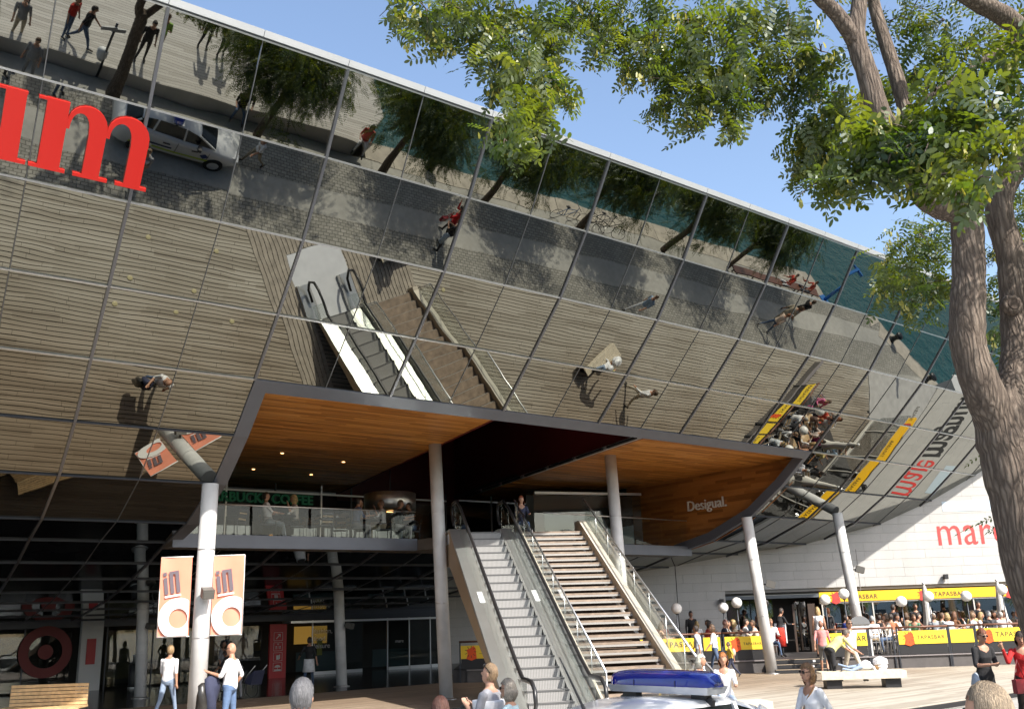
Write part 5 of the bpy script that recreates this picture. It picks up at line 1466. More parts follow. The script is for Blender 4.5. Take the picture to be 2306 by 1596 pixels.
# --- terrace
pr = person('serve', (9.85, 38.2), .44, 60, 'waitress in black with long red apron in front of the bar door', Bk, Bk, ('short', DB_), 0, 1.72, 'long', female=True)
mb = MB(); mb.lathe((0, 0, 0), [(.185, 1.0), (.20, .8), (.235, .3)], 18); child(pr, 'apron', mb, cm('cloth', (.62, .035, .02)))
person('stand', (11.0, 36.9), .44, 15, 'blonde woman in white top and blue shorts on the terrace steps', Wt, (.14, .20, .30), ('long', BL), 0, 1.7, 'none', 'short', female=True)
person('stroll', (11.55, 37.5), .44, 30, 'red haired woman in black behind the blonde woman', Bk, Bk, ('short', RH_), 0, 1.66, female=True)
person('stand', (6.9, 40.5), .44, 170, 'person in black with cap standing by the shaded wall', Bk, Bk, ('short', Bk), 3, 1.7, 'long')
crowd = [  # x, y, pose, heading, top, hair, label
    (5.3, 38.4, 'sit', 80, (.5, .3, .2), ('bob', BR), 'diner in tan top at the far left of the terrace'),
    (7.15, 38.6, 'sit_talk', 70, (.35, .04, .04), ('bob', DB_), 'dark haired diner with red scarf left of the boy'),
    (7.75, 38.4, 'sit', 95, Nv, ('crop', (.2, .1, .08)), 'diner with shaved head in dark blue'),
    (8.0, 39.3, 'sit_talk', 110, (.3, .3, .3), ('short', DB_), 'dark haired diner in grey left of the terrace column'),
    (8.2, 38.3, 'sit_drink', -90, (.5, .42, .3), ('bob', BL), 'blonde diner left of the terrace column'),
    (8.62, 38.7, 'sit', 100, Wt, ('short', DB_), 'dark haired diner in white just left of the terrace column'),
    (9.05, 38.4, 'sit_talk', -80, (.62, .5, .42), ('short', BR), 'diner in cream top hidden behind the terrace column'),
    (9.6, 38.5, 'sit', 180, Wt, ('short', (.2, .12, .06)), 'diner in white just right of the terrace column'),
    (12.3, 39.4, 'sit_talk', -110, (.06, .06, .07), ('short', BR), 'diner in dark jacket beside the menu board'),
    (13.0, 38.5, 'sit', 10, (.55, .42, .38), ('short', RH_), 'red haired diner right of the menu board'),
    (13.5, 38.4, 'sit_talk', 20, Wt, ('crop', GH), 'grey haired diner in white with back to the rail'),
    (14.15, 38.6, 'sit_drink', -100, (.62, .55, .45), ('bob', BR), 'brown haired diner resting head on hand'),
    (14.4, 40.2, 'sit', 40, Bk, ('short', DB_), 'diner in black near the bar window'),
    (15.05, 40.3, 'stand', 60, (.05, .05, .06), ('short', DB_), 'waiter in dark clothes standing at the bar window'),
    (15.6, 39.6, 'sit_talk', 120, (.25, .10, .06), ('short', DB_), 'dark haired diner in brown under the globe lamp'),
    (15.9, 38.4, 'sit', -20, (.20, .22, .24), ('short', (.10, .06, .03)), 'diner in grey jacket with back to the rail'),
    (16.45, 38.35, 'sit_talk', -10, (.52, .56, .60), ('bob', BL), 'blonde woman in pale blue with back to the rail'),
    (17.0, 39.3, 'sit', 60, (.20, .09, .04), ('long', (.12, .05, .02)), 'long haired diner in brown'),
    (17.45, 38.5, 'sit_drink', -50, Wt, ('short', (.22, .14, .08)), 'diner in white leaning left behind the rail'),
    (17.75, 39.5, 'sit_talk', 150, (.55, .30, .2), ('bob', BR), 'diner facing the camera with sunglasses'),
    (18.05, 38.5, 'sit', 15, (.06, .06, .065), ('short', GH), 'white haired diner in dark grey'),
    (18.5, 38.4, 'sit', -5, Wt, ('crop', (.45, .42, .38)), 'broad diner in white shirt with back to the rail'),
    (18.55, 40.4, 'stand', 180, Bk, ('short', DB_), 'waiter in black in front of the bar glass'),
    (18.95, 39.4, 'sit_talk', 170, (.6, .5, .45), ('short', BR), 'diner in cream facing the rail'),
    (19.45, 38.9, 'sit', -30, (.10, .06, .05), ('short', RH_), 'red haired diner in brown left of the pink top'),
    (19.75, 38.3, 'sit_talk', 60, (.72, .10, .32), ('long', DB_), 'woman in bright pink top at the rail'),
    (20.1, 39.2, 'sit_drink', -120, (.60, .08, .04), ('short', DB_), 'diner in red beside the woman in pink'),
    (20.6, 39.6, 'sit', 190, (.08, .07, .07), ('long', (.08, .04, .02)), 'long haired diner in black under the parasol'),
    (21.0, 38.5, 'sit_talk', -70, (.62, .16, .30), ('short', BR), 'diner in rose vest beside the tree trunk')]
crowd = [(q[0] * (36.75 + (q[1] - 38.3) * 1.45) / q[1], 36.75 + (q[1] - 38.3) * 1.45) + q[2:] for q in crowd]
crowd += [(5.6, 39.6, 'sit', 200, (.5, .1, .1), ('short', BR), 'diner in dull red in the back row left of the bar door'), (7.0, 39.9, 'sit_talk', 20, Wt, ('bob', BL), 'blonde diner in white in the back row left of the bar door'), (7.6, 40.2, 'sit', -90, Jn, ('short', DB_), 'diner in blue at the window left of the bar door'),
          (12.9, 39.9, 'sit', 80, (.06, .1, .45), ('short', DB_), 'diner in strong blue at the back of the terrace'), (13.6, 39.4, 'sit_talk', -60, (.55, .04, .03), ('short', BR), 'diner in scarlet near the back of the terrace'), (14.6, 39.0, 'sit', 140, Wt, ('short', DB_), 'diner in white in the middle of the terrace'),
          (15.4, 39.9, 'sit_drink', 30, (.35, .25, .15), ('bob', BR), 'diner in tan at the back of the terrace'), (16.3, 39.4, 'sit', -150, (.5, .5, .55), ('short', GH), 'grey haired diner in pale grey in the middle row'), (17.1, 40.2, 'sit_talk', 70, Bk, ('long', DB_), 'long haired diner in black by the bar glass'),
          (13.9, 37.6, 'sit', 40, (.5, .2, .1), ('short', DB_), 'diner in rust by the second front table'), (14.9, 37.9, 'sit_talk', 200, (.1, .25, .15), ('bob', BR), 'diner in bottle green in the middle row'), (15.9, 37.9, 'sit', 90, (.6, .58, .5), ('short', BR), 'diner in ivory in the middle row'), (16.6, 38.4, 'sit_drink', -20, (.06, .05, .3), ('short', DB_), 'diner in royal blue in the middle row'), (17.5, 38.3, 'sit_talk', 130, Wt, ('long', BL), 'long blonde diner in white in the middle row'), (18.4, 38.6, 'sit', -110, (.4, .05, .2), ('bob', DB_), 'diner in plum in the middle row'), (19.3, 38.2, 'sit', 60, (.45, .45, .42), ('crop', GH), 'balding diner in grey in the right middle row'), (20.1, 38.4, 'sit_talk', -60, Bk, ('bob', RH_), 'copper haired diner in black in the right middle row'), (16.0, 40.4, 'stand', 180, Bk, ('short', DB_), 'waiter in black with tray at the back of the terrace'),
          (18.0, 39.7, 'sit', 10, (.6, .5, .2), ('short', BR), 'diner in mustard near the bar glass'), (19.0, 39.9, 'sit_drink', 160, (.3, .4, .5), ('bob', BL), 'blonde diner in blue grey near the bar glass'), (20.2, 40.1, 'sit', -40, (.5, .45, .4), ('short', DB_), 'diner in beige under the right parasol')]
for i, (x, y, ps, hd, tp_, hr, lab) in enumerate(crowd):
    sit = 'sit' in ps
    person(ps, (x, y), .44 + (.47 if sit else 0), hd, lab, tp_, rnd.choice((Jn, Bk, Kh, Gy)), hr, i % 3, 1.70 + .04 * (i % 3 - 1), 'short' if i % 2 else 'long', group='people on the bar terrace', female=hr[0] != 'short' and hr[0] != 'crop')
# --- upper cafe
ZC = 4.64
cafe = [(UW(11.95, -27.4), 'sit_back', 70, Wt, (.22, .25, .28), ('short', DB_), 'man in white shirt sitting back at the upper cafe rail'), (UW(12.95, -27.7), 'sit_drink', -120, (.55, .50, .45), Bk, ('bob', BL), 'blonde woman with hand to her head in the upper cafe'),
        (UW(15.0, -27.6), 'sit', 60, (.13, .17, .27), Gy, ('short', DB_), 'man in blue patterned shirt at the upper cafe'), (UW(15.55, -28.3), 'sit_talk', 170, (.50, .45, .40), Gy, ('crop', Wt), 'person with white cap at the upper cafe'),
        (UW(16.1, -27.8), 'sit_drink', -110, Wt, Kh, ('short', (.2, .1, .06)), 'man in white tee with arm raised at the upper cafe'), (UW(16.55, -27.6), 'sit', 80, Bk, (.45, .45, .45), ('short', BR), 'woman in black reading at the upper cafe'),
        (UW(17.4, -28.0), 'sit_talk', -100, (.05, .045, .04), Jn, ('short', DB_), 'man in dark tee and jeans nearest the upper column')]
for (p_, ps, hd, tp_, bt_, hr, lab) in cafe:
    person(ps, (p_.x, p_.y), ZC + .47, hd, lab, tp_, bt_, hr, 0, 1.74, group='people in the upper cafe')
pt = EBT + DH * (RUN + .55) + RH * 1.35
person('sit', (pt.x, pt.y), ZC + .25, 172, 'red haired woman sitting at the head of the stairs', Nv, Jn, ('long', (.20, .05, .02)), 2, 1.68, 'long', female=True)
# --- seen in the mirror above the quay (all really standing there)
person('stand', UW(7.55, -1.55)[:2], .46, -30, 'person in black with red backpack on the quay platform', Bk, Bk, ('short', DB_), 0, 1.75, group='people on the quay platform')
person('camera', UW(8.35, -1.0)[:2], .46, -35, 'person in lime shirt photographing on the quay platform', (.30, .52, .10), Kh, ('short', BR), 0, 1.72, group='people on the quay platform')
person('stand', UW(10.1, .2)[:2], .46, -40, 'young person in black with long dark shadow on the quay platform', Bk, Bk, ('short', DB_), 0, 1.78, 'long', group='people on the quay platform')
person('hold', UW(10.75, .05)[:2], .46, -30, 'young person in white vest and black trousers on the quay platform', Wt, Bk, ('short', DB_), 0, 1.72, 'none', group='people on the quay platform')
person('walk', UW(5.6, -1.7)[:2], .46, 40, 'person in dark top and jeans by the first tree on the platform', Bk, Jn, ('short', DB_), 1, 1.75, group='people on the quay platform')
person('stand', UW(5.15, -1.5)[:2], .46, 10, 'person in red top partly hidden by the first tree', (.5, .03, .02), Jn, ('short', DB_), 1, 1.72, group='people on the quay platform')
person('sit', UW(11.4, -2.3)[:2], .46, -50, 'seated person in black at the platform edge by the second tree', Bk, Jn, ('short', BR), 0, 1.75, group='people on the quay platform')
person('walk', UW(12.6, -.6)[:2], .46, 60, 'person in dark clothes behind the second tree', Gy, Bk, ('short', BR), 0, 1.74, group='people on the quay platform')
person('sit', UW(16.6, -2.1)[:2], .46, -60, 'person in red shirt sitting on the corner of the platform', (.58, .10, .08), Wt, ('bob', DB_), 0, 1.7, group='people on the quay platform')
person('stand', UW(4.2, -3.35)[:2], RZ, -60, 'grey shirted man standing on the cobbles by the sign post', Gy, Gy, ('short', BR), 0, 1.70, girth=1.1, group='people on the quay road')
person('walk', UW(28.4, -10.7)[:2], RZ, -120, 'person in light blue shirt walking on the sunny road', (.28, .36, .46), Wt, ('short', BR), 0, 1.74, group='people on the quay road')
person('walk', UW(40.7, -8.7)[:2], RZ, 50, 'person in black leading two others across the far road', Bk, Bk, ('short', BR), 0, 1.76, group='people on the quay road')
person('stroll', UW(39.3, -9.3)[:2], RZ, 48, 'person in beige between two walkers on the far road', (.45, .38, .28), Kh, ('short', BR), 0, 1.74, group='people on the quay road')
person('walk', UW(38.3, -9.9)[:2], RZ, 52, 'last walker in white and orange on the far road', (.65, .5, .4), Jn, ('short', RH_), 0, 1.7, group='people on the quay road')
person('sit', UW(44.6, -3.4)[:2], RZ + .45, -140, 'person in red shirt sitting on the far quay bench', (.55, .05, .03), Wt, ('short', BR), 0, 1.72, group='people on the far quay')
person('sit_talk', UW(46.2, -3.4)[:2], RZ + .45, -140, 'second person in red sitting at the end of the far quay bench', (.5, .08, .05), Gy, ('short', DB_), 0, 1.7, group='people on the far quay')
person('stand', UW(48.2, -13.9)[:2], DK, 60, 'walker with rucksack on the far paving', Gy, Bk, ('short', BR), 0, 1.74, group='people on the far quay')

# ================================================================== trees
CLUS = [(-0.76,6.4,6.75,0.14,14),(-0.55,6.2,6.52,0.18,26),(-0.48,6.3,6.36,0.11,12),(-0.33,6.4,6.67,0.18,26),(-0.24,6.5,6.43,0.12,12),(-0.13,6.3,6.5,0.18,28),(0.03,6.2,6.18,0.18,30),(-0.04,6.2,5.93,0.1,14),(0.15,6.6,6.67,0.19,26),(0.16,6.0,5.84,0.16,30),(0.14,5.9,5.56,0.14,26),(0.04,5.7,5.3,0.12,18),(0.24,5.9,5.47,0.11,14),(0.01,5.5,5.08,0.07,8),(0.12,5.4,4.99,0.07,9),(0.35,6.4,6.26,0.15,24),(0.38,6.2,5.91,0.1,12),(0.46,6.6,6.66,0.19,26),(0.44,6.1,5.73,0.06,5),(0.73,6.8,6.87,0.19,26),(0.78,6.7,6.56,0.14,16),(1.01,7.0,7.04,0.2,22),(1.01,7.0,6.7,0.13,14),(1.03,7.0,6.47,0.1,9),(1.21,6.9,6.84,0.2,24),(1.21,6.8,6.48,0.18,26),(1.26,6.6,6.12,0.16,24),(1.21,6.6,5.91,0.09,8),(1.47,6.6,6.62,0.19,26),(1.46,6.5,6.25,0.18,30),(1.45,6.4,5.92,0.17,26),(1.38,6.4,5.72,0.08,7),(1.75,6.6,6.61,0.19,24),(1.72,6.5,6.2,0.18,28),(1.67,6.4,5.86,0.15,22),(1.7,6.4,5.64,0.07,7),(2.04,6.8,6.66,0.19,24),(2.01,6.7,6.23,0.17,26),(2.03,6.7,6.02,0.11,12),(2.34,6.8,6.73,0.19,26),(2.3,6.7,6.3,0.19,28),(2.3,6.8,6.1,0.13,14),(2.52,6.7,6.37,0.19,22),(2.47,6.6,5.96,0.16,20),(2.48,7.0,5.91,0.13,22),(2.47,7.2,5.8,0.14,24),(2.4,7.2,5.62,0.1,12),(2.45,6.8,5.5,0.13,20),(2.5,6.6,5.66,0.16,20),(2.59,6.6,5.84,0.16,18),(1.81,5.0,4.49,0.1,10),(1.85,4.8,4.42,0.1,14),(1.96,4.8,4.55,0.12,18),(2.0,5.0,4.79,0.11,12),(2.04,4.7,4.63,0.13,20),(1.99,4.6,4.37,0.1,14),(2.13,4.6,4.49,0.13,20),(2.25,4.7,4.73,0.13,18),(2.22,4.5,4.46,0.13,20),(2.16,4.3,4.19,0.09,12),(2.15,4.2,4.05,0.06,6),(2.21,4.2,4.08,0.06,7),(2.41,4.8,4.91,0.14,16),(2.41,4.6,4.66,0.13,18),(2.37,4.4,4.38,0.11,16),(2.53,4.5,4.66,0.13,16),(2.43,4.3,4.35,0.1,12),(2.59,4.7,4.93,0.12,14),(2.63,4.5,4.83,0.12,14),(2.73,4.5,5.02,0.12,12),(2.58,4.4,4.55,0.09,10),(2.17,4.6,4.29,0.07,6),(3.34,7.2,6.96,0.2,16),(3.54,7.2,6.74,0.2,20),(3.55,7.2,7.08,0.2,18),(3.85,7.3,7.01,0.21,20),(3.71,7.2,6.6,0.17,16),(3.99,7.2,6.72,0.17,14),(4.35,7.4,6.92,0.17,12),(3.22,7.2,6.33,0.15,14),(3.42,7.2,6.4,0.15,14),(4.01,9.2,5.72,0.2,20),(4.23,9.2,5.79,0.2,20),(4.36,9.2,5.59,0.17,18),(4.02,9.0,5.38,0.21,24),(3.66,8.6,5.11,0.2,20),(3.43,8.4,5.03,0.14,10),(3.99,8.8,5.08,0.21,22),(3.71,8.6,4.89,0.12,8),(4.24,9.0,5.19,0.15,14),(4.49,9.4,6.06,0.18,14),(5.2,9.6,5.81,0.11,10),(5.11,9.6,5.42,0.11,12),(5.11,9.6,5.12,0.1,10),(5.01,9.6,4.83,0.08,6),(5.54,9.6,6.31,0.18,16),(5.47,9.6,6.01,0.16,12),(-0.43,6.4,7.03,0.27,30),(0.09,6.4,7.05,0.27,30),(0.62,6.6,7.14,0.28,30),(1.19,6.8,7.27,0.29,30),(1.71,6.7,7.18,0.28,30),(2.25,6.7,7.16,0.28,30),(2.87,6.9,7.33,0.29,30),(3.48,7.0,7.38,0.3,30),(4.03,7.0,7.31,0.3,30),(4.37,6.8,6.65,0.29,30),(4.18,6.5,5.92,0.28,24),(4.83,7.0,6.6,0.33,30),(5.26,7.2,6.29,0.34,30),(5.58,7.2,6.92,0.41,30),(-0.07,6.8,7.93,0.39,40),(0.89,7.0,8.15,0.4,40),(1.85,7.0,8.11,0.4,40),(2.81,7.0,8.12,0.4,40),(3.76,7.0,8.04,0.4,40),(4.66,7.0,7.69,0.4,40),(5.57,7.0,7.52,0.4,40)]
CLUS += [(4.6,6.9,4.0,.45,34),(5.0,7.4,4.3,.5,34),(4.4,5.9,4.3,.4,30),(5.5,7.0,4.5,.5,34),(5.0,8.2,4.1,.45,30),(5.9,7.6,4.2,.5,34),(4.9,6.2,4.6,.45,34),(5.5,8.6,4.6,.45,30),(4.4,6.7,5.6,0.5,34),(5.0,7.0,6.0,0.5,34),(4.3,6.0,5.3,0.45,34),(5.3,7.6,5.4,0.5,34),(4.9,8.1,5.9,0.5,34),(4.1,5.6,5.8,0.45,34),(5.6,6.8,5.0,0.5,34),(4.8,6.2,6.4,0.5,34),(5.8,7.8,6.2,0.5,34),(4.6,7.4,6.9,0.5,34),(3.9,5.0,6.2,0.5,34),(5.4,6.2,5.7,0.5,34),(6.0,7.2,5.6,0.5,34),(4.0,4.6,5.3,0.45,34),(4.9,5.4,5.2,0.45,34),(5.2,8.4,5.0,0.45,34),(3.6,4.2,6.0,0.45,34),(4.5,5.2,6.6,0.5,34),(5.6,8.6,6.5,0.5,34),(6.3,8.0,5.2,0.45,34)]
def leaf_mesh(name, L=.27, pairs=8, lw=.017, ll=.043, oval=True, seed=0):
    """one pinnate leaf along +Y, drooping, leaflets in pairs"""
    rr = random.Random(seed); mb = MB()
    def rach(t): return Vector((0, L * t, -.10 * L * t * t * 2))
    mb.cur = 0
    for i in range(4):
        a, c_ = rach(i / 4), rach((i + 1) / 4); mb.add([a + Vector((-.0012, 0, 0)), a + Vector((.0012, 0, 0)), c_ + Vector((.0010, 0, 0)), c_ - Vector((.0010, 0, 0))], [(0, 1, 2, 3)])
    def leaflet(b, d, nrm, l_, w_):
        s = d.cross(nrm).normalized()
        if oval:
            P = [b, b + d * l_ * .25 + s * w_ * .42, b + d * l_ * .65 + s * w_ * .5, b + d * l_ * .93 + s * w_ * .26, b + d * l_, b + d * l_ * .93 - s * w_ * .26, b + d * l_ * .65 - s * w_ * .5, b + d * l_ * .25 - s * w_ * .42]
            mb.add(P, [tuple(range(8))], False)
        else:
            mb.add([b, b + d * l_ * .5 + s * w_ * .5, b + d * l_, b + d * l_ * .5 - s * w_ * .5], [(0, 1, 2, 3)], False)
    for i in range(pairs):
        t = .16 + .78 * i / (pairs - 1); b = rach(t)
        for sg in (-1, 1):
            d = Vector((sg, .42 + rr.uniform(-.12, .12), -.22 + rr.uniform(-.25, .15))).normalized(); nr = Vector((rr.uniform(-.3, .3), rr.uniform(-.3, .3), 1)).normalized()
            sc = .8 + .3 * math.sin(math.pi * min(1, t + .1)) + rr.uniform(-.08, .08); leaflet(b, d, nr, ll * sc, lw * sc)
    leaflet(rach(.97), Vector((rr.uniform(-.3, .3), 1, -.4)).normalized(), Vector((0, .3, 1)), ll * .9, lw)
    me = mb.mesh(name); me.materials.append(LEAF); return me, mb
LM = [leaf_mesh('leaf', (.22, .27, .30, .25, .28, .24)[s], (6, 7, 8, 6, 7, 6)[s], (.022, .024, .021, .026, .020, .023)[s], (.050, .054, .048, .056, .047, .052)[s], True, s) for s in range(6)]
LQ = [leaf_mesh('leafq', .27, 7, .019, .048, False, s + 20)[1] for s in range(3)]
def frame(d, rr):
    """rotation matrix with +Y along d and Z roughly up"""
    d = d.normalized(); x = d.cross(Vector((0, 0, 1)))
    x = x.normalized() if x.length > 1e-4 else Vector((1, 0, 0)); z = x.cross(d)
    a = rr.uniform(-1.0, 1.0); x2 = x * math.cos(a) + z * math.sin(a); z2 = x2.cross(d)
    return Matrix((x2, d, z2)).transposed()
def pod_cluster(mb, p, rr, n):
    for i in range(n):
        o = p + Vector((rr.uniform(-.05, .05), rr.uniform(-.05, .05), rr.uniform(-.06, .02))); l_ = rr.uniform(.045, .07); a = rr.uniform(0, 6.28); s = Vector((math.cos(a), math.sin(a), rr.uniform(-.3, .3))) * .012
        d = Vector((rr.uniform(-.3, .3), rr.uniform(-.3, .3), -1)).normalized()
        mb.add([o, o + d * l_ * .3 + s * .8, o + d * l_ * .75 + s * 1.1, o + d * l_, o + d * l_ * .75 - s * 1.1, o + d * l_ * .3 - s * .8], [(0, 1, 2, 3, 4, 5)], False)
def put_leaf(mb, src, M3, p, sc):
    mb.add([p + M3 @ (Vector(v) * sc) for v in src.v], src.f, False)
def limb(pts, rad, parent, name, base, n=12, wob=.0):
    """tapered, slightly knotted limb through the points"""
    P = [Vector(p) for p in pts]; out = []; rr_ = []; random.seed(len(P) * 7 + int(rad[0] * 1000))
    for i in range(len(P) - 1):
        m_ = 6
        for k in range(m_):
            t = k / m_; p0 = P[max(i - 1, 0)]; p1 = P[i]; p2 = P[i + 1]; p3 = P[min(i + 2, len(P) - 1)]
            q = .5 * ((2 * p1) + (p2 - p0) * t + (2 * p0 - 5 * p1 + 4 * p2 - p3) * t * t + (3 * p1 - p0 - 3 * p2 + p3) * t ** 3)
            out.append(q); rr_.append((rad[i] * (1 - t) + rad[i + 1] * t) * random.uniform(.96, 1.05))
    out.append(P[-1]); rr_.append(rad[-1])
    mb = MB(); mb.tube([p - base for p in out], rr_, n)
    for i, v in enumerate(mb.v):      # irregular girth
        pass
    return mb.build(name, MATS['bark'], parent)
t1 = empty('near_tree', (3.47, 6.6, ROADZ), label='twin-stemmed tree with pinnate leaves closest on the right', cat='tree', group='trees along the quay')
B1 = Vector((3.47, 6.6, ROADZ))
limb([(3.50, 6.6, -.3), (3.52, 6.6, .6), (3.52, 6.6, 1.37), (3.50, 6.6, 1.92), (3.44, 6.6, 2.35), (3.42, 6.6, 2.9), (3.40, 6.6, 3.25), (3.36, 6.58, 3.62)], [.25, .20, .19, .18, .178, .185, .19, .15], t1, 'trunk', B1, 22)
limb([(3.36, 6.58, 3.35), (3.24, 6.5, 3.66), (3.20, 6.5, 3.91), (3.225, 6.5, 4.13), (3.29, 6.5, 4.48), (3.335, 6.5, 4.86), (3.33, 6.5, 5.05)], [.14, .128, .122, .12, .113, .112, .10], t1, 'stem', B1, 18)
limb([(3.40, 6.58, 3.35), (3.60, 6.7, 3.74), (3.715, 6.8, 4.09), (3.755, 6.8, 4.45), (3.78, 6.8, 4.70), (3.745, 6.8, 5.02), (3.82, 6.8, 5.27), (4.09, 6.9, 5.57), (4.45, 7., 5.88), (4.8, 7.1, 6.5), (5.2, 7.3, 7.3)], [.13, .115, .108, .106, .104, .10, .095, .09, .085, .07, .05], t1, 'stem', B1, 18)
limb([(3.40, 6.5, 4.93), (3.25, 6.45, 4.95), (3.08, 6.4, 4.98), (2.95, 6.3, 5.05), (2.885, 6.2, 5.18), (2.76, 6.2, 5.42), (2.685, 6.2, 5.6), (2.645, 6.2, 5.91), (2.60, 6.2, 6.22), (2.665, 6.2, 6.53), (2.75, 6.25, 7.1), (2.6, 6.3, 7.8)], [.10, .105, .102, .098, .088, .08, .078, .074, .07, .055, .045, .03], t1, 'branch', B1, 14)
limb([(2.60, 6.2, 6.15), (2.46, 6.1, 6.32), (2.30, 6., 6.42), (2.04, 5.8, 6.5), (1.6, 5.7, 6.6), (.9, 5.9, 6.75), (.1, 6.1, 6.8)], [.06, .055, .05, .044, .035, .024, .012], t1, 'branch', B1, 10)
limb([(3.33, 6.5, 5.0), (3.3, 6.6, 5.4), (3.2, 6.8, 5.75), (3.17, 6.9, 6.32), (3.14, 7., 6.9), (3.1, 7.1, 7.6), (2.8, 7.3, 8.2)], [.085, .075, .062, .056, .05, .04, .02], t1, 'branch', B1, 10)
limb([(4.45, 7., 5.88), (4.25, 6.8, 6.37), (4., 6.6, 6.57), (3.6, 6.4, 6.66), (3.2, 6.2, 6.85), (2.6, 5.6, 7.0)], [.085, .08, .076, .07, .05, .03], t1, 'branch', B1, 10)
limb([(3.2, 6.85, 5.95), (3.4, 6.7, 6.05), (3.75, 6.6, 6.25), (4.0, 6.6, 6.4)], [.03, .03, .028, .02], t1, 'branch', B1, 8)
# the two pruning scars on the right stem
for (p, s) in (((3.86, 6.70, 4.42), .055), ((3.66, 6.71, 4.28), .06)):
    mb = MB(); q = Vector(p) - B1; mb.tube([q, q + Vector((.0, -.035, 0)), q + Vector((0, -.05, 0))], [s * 1.35, s * 1.2, s * .8], 14); mb.build('branch_scar', MATS['bark'], t1)
    mb = MB(); mb.tube([q + Vector((0, -.046, 0)), q + Vector((0, -.056, 0))], [s * .85, s * .7], 14); mb.build('scar_core', mat('scar_dark', (.05, .035, .025), .9), t1)
rr = random.Random(5); rest = MB(); pods = MB(); twigs = MB(); cand = []
for (x, y, z, r_, n) in CLUS:
    c_ = Vector((x, y, z)); n = int(n * (1.35 if y < 5.2 else 1.5))
    tw = c_ + Vector((rr.uniform(-.1, .1), rr.uniform(-.1, .1), r_ * .9))
    hub = c_ + Vector((0, 0, r_ * .3))
    for k in range(max(2, n // 7)):
        e_ = c_ + Vector((rr.gauss(0, .6), rr.gauss(0, .9), rr.gauss(0, .5))) * r_
        twigs.tube([hub - B1, (hub.lerp(e_, .5) + Vector((0, 0, .03))) - B1, e_ - B1], [.006, .004, .0025], 5, False)
    for k in range(n):
        v = Vector((rr.gauss(0, .5), rr.gauss(0, .75), rr.gauss(0, .5))) * r_
        p = c_ + v; a_ = rr.uniform(0, 6.283); d = Vector((v.x * .5 + .2 * math.cos(a_), v.y * .4 + .2 * math.sin(a_), rr.uniform(-.30, .08))); sc = rr.uniform(.7, 1.2); p = p - d.normalized() * .15 * sc
        cand.append(((p - Vector((0, 0, 2.2))).length, p, frame(d, rr), sc, z))
    if rr.random() < .85:
        for q in range(1 + n // 7): pod_cluster(pods, c_ + Vector((rr.gauss(0, .5), rr.gauss(0, .5), rr.gauss(0, .4))) * r_ - B1, rr, rr.randint(2, 6))
cand.sort(key=lambda q: q[0])
vis = [q for q in cand if q[4] < 6.9][:300]; vs_ = set(id(q) for q in vis)
crown = empty('crown', (0, 0, 0)); crown.parent = t1
for i, (d_, p, M3, sc, z) in enumerate(vis):
    o = link('leaf', LM[i % 6][0], crown); W = M3.to_4x4(); W = Matrix.Translation(p - B1) @ W @ Matrix.Scale(sc, 4); o.matrix_local = W
for q in cand:
    if id(q) in vs_: continue
    put_leaf(rest, LM[rr.randrange(6)][1] if q[4] < 6.9 else LQ[rr.randrange(3)], q[2], q[1] - B1, q[3])
tag(rest.build('leaves', LEAF, crown), kind='stuff'); tag(pods.build('seed_pods', POD, crown), kind='stuff'); tag(twigs.build('twigs', MATS['bark'], crown), kind='stuff')
# --- the other trees of the row: one crown shape, turned and scaled
def crown_meshes(seed):
    rr = random.Random(seed); lf = MB(); pd = MB(); tw = MB(); cl = []
    for i in range(135):
        a = rr.uniform(0, 6.283); q = rr.random() ** .5 * 2.0; zz = 3.95 + rr.gauss(0, .75) - .15 * q + .2
        cl.append((Vector((q * math.cos(a), q * math.sin(a), zz)), rr.uniform(.32, .6)))
    for c_, r_ in cl:
        tw.tube([Vector((.14, 0, 2.3)), Vector((c_.x * .45, c_.y * .45, 2.9 + .2 * c_.z * .3)), c_], [.035, .022, .006], 5, False)
        for k in range(40):
            v = Vector((rr.gauss(0, .55), rr.gauss(0, .55), rr.gauss(0, .4))) * r_; d = Vector((v.x + rr.uniform(-.15, .15), v.y + rr.uniform(-.15, .15), -.1 - rr.uniform(0, .25)))
            put_leaf(lf, LQ[rr.randrange(3)], frame(d, rr), c_ + v, rr.uniform(1.3, 2.0))
        if rr.random() < .6: pod_cluster(pd, c_ + Vector((0, 0, .1)), rr, 5)
    a = lf.mesh('leaves'); a.materials.append(LEAF); b_ = pd.mesh('seed_pods'); b_.materials.append(POD); c2 = tw.mesh('twigs'); c2.materials.append(MATS['bark'])
    return a, b_, c2
CR = [crown_meshes(31), crown_meshes(32)]
tk = MB(); tk.tube([(0, 0, -.2), (.02, 0, .8), (.10, .02, 1.6), (.16, 0, 2.3), (.14, 0, 3.1)], [.17, .14, .13, .125, .11], 12); TKM = tk.mesh('trunk'); TKM.materials.append(MATS['bark'])
brm = []
for (a, b_) in (((.14, 0, 2.5), (-.7, .3, 4.)), ((.14, 0, 2.7), (.9, -.3, 4.2)), ((.14, 0, 3.), (.1, .8, 4.6))):
    mb = MB(); m_ = Vector(a).lerp(Vector(b_), .5) + Vector((.05, .05, .15)); mb.tube([a, m_, b_], [.085, .06, .025], 8); me = mb.mesh('branch'); me.materials.append(MATS['bark']); brm.append(me)
labs = ['second tree of the quay row beside the seated people', 'tree at the corner of the timber platform', 'tree beside the black bollard on the quay', 'tree beside the parked bicycles', 'sixth tree of the quay row over the cobbles', 'last tree of the quay row beside the blue crane']
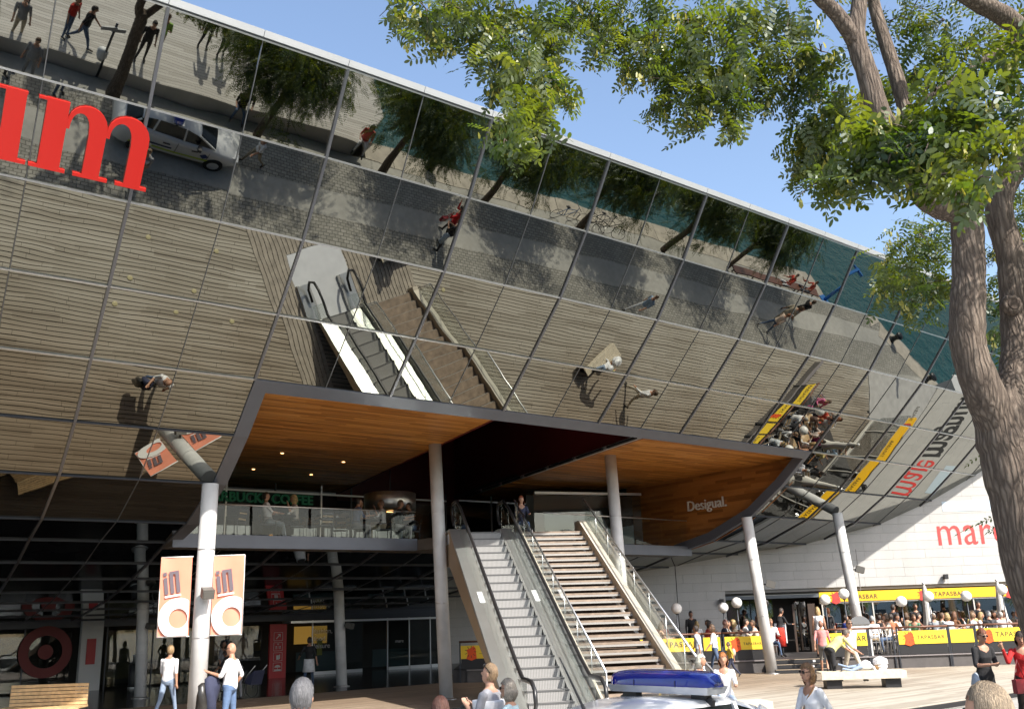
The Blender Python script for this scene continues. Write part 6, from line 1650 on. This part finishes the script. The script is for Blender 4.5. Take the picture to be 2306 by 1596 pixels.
for i, (u_, w_, sc, rz) in enumerate(((12.05, -3.05, .98, .4), (17.45, -3.0, 1.0, 2.2), (22.65, -3.0, 1.02, 3.6), (28.2, -3.0, 1.06, 5.0), (34.2, -3.0, 1.05, 1.3), (39.6, -3.0, 1.0, 2.9))):
    e = empty('quay_tree', UW(u_, w_, ROADZ), rz, labs[i], 'tree', 'trees along the quay'); e.scale = (sc, sc, sc)
    link('trunk', TKM, e)
    for me in brm: link('branch', me, e)
    c_ = empty('crown'); c_.parent = e; k = CR[i % 2]
    for me in k: tag(link(me.name.split('.')[0], me, c_), kind='stuff')

# ================================================================== benches
def bench(xy, rz, label, L=1.9, back=True, m=BENCHWOOD, nslat=7):
    e = empty('bench', (xy[0], xy[1], 0), rz, label, 'bench', 'timber benches on the deck')
    D = .62
    for i in range(nslat):
        mb = MB(); y = -D / 2 + D * (i + .5) / nslat; mb.box((0, y, .43), (L, D / nslat - .018, .045)); mb.build('seat_slat', m, e)
    mb = MB(); mb.box((0, -D / 2 - .012, .35), (L, .03, .20)); mb.build('front_board', m, e)
    for s in (-1, 1):
        mb = MB(); mb.box((s * (L / 2 - .35), .0, .17), (.42, .42, .34)); mb.build('foot', BLACK, e)
    if back:
        for i in range(6):
            mb = MB(); z = .50 + .085 * i; mb.box((0, D / 2 - .0 + .03 * i / 6, z), (L - .06, .04, .07)); mb.build('back_slat', m, e)
        for s in (-1, 0, 1):
            mb = MB(); mb.box((s * (L / 2 - .2), D / 2 + .045, .68), (.06, .04, .56)); mb.build('back_post', DARKMET, e)
    return e
bench((-11.8, 24.9), R(3), 'sunlit slatted bench with backrest at the left edge', 1.95)
bench((-13.85, 24.4), R(3), 'backless end of a second bench cut off at the left edge', 2.0, False)
bench((9.45, 28.3), R(-4), 'wide pale bench with plastic bags in front of the terrace', 2.3, False, BENCHPALE, 12)
bench((3.95, 20.2), R(8), 'bench with two seated women behind the police lights', 1.8, False, BENCHPALE)
person('sit_talk', (3.45, 20.2), .46, 130, 'white haired woman in white sitting on the bench behind the police lights', Wt, Lj, ('bob', (.45, .43, .36)), 0, 1.66, female=True)
person('sit', (4.0, 20.1), .46, -170, 'red haired woman in white blouse sitting on the bench behind the police lights', Wt, Lj, ('bob', (.34, .12, .03)), 0, 1.68, female=True)
pl = person('lie', (8.75, 27.35), .60, 0, 'child in white shirt and jeans lying on the pale bench', Wt, Lj, ('short', (.28, .16, .06)), 0, 1.2)
pl.rotation_euler = (R(-92), 0, R(-80)); pl.location = (8.85, 28.25, .58)
def plastic_bag(p, s, label):
    mb = MB(); n, m_ = 14, 9; vs = []; r2 = random.Random(int(p[0] * 100))
    for i in range(m_ + 1):
        t = i / m_; r_ = s * (.75 + .3 * math.sin(t * 2.6)) * (1 if t < .8 else (1.02 - t) * 4.2)
        for k in range(n):
            a = 2 * math.pi * k / n; q = 1 + .13 * r2.uniform(-1, 1); vs.append((r_ * q * math.cos(a), r_ * q * math.sin(a) * .8, s * 1.9 * t))
    fs = [(i * n + k, i * n + (k + 1) % n, (i + 1) * n + (k + 1) % n, (i + 1) * n + k) for i in range(m_) for k in range(n)]
    mb.add(vs, fs + [tuple(range(n))[::-1]], False); o = mb.build('plastic_bag', mat('white_plastic', (.74, .75, .77), .35), None, p); return tag(o, label, 'bag')
plastic_bag((10.1, 28.5, .455), .19, 'larger knotted white plastic bag at the end of the pale bench')
plastic_bag((9.7, 28.55, .455), .14, 'smaller white plastic bag on the pale bench')

# ================================================================== police car
car = empty('police_car', (1.75, 11.3, ROADZ), R(90 - 50), 'white police car with blue light bar on the road', 'car')
CW_ = mat('car_white', (.74, .75, .76), .22, 0, 0, 1, coat=.6)
CG = mat('car_glass', (.015, .018, .02), .06)
# body sections along x (length), half widths and heights: side profile lofted
sec = [(-2.0, .30, .55, .70, .62), (-1.93, .25, .78, .80, .70), (-1.6, .20, .98, .85, .75), (-1.1, .18, 1.0, .86, .78), (0, .17, .95, .87, .80), (.7, .17, .92, .87, .80), (1.15, .18, .90, .86, .78), (1.6, .22, .80, .83, .70), (1.95, .28, .66, .74, .58), (2.05, .34, .52, .62, .50)]
mb = MB(); vs = []; ring_n = 12
for (x, z0, z1, hw, tw_) in sec:
    pts = [(-hw * .92, z0), (-hw, z0 + .12), (-hw, (z0 + z1) / 2), (-hw * .99, z1 - .12), (-tw_, z1), (-tw_ * .4, z1 + .03), (tw_ * .4, z1 + .03), (tw_, z1), (hw * .99, z1 - .12), (hw, (z0 + z1) / 2), (hw, z0 + .12), (hw * .92, z0)]
    vs += [(x, y, z) for y, z in pts]
fs = [(i * ring_n + k, (i + 1) * ring_n + k, (i + 1) * ring_n + (k + 1) % ring_n, i * ring_n + (k + 1) % ring_n) for i in range(len(sec) - 1) for k in range(ring_n)] + [tuple(range(ring_n)), tuple((len(sec) - 1) * ring_n + k for k in range(ring_n))[::-1]]
mb.add(vs, fs, True); mb.build('body', CW_, car)
# greenhouse
gs = [(-1.75, 1.0, 1.02, .72, .70), (-1.35, .98, 1.34, .74, .60), (-.7, .96, 1.42, .76, .62), (.1, .94, 1.42, .76, .62), (.55, .93, 1.30, .76, .64), (1.15, .92, .96, .74, .72)]
mb = MB(); vs = []
for (x, z0, z1, hw, tw_) in gs:
    vs += [(x, -hw, z0 - .03), (x, -tw_ - .02, z1 - .06), (x, -tw_ + .06, z1), (x, 0, z1 + .025), (x, tw_ - .06, z1), (x, tw_ + .02, z1 - .06), (x, hw, z0 - .03)]
def gfaces(sel): return [(i * 7 + k, (i + 1) * 7 + k, (i + 1) * 7 + k + 1, i * 7 + k + 1) for i in range(len(gs) - 1) for k in range(6) if sel(i, k)]
roofsel = lambda i, k: k in (1, 2, 3, 4) and i in (1, 2, 3)
mb.add(vs, gfaces(lambda i, k: roofsel(i, k)), True); mb.build('roof', CW_, car)
mb = MB(); mb.add(vs, gfaces(lambda i, k: not roofsel(i, k)), True); mb.build('windows', CG, car)
for s in (-1, 1):
    for (xa, za, xb, zb) in ((-1.35, 1.30, -1.72, 1.0), (-.75, 1.36, -.82, .97), (.08, 1.38, .12, .95), (.5, 1.30, 1.12, .96)):
        mb = MB(); f = lambda x, z: (x, s * (.62 + (.76 - .62) * (1.40 - z) / .45 + .02), z); mb.bar(f(xa, za), f(xb, zb), .05, .04, (0, 1, 0)); mb.build('pillar', CW_, car)
    mb = MB(); mb.box((.62, s * .93, 1.0), (.12, .18, .12)); mb.build('wing_mirror', BLACK, car)
    mb = MB(); mb.box((-.35, s * .882, .78), (.2, .02, .03)); mb.box((.55, s * .882, .76), (.2, .02, .03)); mb.build('door_handle', BLACK, car)
    mb = MB(); mb.bar((-1.5, s * .874, .48), (1.4, s * .874, .45), .012, .07); mb.build('stripe', mat('fluo_stripe', (.45, .6, .05), .5), car)
    mb = MB(); mb.plate([(.75, s * .872, .62), (.89, s * .872, .5), (1.03, s * .872, .62), (.89, s * .872, .74)], -.006 * s); mb.build('door_badge', mat('badge_blue', (.03, .05, .2), .5), car)
    mb = MB(); mb.box((1.86, s * .56, .66), (.22, .28, .13)); mb.build('headlight', mat('lamp_glass', (.6, .62, .65), .1), car)
    mb = MB(); mb.box((-1.9, s * .66, .85), (.12, .14, .24)); mb.build('tail_light', mat('tail_red', (.35, .01, .01), .25), car)
    for xx in (-1.22, 1.28):
        w_ = empty('wheel', (xx, s * .80, .30)); w_.parent = car
        mb = MB(); mb.tube([(0, -.1, 0), (0, -.09, 0), (0, .09, 0), (0, .1, 0)], [.25, .30, .30, .25], 22); mb.build('tyre', mat('tyre', (.02, .02, .02), .8), w_)
        mb = MB(); mb.tube([(0, s * .09, 0), (0, s * .108, 0)], [.19, .17], 16); mb.build('rim', ALU, w_)
lb = empty('light_bar', (-.25, 0, 1.45)); lb.parent = car; lb.scale = (1, 1, 1.3)
BLU = mat('blue_dome', (.012, .025, .30), .08, 0, 0, 1, coat=.8, trans=.25)
mb = MB(); vs = []; ny, nx = 21, 11
for i in range(ny):
    f_ = -1 + 2 * i / (ny - 1); k = max(1 - abs(f_) ** 5, 0) ** .4
    for j_ in range(nx):
        g_2 = math.pi * j_ / (nx - 1); cx_, cz_ = math.cos(g_2), math.sin(g_2)
        vs.append((.175 * math.copysign(abs(cx_) ** .45, cx_) * (.45 + .55 * k), .75 * f_, .078 + .125 * cz_ ** .55 * (.25 + .75 * k) * (1 if 0 < j_ < nx - 1 else 0)))
mb.add(vs, [(i * nx + j_, i * nx + j_ + 1, (i + 1) * nx + j_ + 1, (i + 1) * nx + j_) for i in range(ny - 1) for j_ in range(nx - 1)] + [tuple(range(nx)), tuple((ny - 1) * nx + q for q in range(nx))[::-1]], True)
mb.build('blue_dome', BLU, lb)
mb = MB(); mb.hexa([(-.14, -.70, .02), (.14, -.70, .02), (.14, .70, .02), (-.14, .70, .02), (-.172, -.735, .078), (.172, -.735, .078), (.172, .735, .078), (-.172, .735, .078)]); mb.build('clear_base', mat('chrome_lens', (.55, .57, .60), .15, .5), lb)
for s in (-1, 1):
    mb = MB(); mb.bar((0, s * .5, -.02), (0, s * .5, .03), .2, .1); mb.bar((0, s * .52, .0), (0, s * .66, -.05), .05, .05); mb.build('bracket', BLACK, lb)
for i in range(5):
    mb = MB(); mb.ball((.0, -.5 + .25 * i, .12), (.05, .06, .04), 8, 6); mb.build('reflector', mat('blue_core', (.05, .12, .7), .15, .3), lb)
for s in (-1, 1):
    mb = MB(); mb.box((0, s * .30, .10), (.358, .010, .05)); mb.build('dome_seam', mat('seam_blue', (.005, .01, .08), .3), lb)
    mb = MB(); mb.box((-.02, s * .874, .66), (.012, .012, .5)); mb.box((-.98, s * .872, .66), (.012, .012, .5)); mb.box((1.0, s * .87, .62), (.012, .012, .4)); mb.build('door_seam', BLACK, car)
    put = MB(); put.box((-.5, s * .874, .62), (.7, .008, .06)); put.build('door_marking', mat('marking_navy', (.03, .04, .12), .5), car)
mb = MB(); mb.tube([(-1.25, .25, 1.36), (-1.28, .25, 1.42), (-1.52, .3, 1.9)], [.024, .015, .008], 6); mb.build('antenna', BLACK, car)

# ================================================================== small things on the quay (also seen in the mirror)
sg = empty('round_sign_post', (2.15, 3.6, .46), R(35), 'red rimmed round traffic sign on a thin post by the first tree', 'sign')
mb = MB(); mb.tube([(0, 0, 0), (0, 0, 2.6)], .03, 8); mb.build('post', DARKMET, sg)
mb = MB(); mb.tube([(0, .03, 2.35), (0, .045, 2.35)], .31, 24); mb.build('rim', REDP, sg)
mb = MB(); mb.tube([(0, .046, 2.35), (0, .05, 2.35)], .235, 24); mb.build('face', WHITE, sg)
mb = MB(); mb.bar((-.06, .055, 2.25), (.02, .055, 2.45), .02, .03); mb.bar((.06, .055, 2.25), (.0, .055, 2.4), .02, .03); mb.ball((.01, .055, 2.49), (.03, .008, .03), 8, 5); mb.build('pictogram', BLACK, sg)
sg.rotation_euler[2] = R(38)
sg2 = empty('direction_sign', UW(6.3, -2.35, ROADZ), 0, 'grey plates on a post with a white litter sack beside the first tree', 'sign')
mb = MB(); mb.tube([(0, 0, 0), (0, 0, 2.4)], .04, 8); mb.build('post', DARKMET, sg2)
mb = MB(); mb.box((-.25, 0, 2.2), (.5, .04, .14), .4); mb.build('plate', mat('plate_grey', (.35, .37, .4), .5), sg2)
mb = MB(); mb.box((.2, 0, 2.0), (.45, .04, .14), .4); mb.build('plate', MATS['plate_grey'], sg2)
mb = MB(); mb.lathe((0, -.12, .7), [(.12, 0), (.17, .15), (.18, .4), (.14, .5)], 12); mb.build('litter_sack', mat('white_sack', (.6, .62, .64), .6), sg2)
def bollard(u_, w_, label):
    e = empty('bollard', UW(u_, w_, ROADZ + .01), 0, label, 'bollard', 'black iron mooring bollards')
    mb = MB(); mb.lathe((0, 0, 0), [(.26, 0), (.2, .05), (.15, .25), (.2, .42), (.28, .5), (.26, .6), (.1, .66)], 18); mb.build('bollard_body', mat('cast_iron', (.03, .033, .036), .4, .4), e)
bollard(20.2, -1.75, 'black iron bollard between two quay trees'); bollard(51.3, -8.9, 'black iron bollard at the bend of the far quay'); bollard(54.6, -11.2, 'black iron bollard beside the white kiosk')
def bicycle(p, rz, label, col):
    e = empty('bicycle', p, rz, label, 'bicycle', 'bicycles parked under the tree'); fm = mat('bike_' + label.split()[0], col, .35)
    for x in (-.52, .52):
        mb = MB(); mb.tube([(x + .33 * math.cos(t * .3307), 0, .34 + .33 * math.sin(t * .3307)) for t in range(20)], .014, 6); w_ = mb.build('wheel', BLACK, e)
        mb = MB()
        for t in range(8): mb.tube([(x, 0, .34), (x + .32 * math.cos(t * .785), 0, .34 + .32 * math.sin(t * .785))], .003, 3)
        mb.build('spokes', STEEL, w_)
    mb = MB()
    for a, b_ in (((-.52, 0, .34), (-.05, 0, .32)), ((-.05, 0, .32), (-.2, 0, .85)), ((-.2, 0, .8), (.38, 0, .82)), ((-.05, 0, .32), (.38, 0, .78)), ((.36, 0, .95), (.52, 0, .34)), ((-.52, 0, .34), (-.2, 0, .78))): mb.tube([a, b_], .016, 6)
    mb.build('bike_frame', fm, e)
    mb = MB(); mb.tube([(.3, -.28, 1.02), (.36, 0, .98), (.3, .28, 1.02)], .014, 6); mb.build('handlebar', BLACK, e)
    mb = MB(); mb.ball((-.22, 0, .9), (.13, .07, .035), 8, 6); mb.build('saddle', BLACK, e)
for i, (u_, w_, rz, cl, nm) in enumerate(((27.3, -2.7, .5, (.05, .2, .45), 'blue bicycle leaning nearest the tree'), (28.9, -2.9, 1.2, (.02, .02, .02), 'black bicycle in the middle of the parked row'), (29.6, -2.7, 1.0, (.3, .3, .3), 'grey bicycle in the parked row'), (30.3, -2.8, 1.3, (.04, .05, .04), 'dark bicycle at the end of the parked row'))):
    bicycle(UW(u_, w_, ROADZ), rz, nm, cl)
fb = empty('quay_bench', UW(43.5, -3.3, ROADZ), R(90 - 52), 'long timber bench with iron legs on the far quay', 'bench')
mb = MB(); mb.box((0, 0, .42), (7.6, .5, .07)); mb.build('seat', RAILWOOD, fb)
for i in range(6):
    mb = MB(); mb.bar((-3.4 + 1.36 * i, -.2, 0), (-3.4 + 1.36 * i, -.1, .4), .06, .06); mb.bar((-3.4 + 1.36 * i, .2, 0), (-3.4 + 1.36 * i, .1, .4), .06, .06); mb.build('leg', DARKMET, fb)
cr = empty('blue_crane', UW(48.6, -3.2, ROADZ), R(20), 'small blue boat crane at the end of the far quay', 'crane')
BC = mat('crane_blue', (.02, .14, .42), .4)
mb = MB(); mb.tube([(0, 0, 0), (0, 0, 1.9)], .1, 10); mb.build('mast', BC, cr); mb = MB(); mb.bar((0, 0, 1.9), (1.5, 0, 2.4), .14, .16); mb.build('jib', BC, cr); mb = MB(); mb.box((1.5, 0, 2.35), (.1, .7, .12)); mb.build('crosshead', BC, cr); mb = MB(); mb.box((0, 0, .03), (.6, .6, .06)); mb.build('foot', BC, cr)
ki = empty('kiosk', UW(54.2, -12.9, 0), R(40), 'small white ticket kiosk with grey sloped side on the far paving', 'kiosk')
mb = MB(); mb.box((0, 0, 1.1), (2.2, 1.6, 2.2)); mb.build('kiosk_body', mat('kiosk_grey', (.38, .40, .42), .6), ki); mb = MB(); mb.hexa([(-1.25, -.95, 2.2), (1.25, -.95, 2.2), (1.25, .95, 2.2), (-1.25, .95, 2.2), (-1.0, -.7, 2.45), (1.0, -.7, 2.45), (1.0, .7, 2.45), (-1.0, .7, 2.45)]); mb.build('kiosk_roof', WHITE, ki)
mb = MB(); mb.box((0, .82, 1.2), (1.4, .06, .9)); mb.build('hatch', DARKMET, ki)
bn2 = empty('pavement_banner', UW(57.2, -12.5, 0), R(50), 'red and green striped banner beside the kiosk', 'banner')
for i, cl in enumerate(('red_stripe', 'green_stripe', 'red_stripe')):
    mb = MB(); mb.box((.0, .9 * i, 1.6), (.04, .88, 1.5)); mb.build('stripe', mat(cl, (.5, .03, .02) if 'red' in cl else (.03, .30, .06), .6), bn2)
mb = MB(); mb.tube([(0, -.45, 0), (0, -.45, 2.4)], .03, 6); mb.build('post', STEEL, bn2)
# sign board at the top of the terrace steps
sb = empty('menu_board', (12.35, FY + .2, .44), 0, 'white arched menu board at the top of the terrace steps', 'sign')
mb = MB(); mb.box((0, 0, .55), (.75, .05, 1.1)); mb.build('board', WHITE, sb)
mb = MB(); mb.plate([(.375 * math.cos(t * .2618), -.025, 1.1 + .3 * math.sin(t * .2618)) for t in range(13)], -.05); mb.build('arched_top', mat('board_grey', (.16, .165, .17), .5), sb)
# tables and chairs
TABM = mat('table_top', (.45, .32, .18), .5, 0, .15, 6); CHM = mat('chair_alu', (.68, .68, .70), .28, .8)
def table(p, label, group, m, r=.38):
    e = empty('cafe_table', p, 0, label, 'table', group)
    mb = MB(); mb.lathe((0, 0, .72), [(r, 0), (r, .03)], 20); mb.build('table_top', m, e); mb = MB(); mb.tube([(0, 0, .03), (0, 0, .72)], .03, 8); mb.build('leg', DARKMET, e); mb = MB(); mb.lathe((0, 0, 0), [(.24, 0), (.22, .03)], 14); mb.build('foot', DARKMET, e)
    for a in (.8, 3.4):
        q = Vector((.2 * math.cos(a), .2 * math.sin(a), .75)); c_ = MB(); c_.lathe((0, 0, 0), [(.03, 0), (.042, .10), (.042, .105)], 10); o = c_.build('cup', WHITE, None, Vector(p) + q); tag(o, ('first' if a < 1 else 'second') + ' white cup on the ' + label, 'cup', 'cups on the tables')
    return e
CHP = None
def chair(p, rz, label, group, m):
    e = empty('chair', p, rz, label, 'chair', group)
    mb = MB(); mb.box((0, 0, .45), (.42, .42, .025)); mb.build('seat', m, e)
    for sx in (-1, 1):
        mb = MB(); mb.tube([(sx * .2, .2, 0), (sx * .2, .2, .65), (sx * .2, -.18, .66)], .012, 6); mb.build('leg', m, e)
        mb = MB(); mb.tube([(sx * .2, -.22, 0), (sx * .19, -.2, .45), (sx * .17, -.27, .86)], .012, 6); mb.build('leg', m, e)
    for i in range(4):
        mb = MB(); z = .56 + .085 * i; mb.bar((-.17, -.215 - .02 * i, z), (.17, -.215 - .02 * i, z), .015, .05); mb.build('back_slat', m if i % 2 else TABM, e)
    return e
orde = ['first', 'second', 'third', 'fourth', 'fifth', 'sixth', 'seventh', 'eighth', 'ninth', 'tenth', 'eleventh', 'twelfth']
for i, (x, y) in enumerate((x_ * (36.75 + (y_ - 38.3) * 1.45) / y_, 36.75 + (y_ - 38.3) * 1.45) for x_, y_ in ((5.6, 38.9), (7.5, 39.0), (8.4, 38.8), (12.75, 39.1), (13.8, 39.2), (15.3, 39.0), (16.3, 39.2), (17.3, 39.0), (18.3, 39.3), (19.2, 38.9), (20.4, 38.8))):
    table((x, y, .44), orde[i] + ' round terrace table from the left', 'tables on the bar terrace', TABM)
for i, (x, y, hd) in enumerate([(q[0], q[1], q[3]) for q in crowd if 'sit' in q[2]]):
    chair((x, y, .44), -R(hd), 'aluminium chair of the ' + ' '.join([q for q in crowd if 'sit' in q[2]][i][6].split()[:11]), 'chairs on the bar terrace', CHM)
for i, (u_, w_) in enumerate(((12.45, -27.5), (14.2, -27.7), (15.55, -27.7), (17.0, -27.8))):
    table(UW(u_, w_, ZC), orde[i] + ' dark table from the left in the upper cafe', 'tables in the upper cafe', BLACK, .4)
for i, (u_, w_, rz) in enumerate(((10.2, -27.6, .4), (10.9, -27.3, 1.2), (13.4, -27.6, 2.2), (13.7, -27.2, .6), (14.8, -28.4, 2.9))):
    chair(UW(u_, w_, ZC), rz, orde[i] + ' empty dark chair from the left in the upper cafe', 'empty chairs in the upper cafe', DARKMET)
for i, q in enumerate(cafe):
    chair((q[0].x, q[0].y, ZC), -R(q[2]), 'dark chair of the ' + q[6], 'chairs in the upper cafe', DARKMET)
# apartment blocks across the basin behind the viewer (seen only in the bar glass)
BLD = mat('far_render', (.62, .60, .55), .8, 0, .06, .3); FWN = mat('far_window', (.05, .06, .07), .2); BRK = mat('far_brick', (.28, .15, .11), .8)
for bi, (x0, wd, st, lab) in enumerate(((-40, 45, 6, 'pale apartment block across the basin on the left'), (8, 50, 5, 'pale apartment block with brick bays across the basin'), (62, 40, 7, 'tall pale apartment block across the basin on the right'))):
    e = empty('apartment_block', (x0 + wd / 2, -95, -1.2), 0, lab, 'building', 'apartment blocks across the basin')
    mb = MB(); mb.box((0, -6, st * 1.6), (wd, 12, st * 3.2)); mb.build('wall', BLD, e); mb = MB(); mb.box((0, -6, st * 3.2 + .3), (wd + .8, 12.6, .6)); mb.build('roof', CONC, e)
    wme = None
    for f in range(st):
        for k in range(int(wd / 4.2)):
            if wme is None:
                q = MB(); q.box((0, 0, 0), (1.9, .2, 1.5)); wme = q.mesh('window'); wme.materials.append(FWN)
            link('window', wme, e, (-wd / 2 + 2.2 + 4.2 * k, .02, 1.9 + 3.2 * f))
    for k in range(int(wd / 12)):
        mb = MB(); mb.box((-wd / 2 + 6 + 12 * k, .1, st * 1.6), (2.2, .5, st * 3.2 - .4)); mb.build('brick_bay', BRK, e)

# small round lights let into the deck
for i, (x, y) in enumerate(((-3.3, 16.32), (-4.37, 17.12), (-2.94, 18.23), (-5.4, 17.92), (-1.7, 17.54), (-4.08, 18.94), (-2.73, 20.0), (4.9, 22.4))):
    mb = MB(); mb.lathe((0, 0, 0), [(.075, 0), (.075, .008), (.06, .012)], 16); o = mb.build('deck_light', mat('deck_light_glass', (.46, .41, .24), .3), None, (x, y, .002)); tag(o, 'round yellowish light let into the deck, ' + ('first', 'second', 'third', 'fourth', 'fifth', 'sixth', 'seventh', 'eighth')[i] + ' out from the road edge', 'light', 'lights let into the deck')
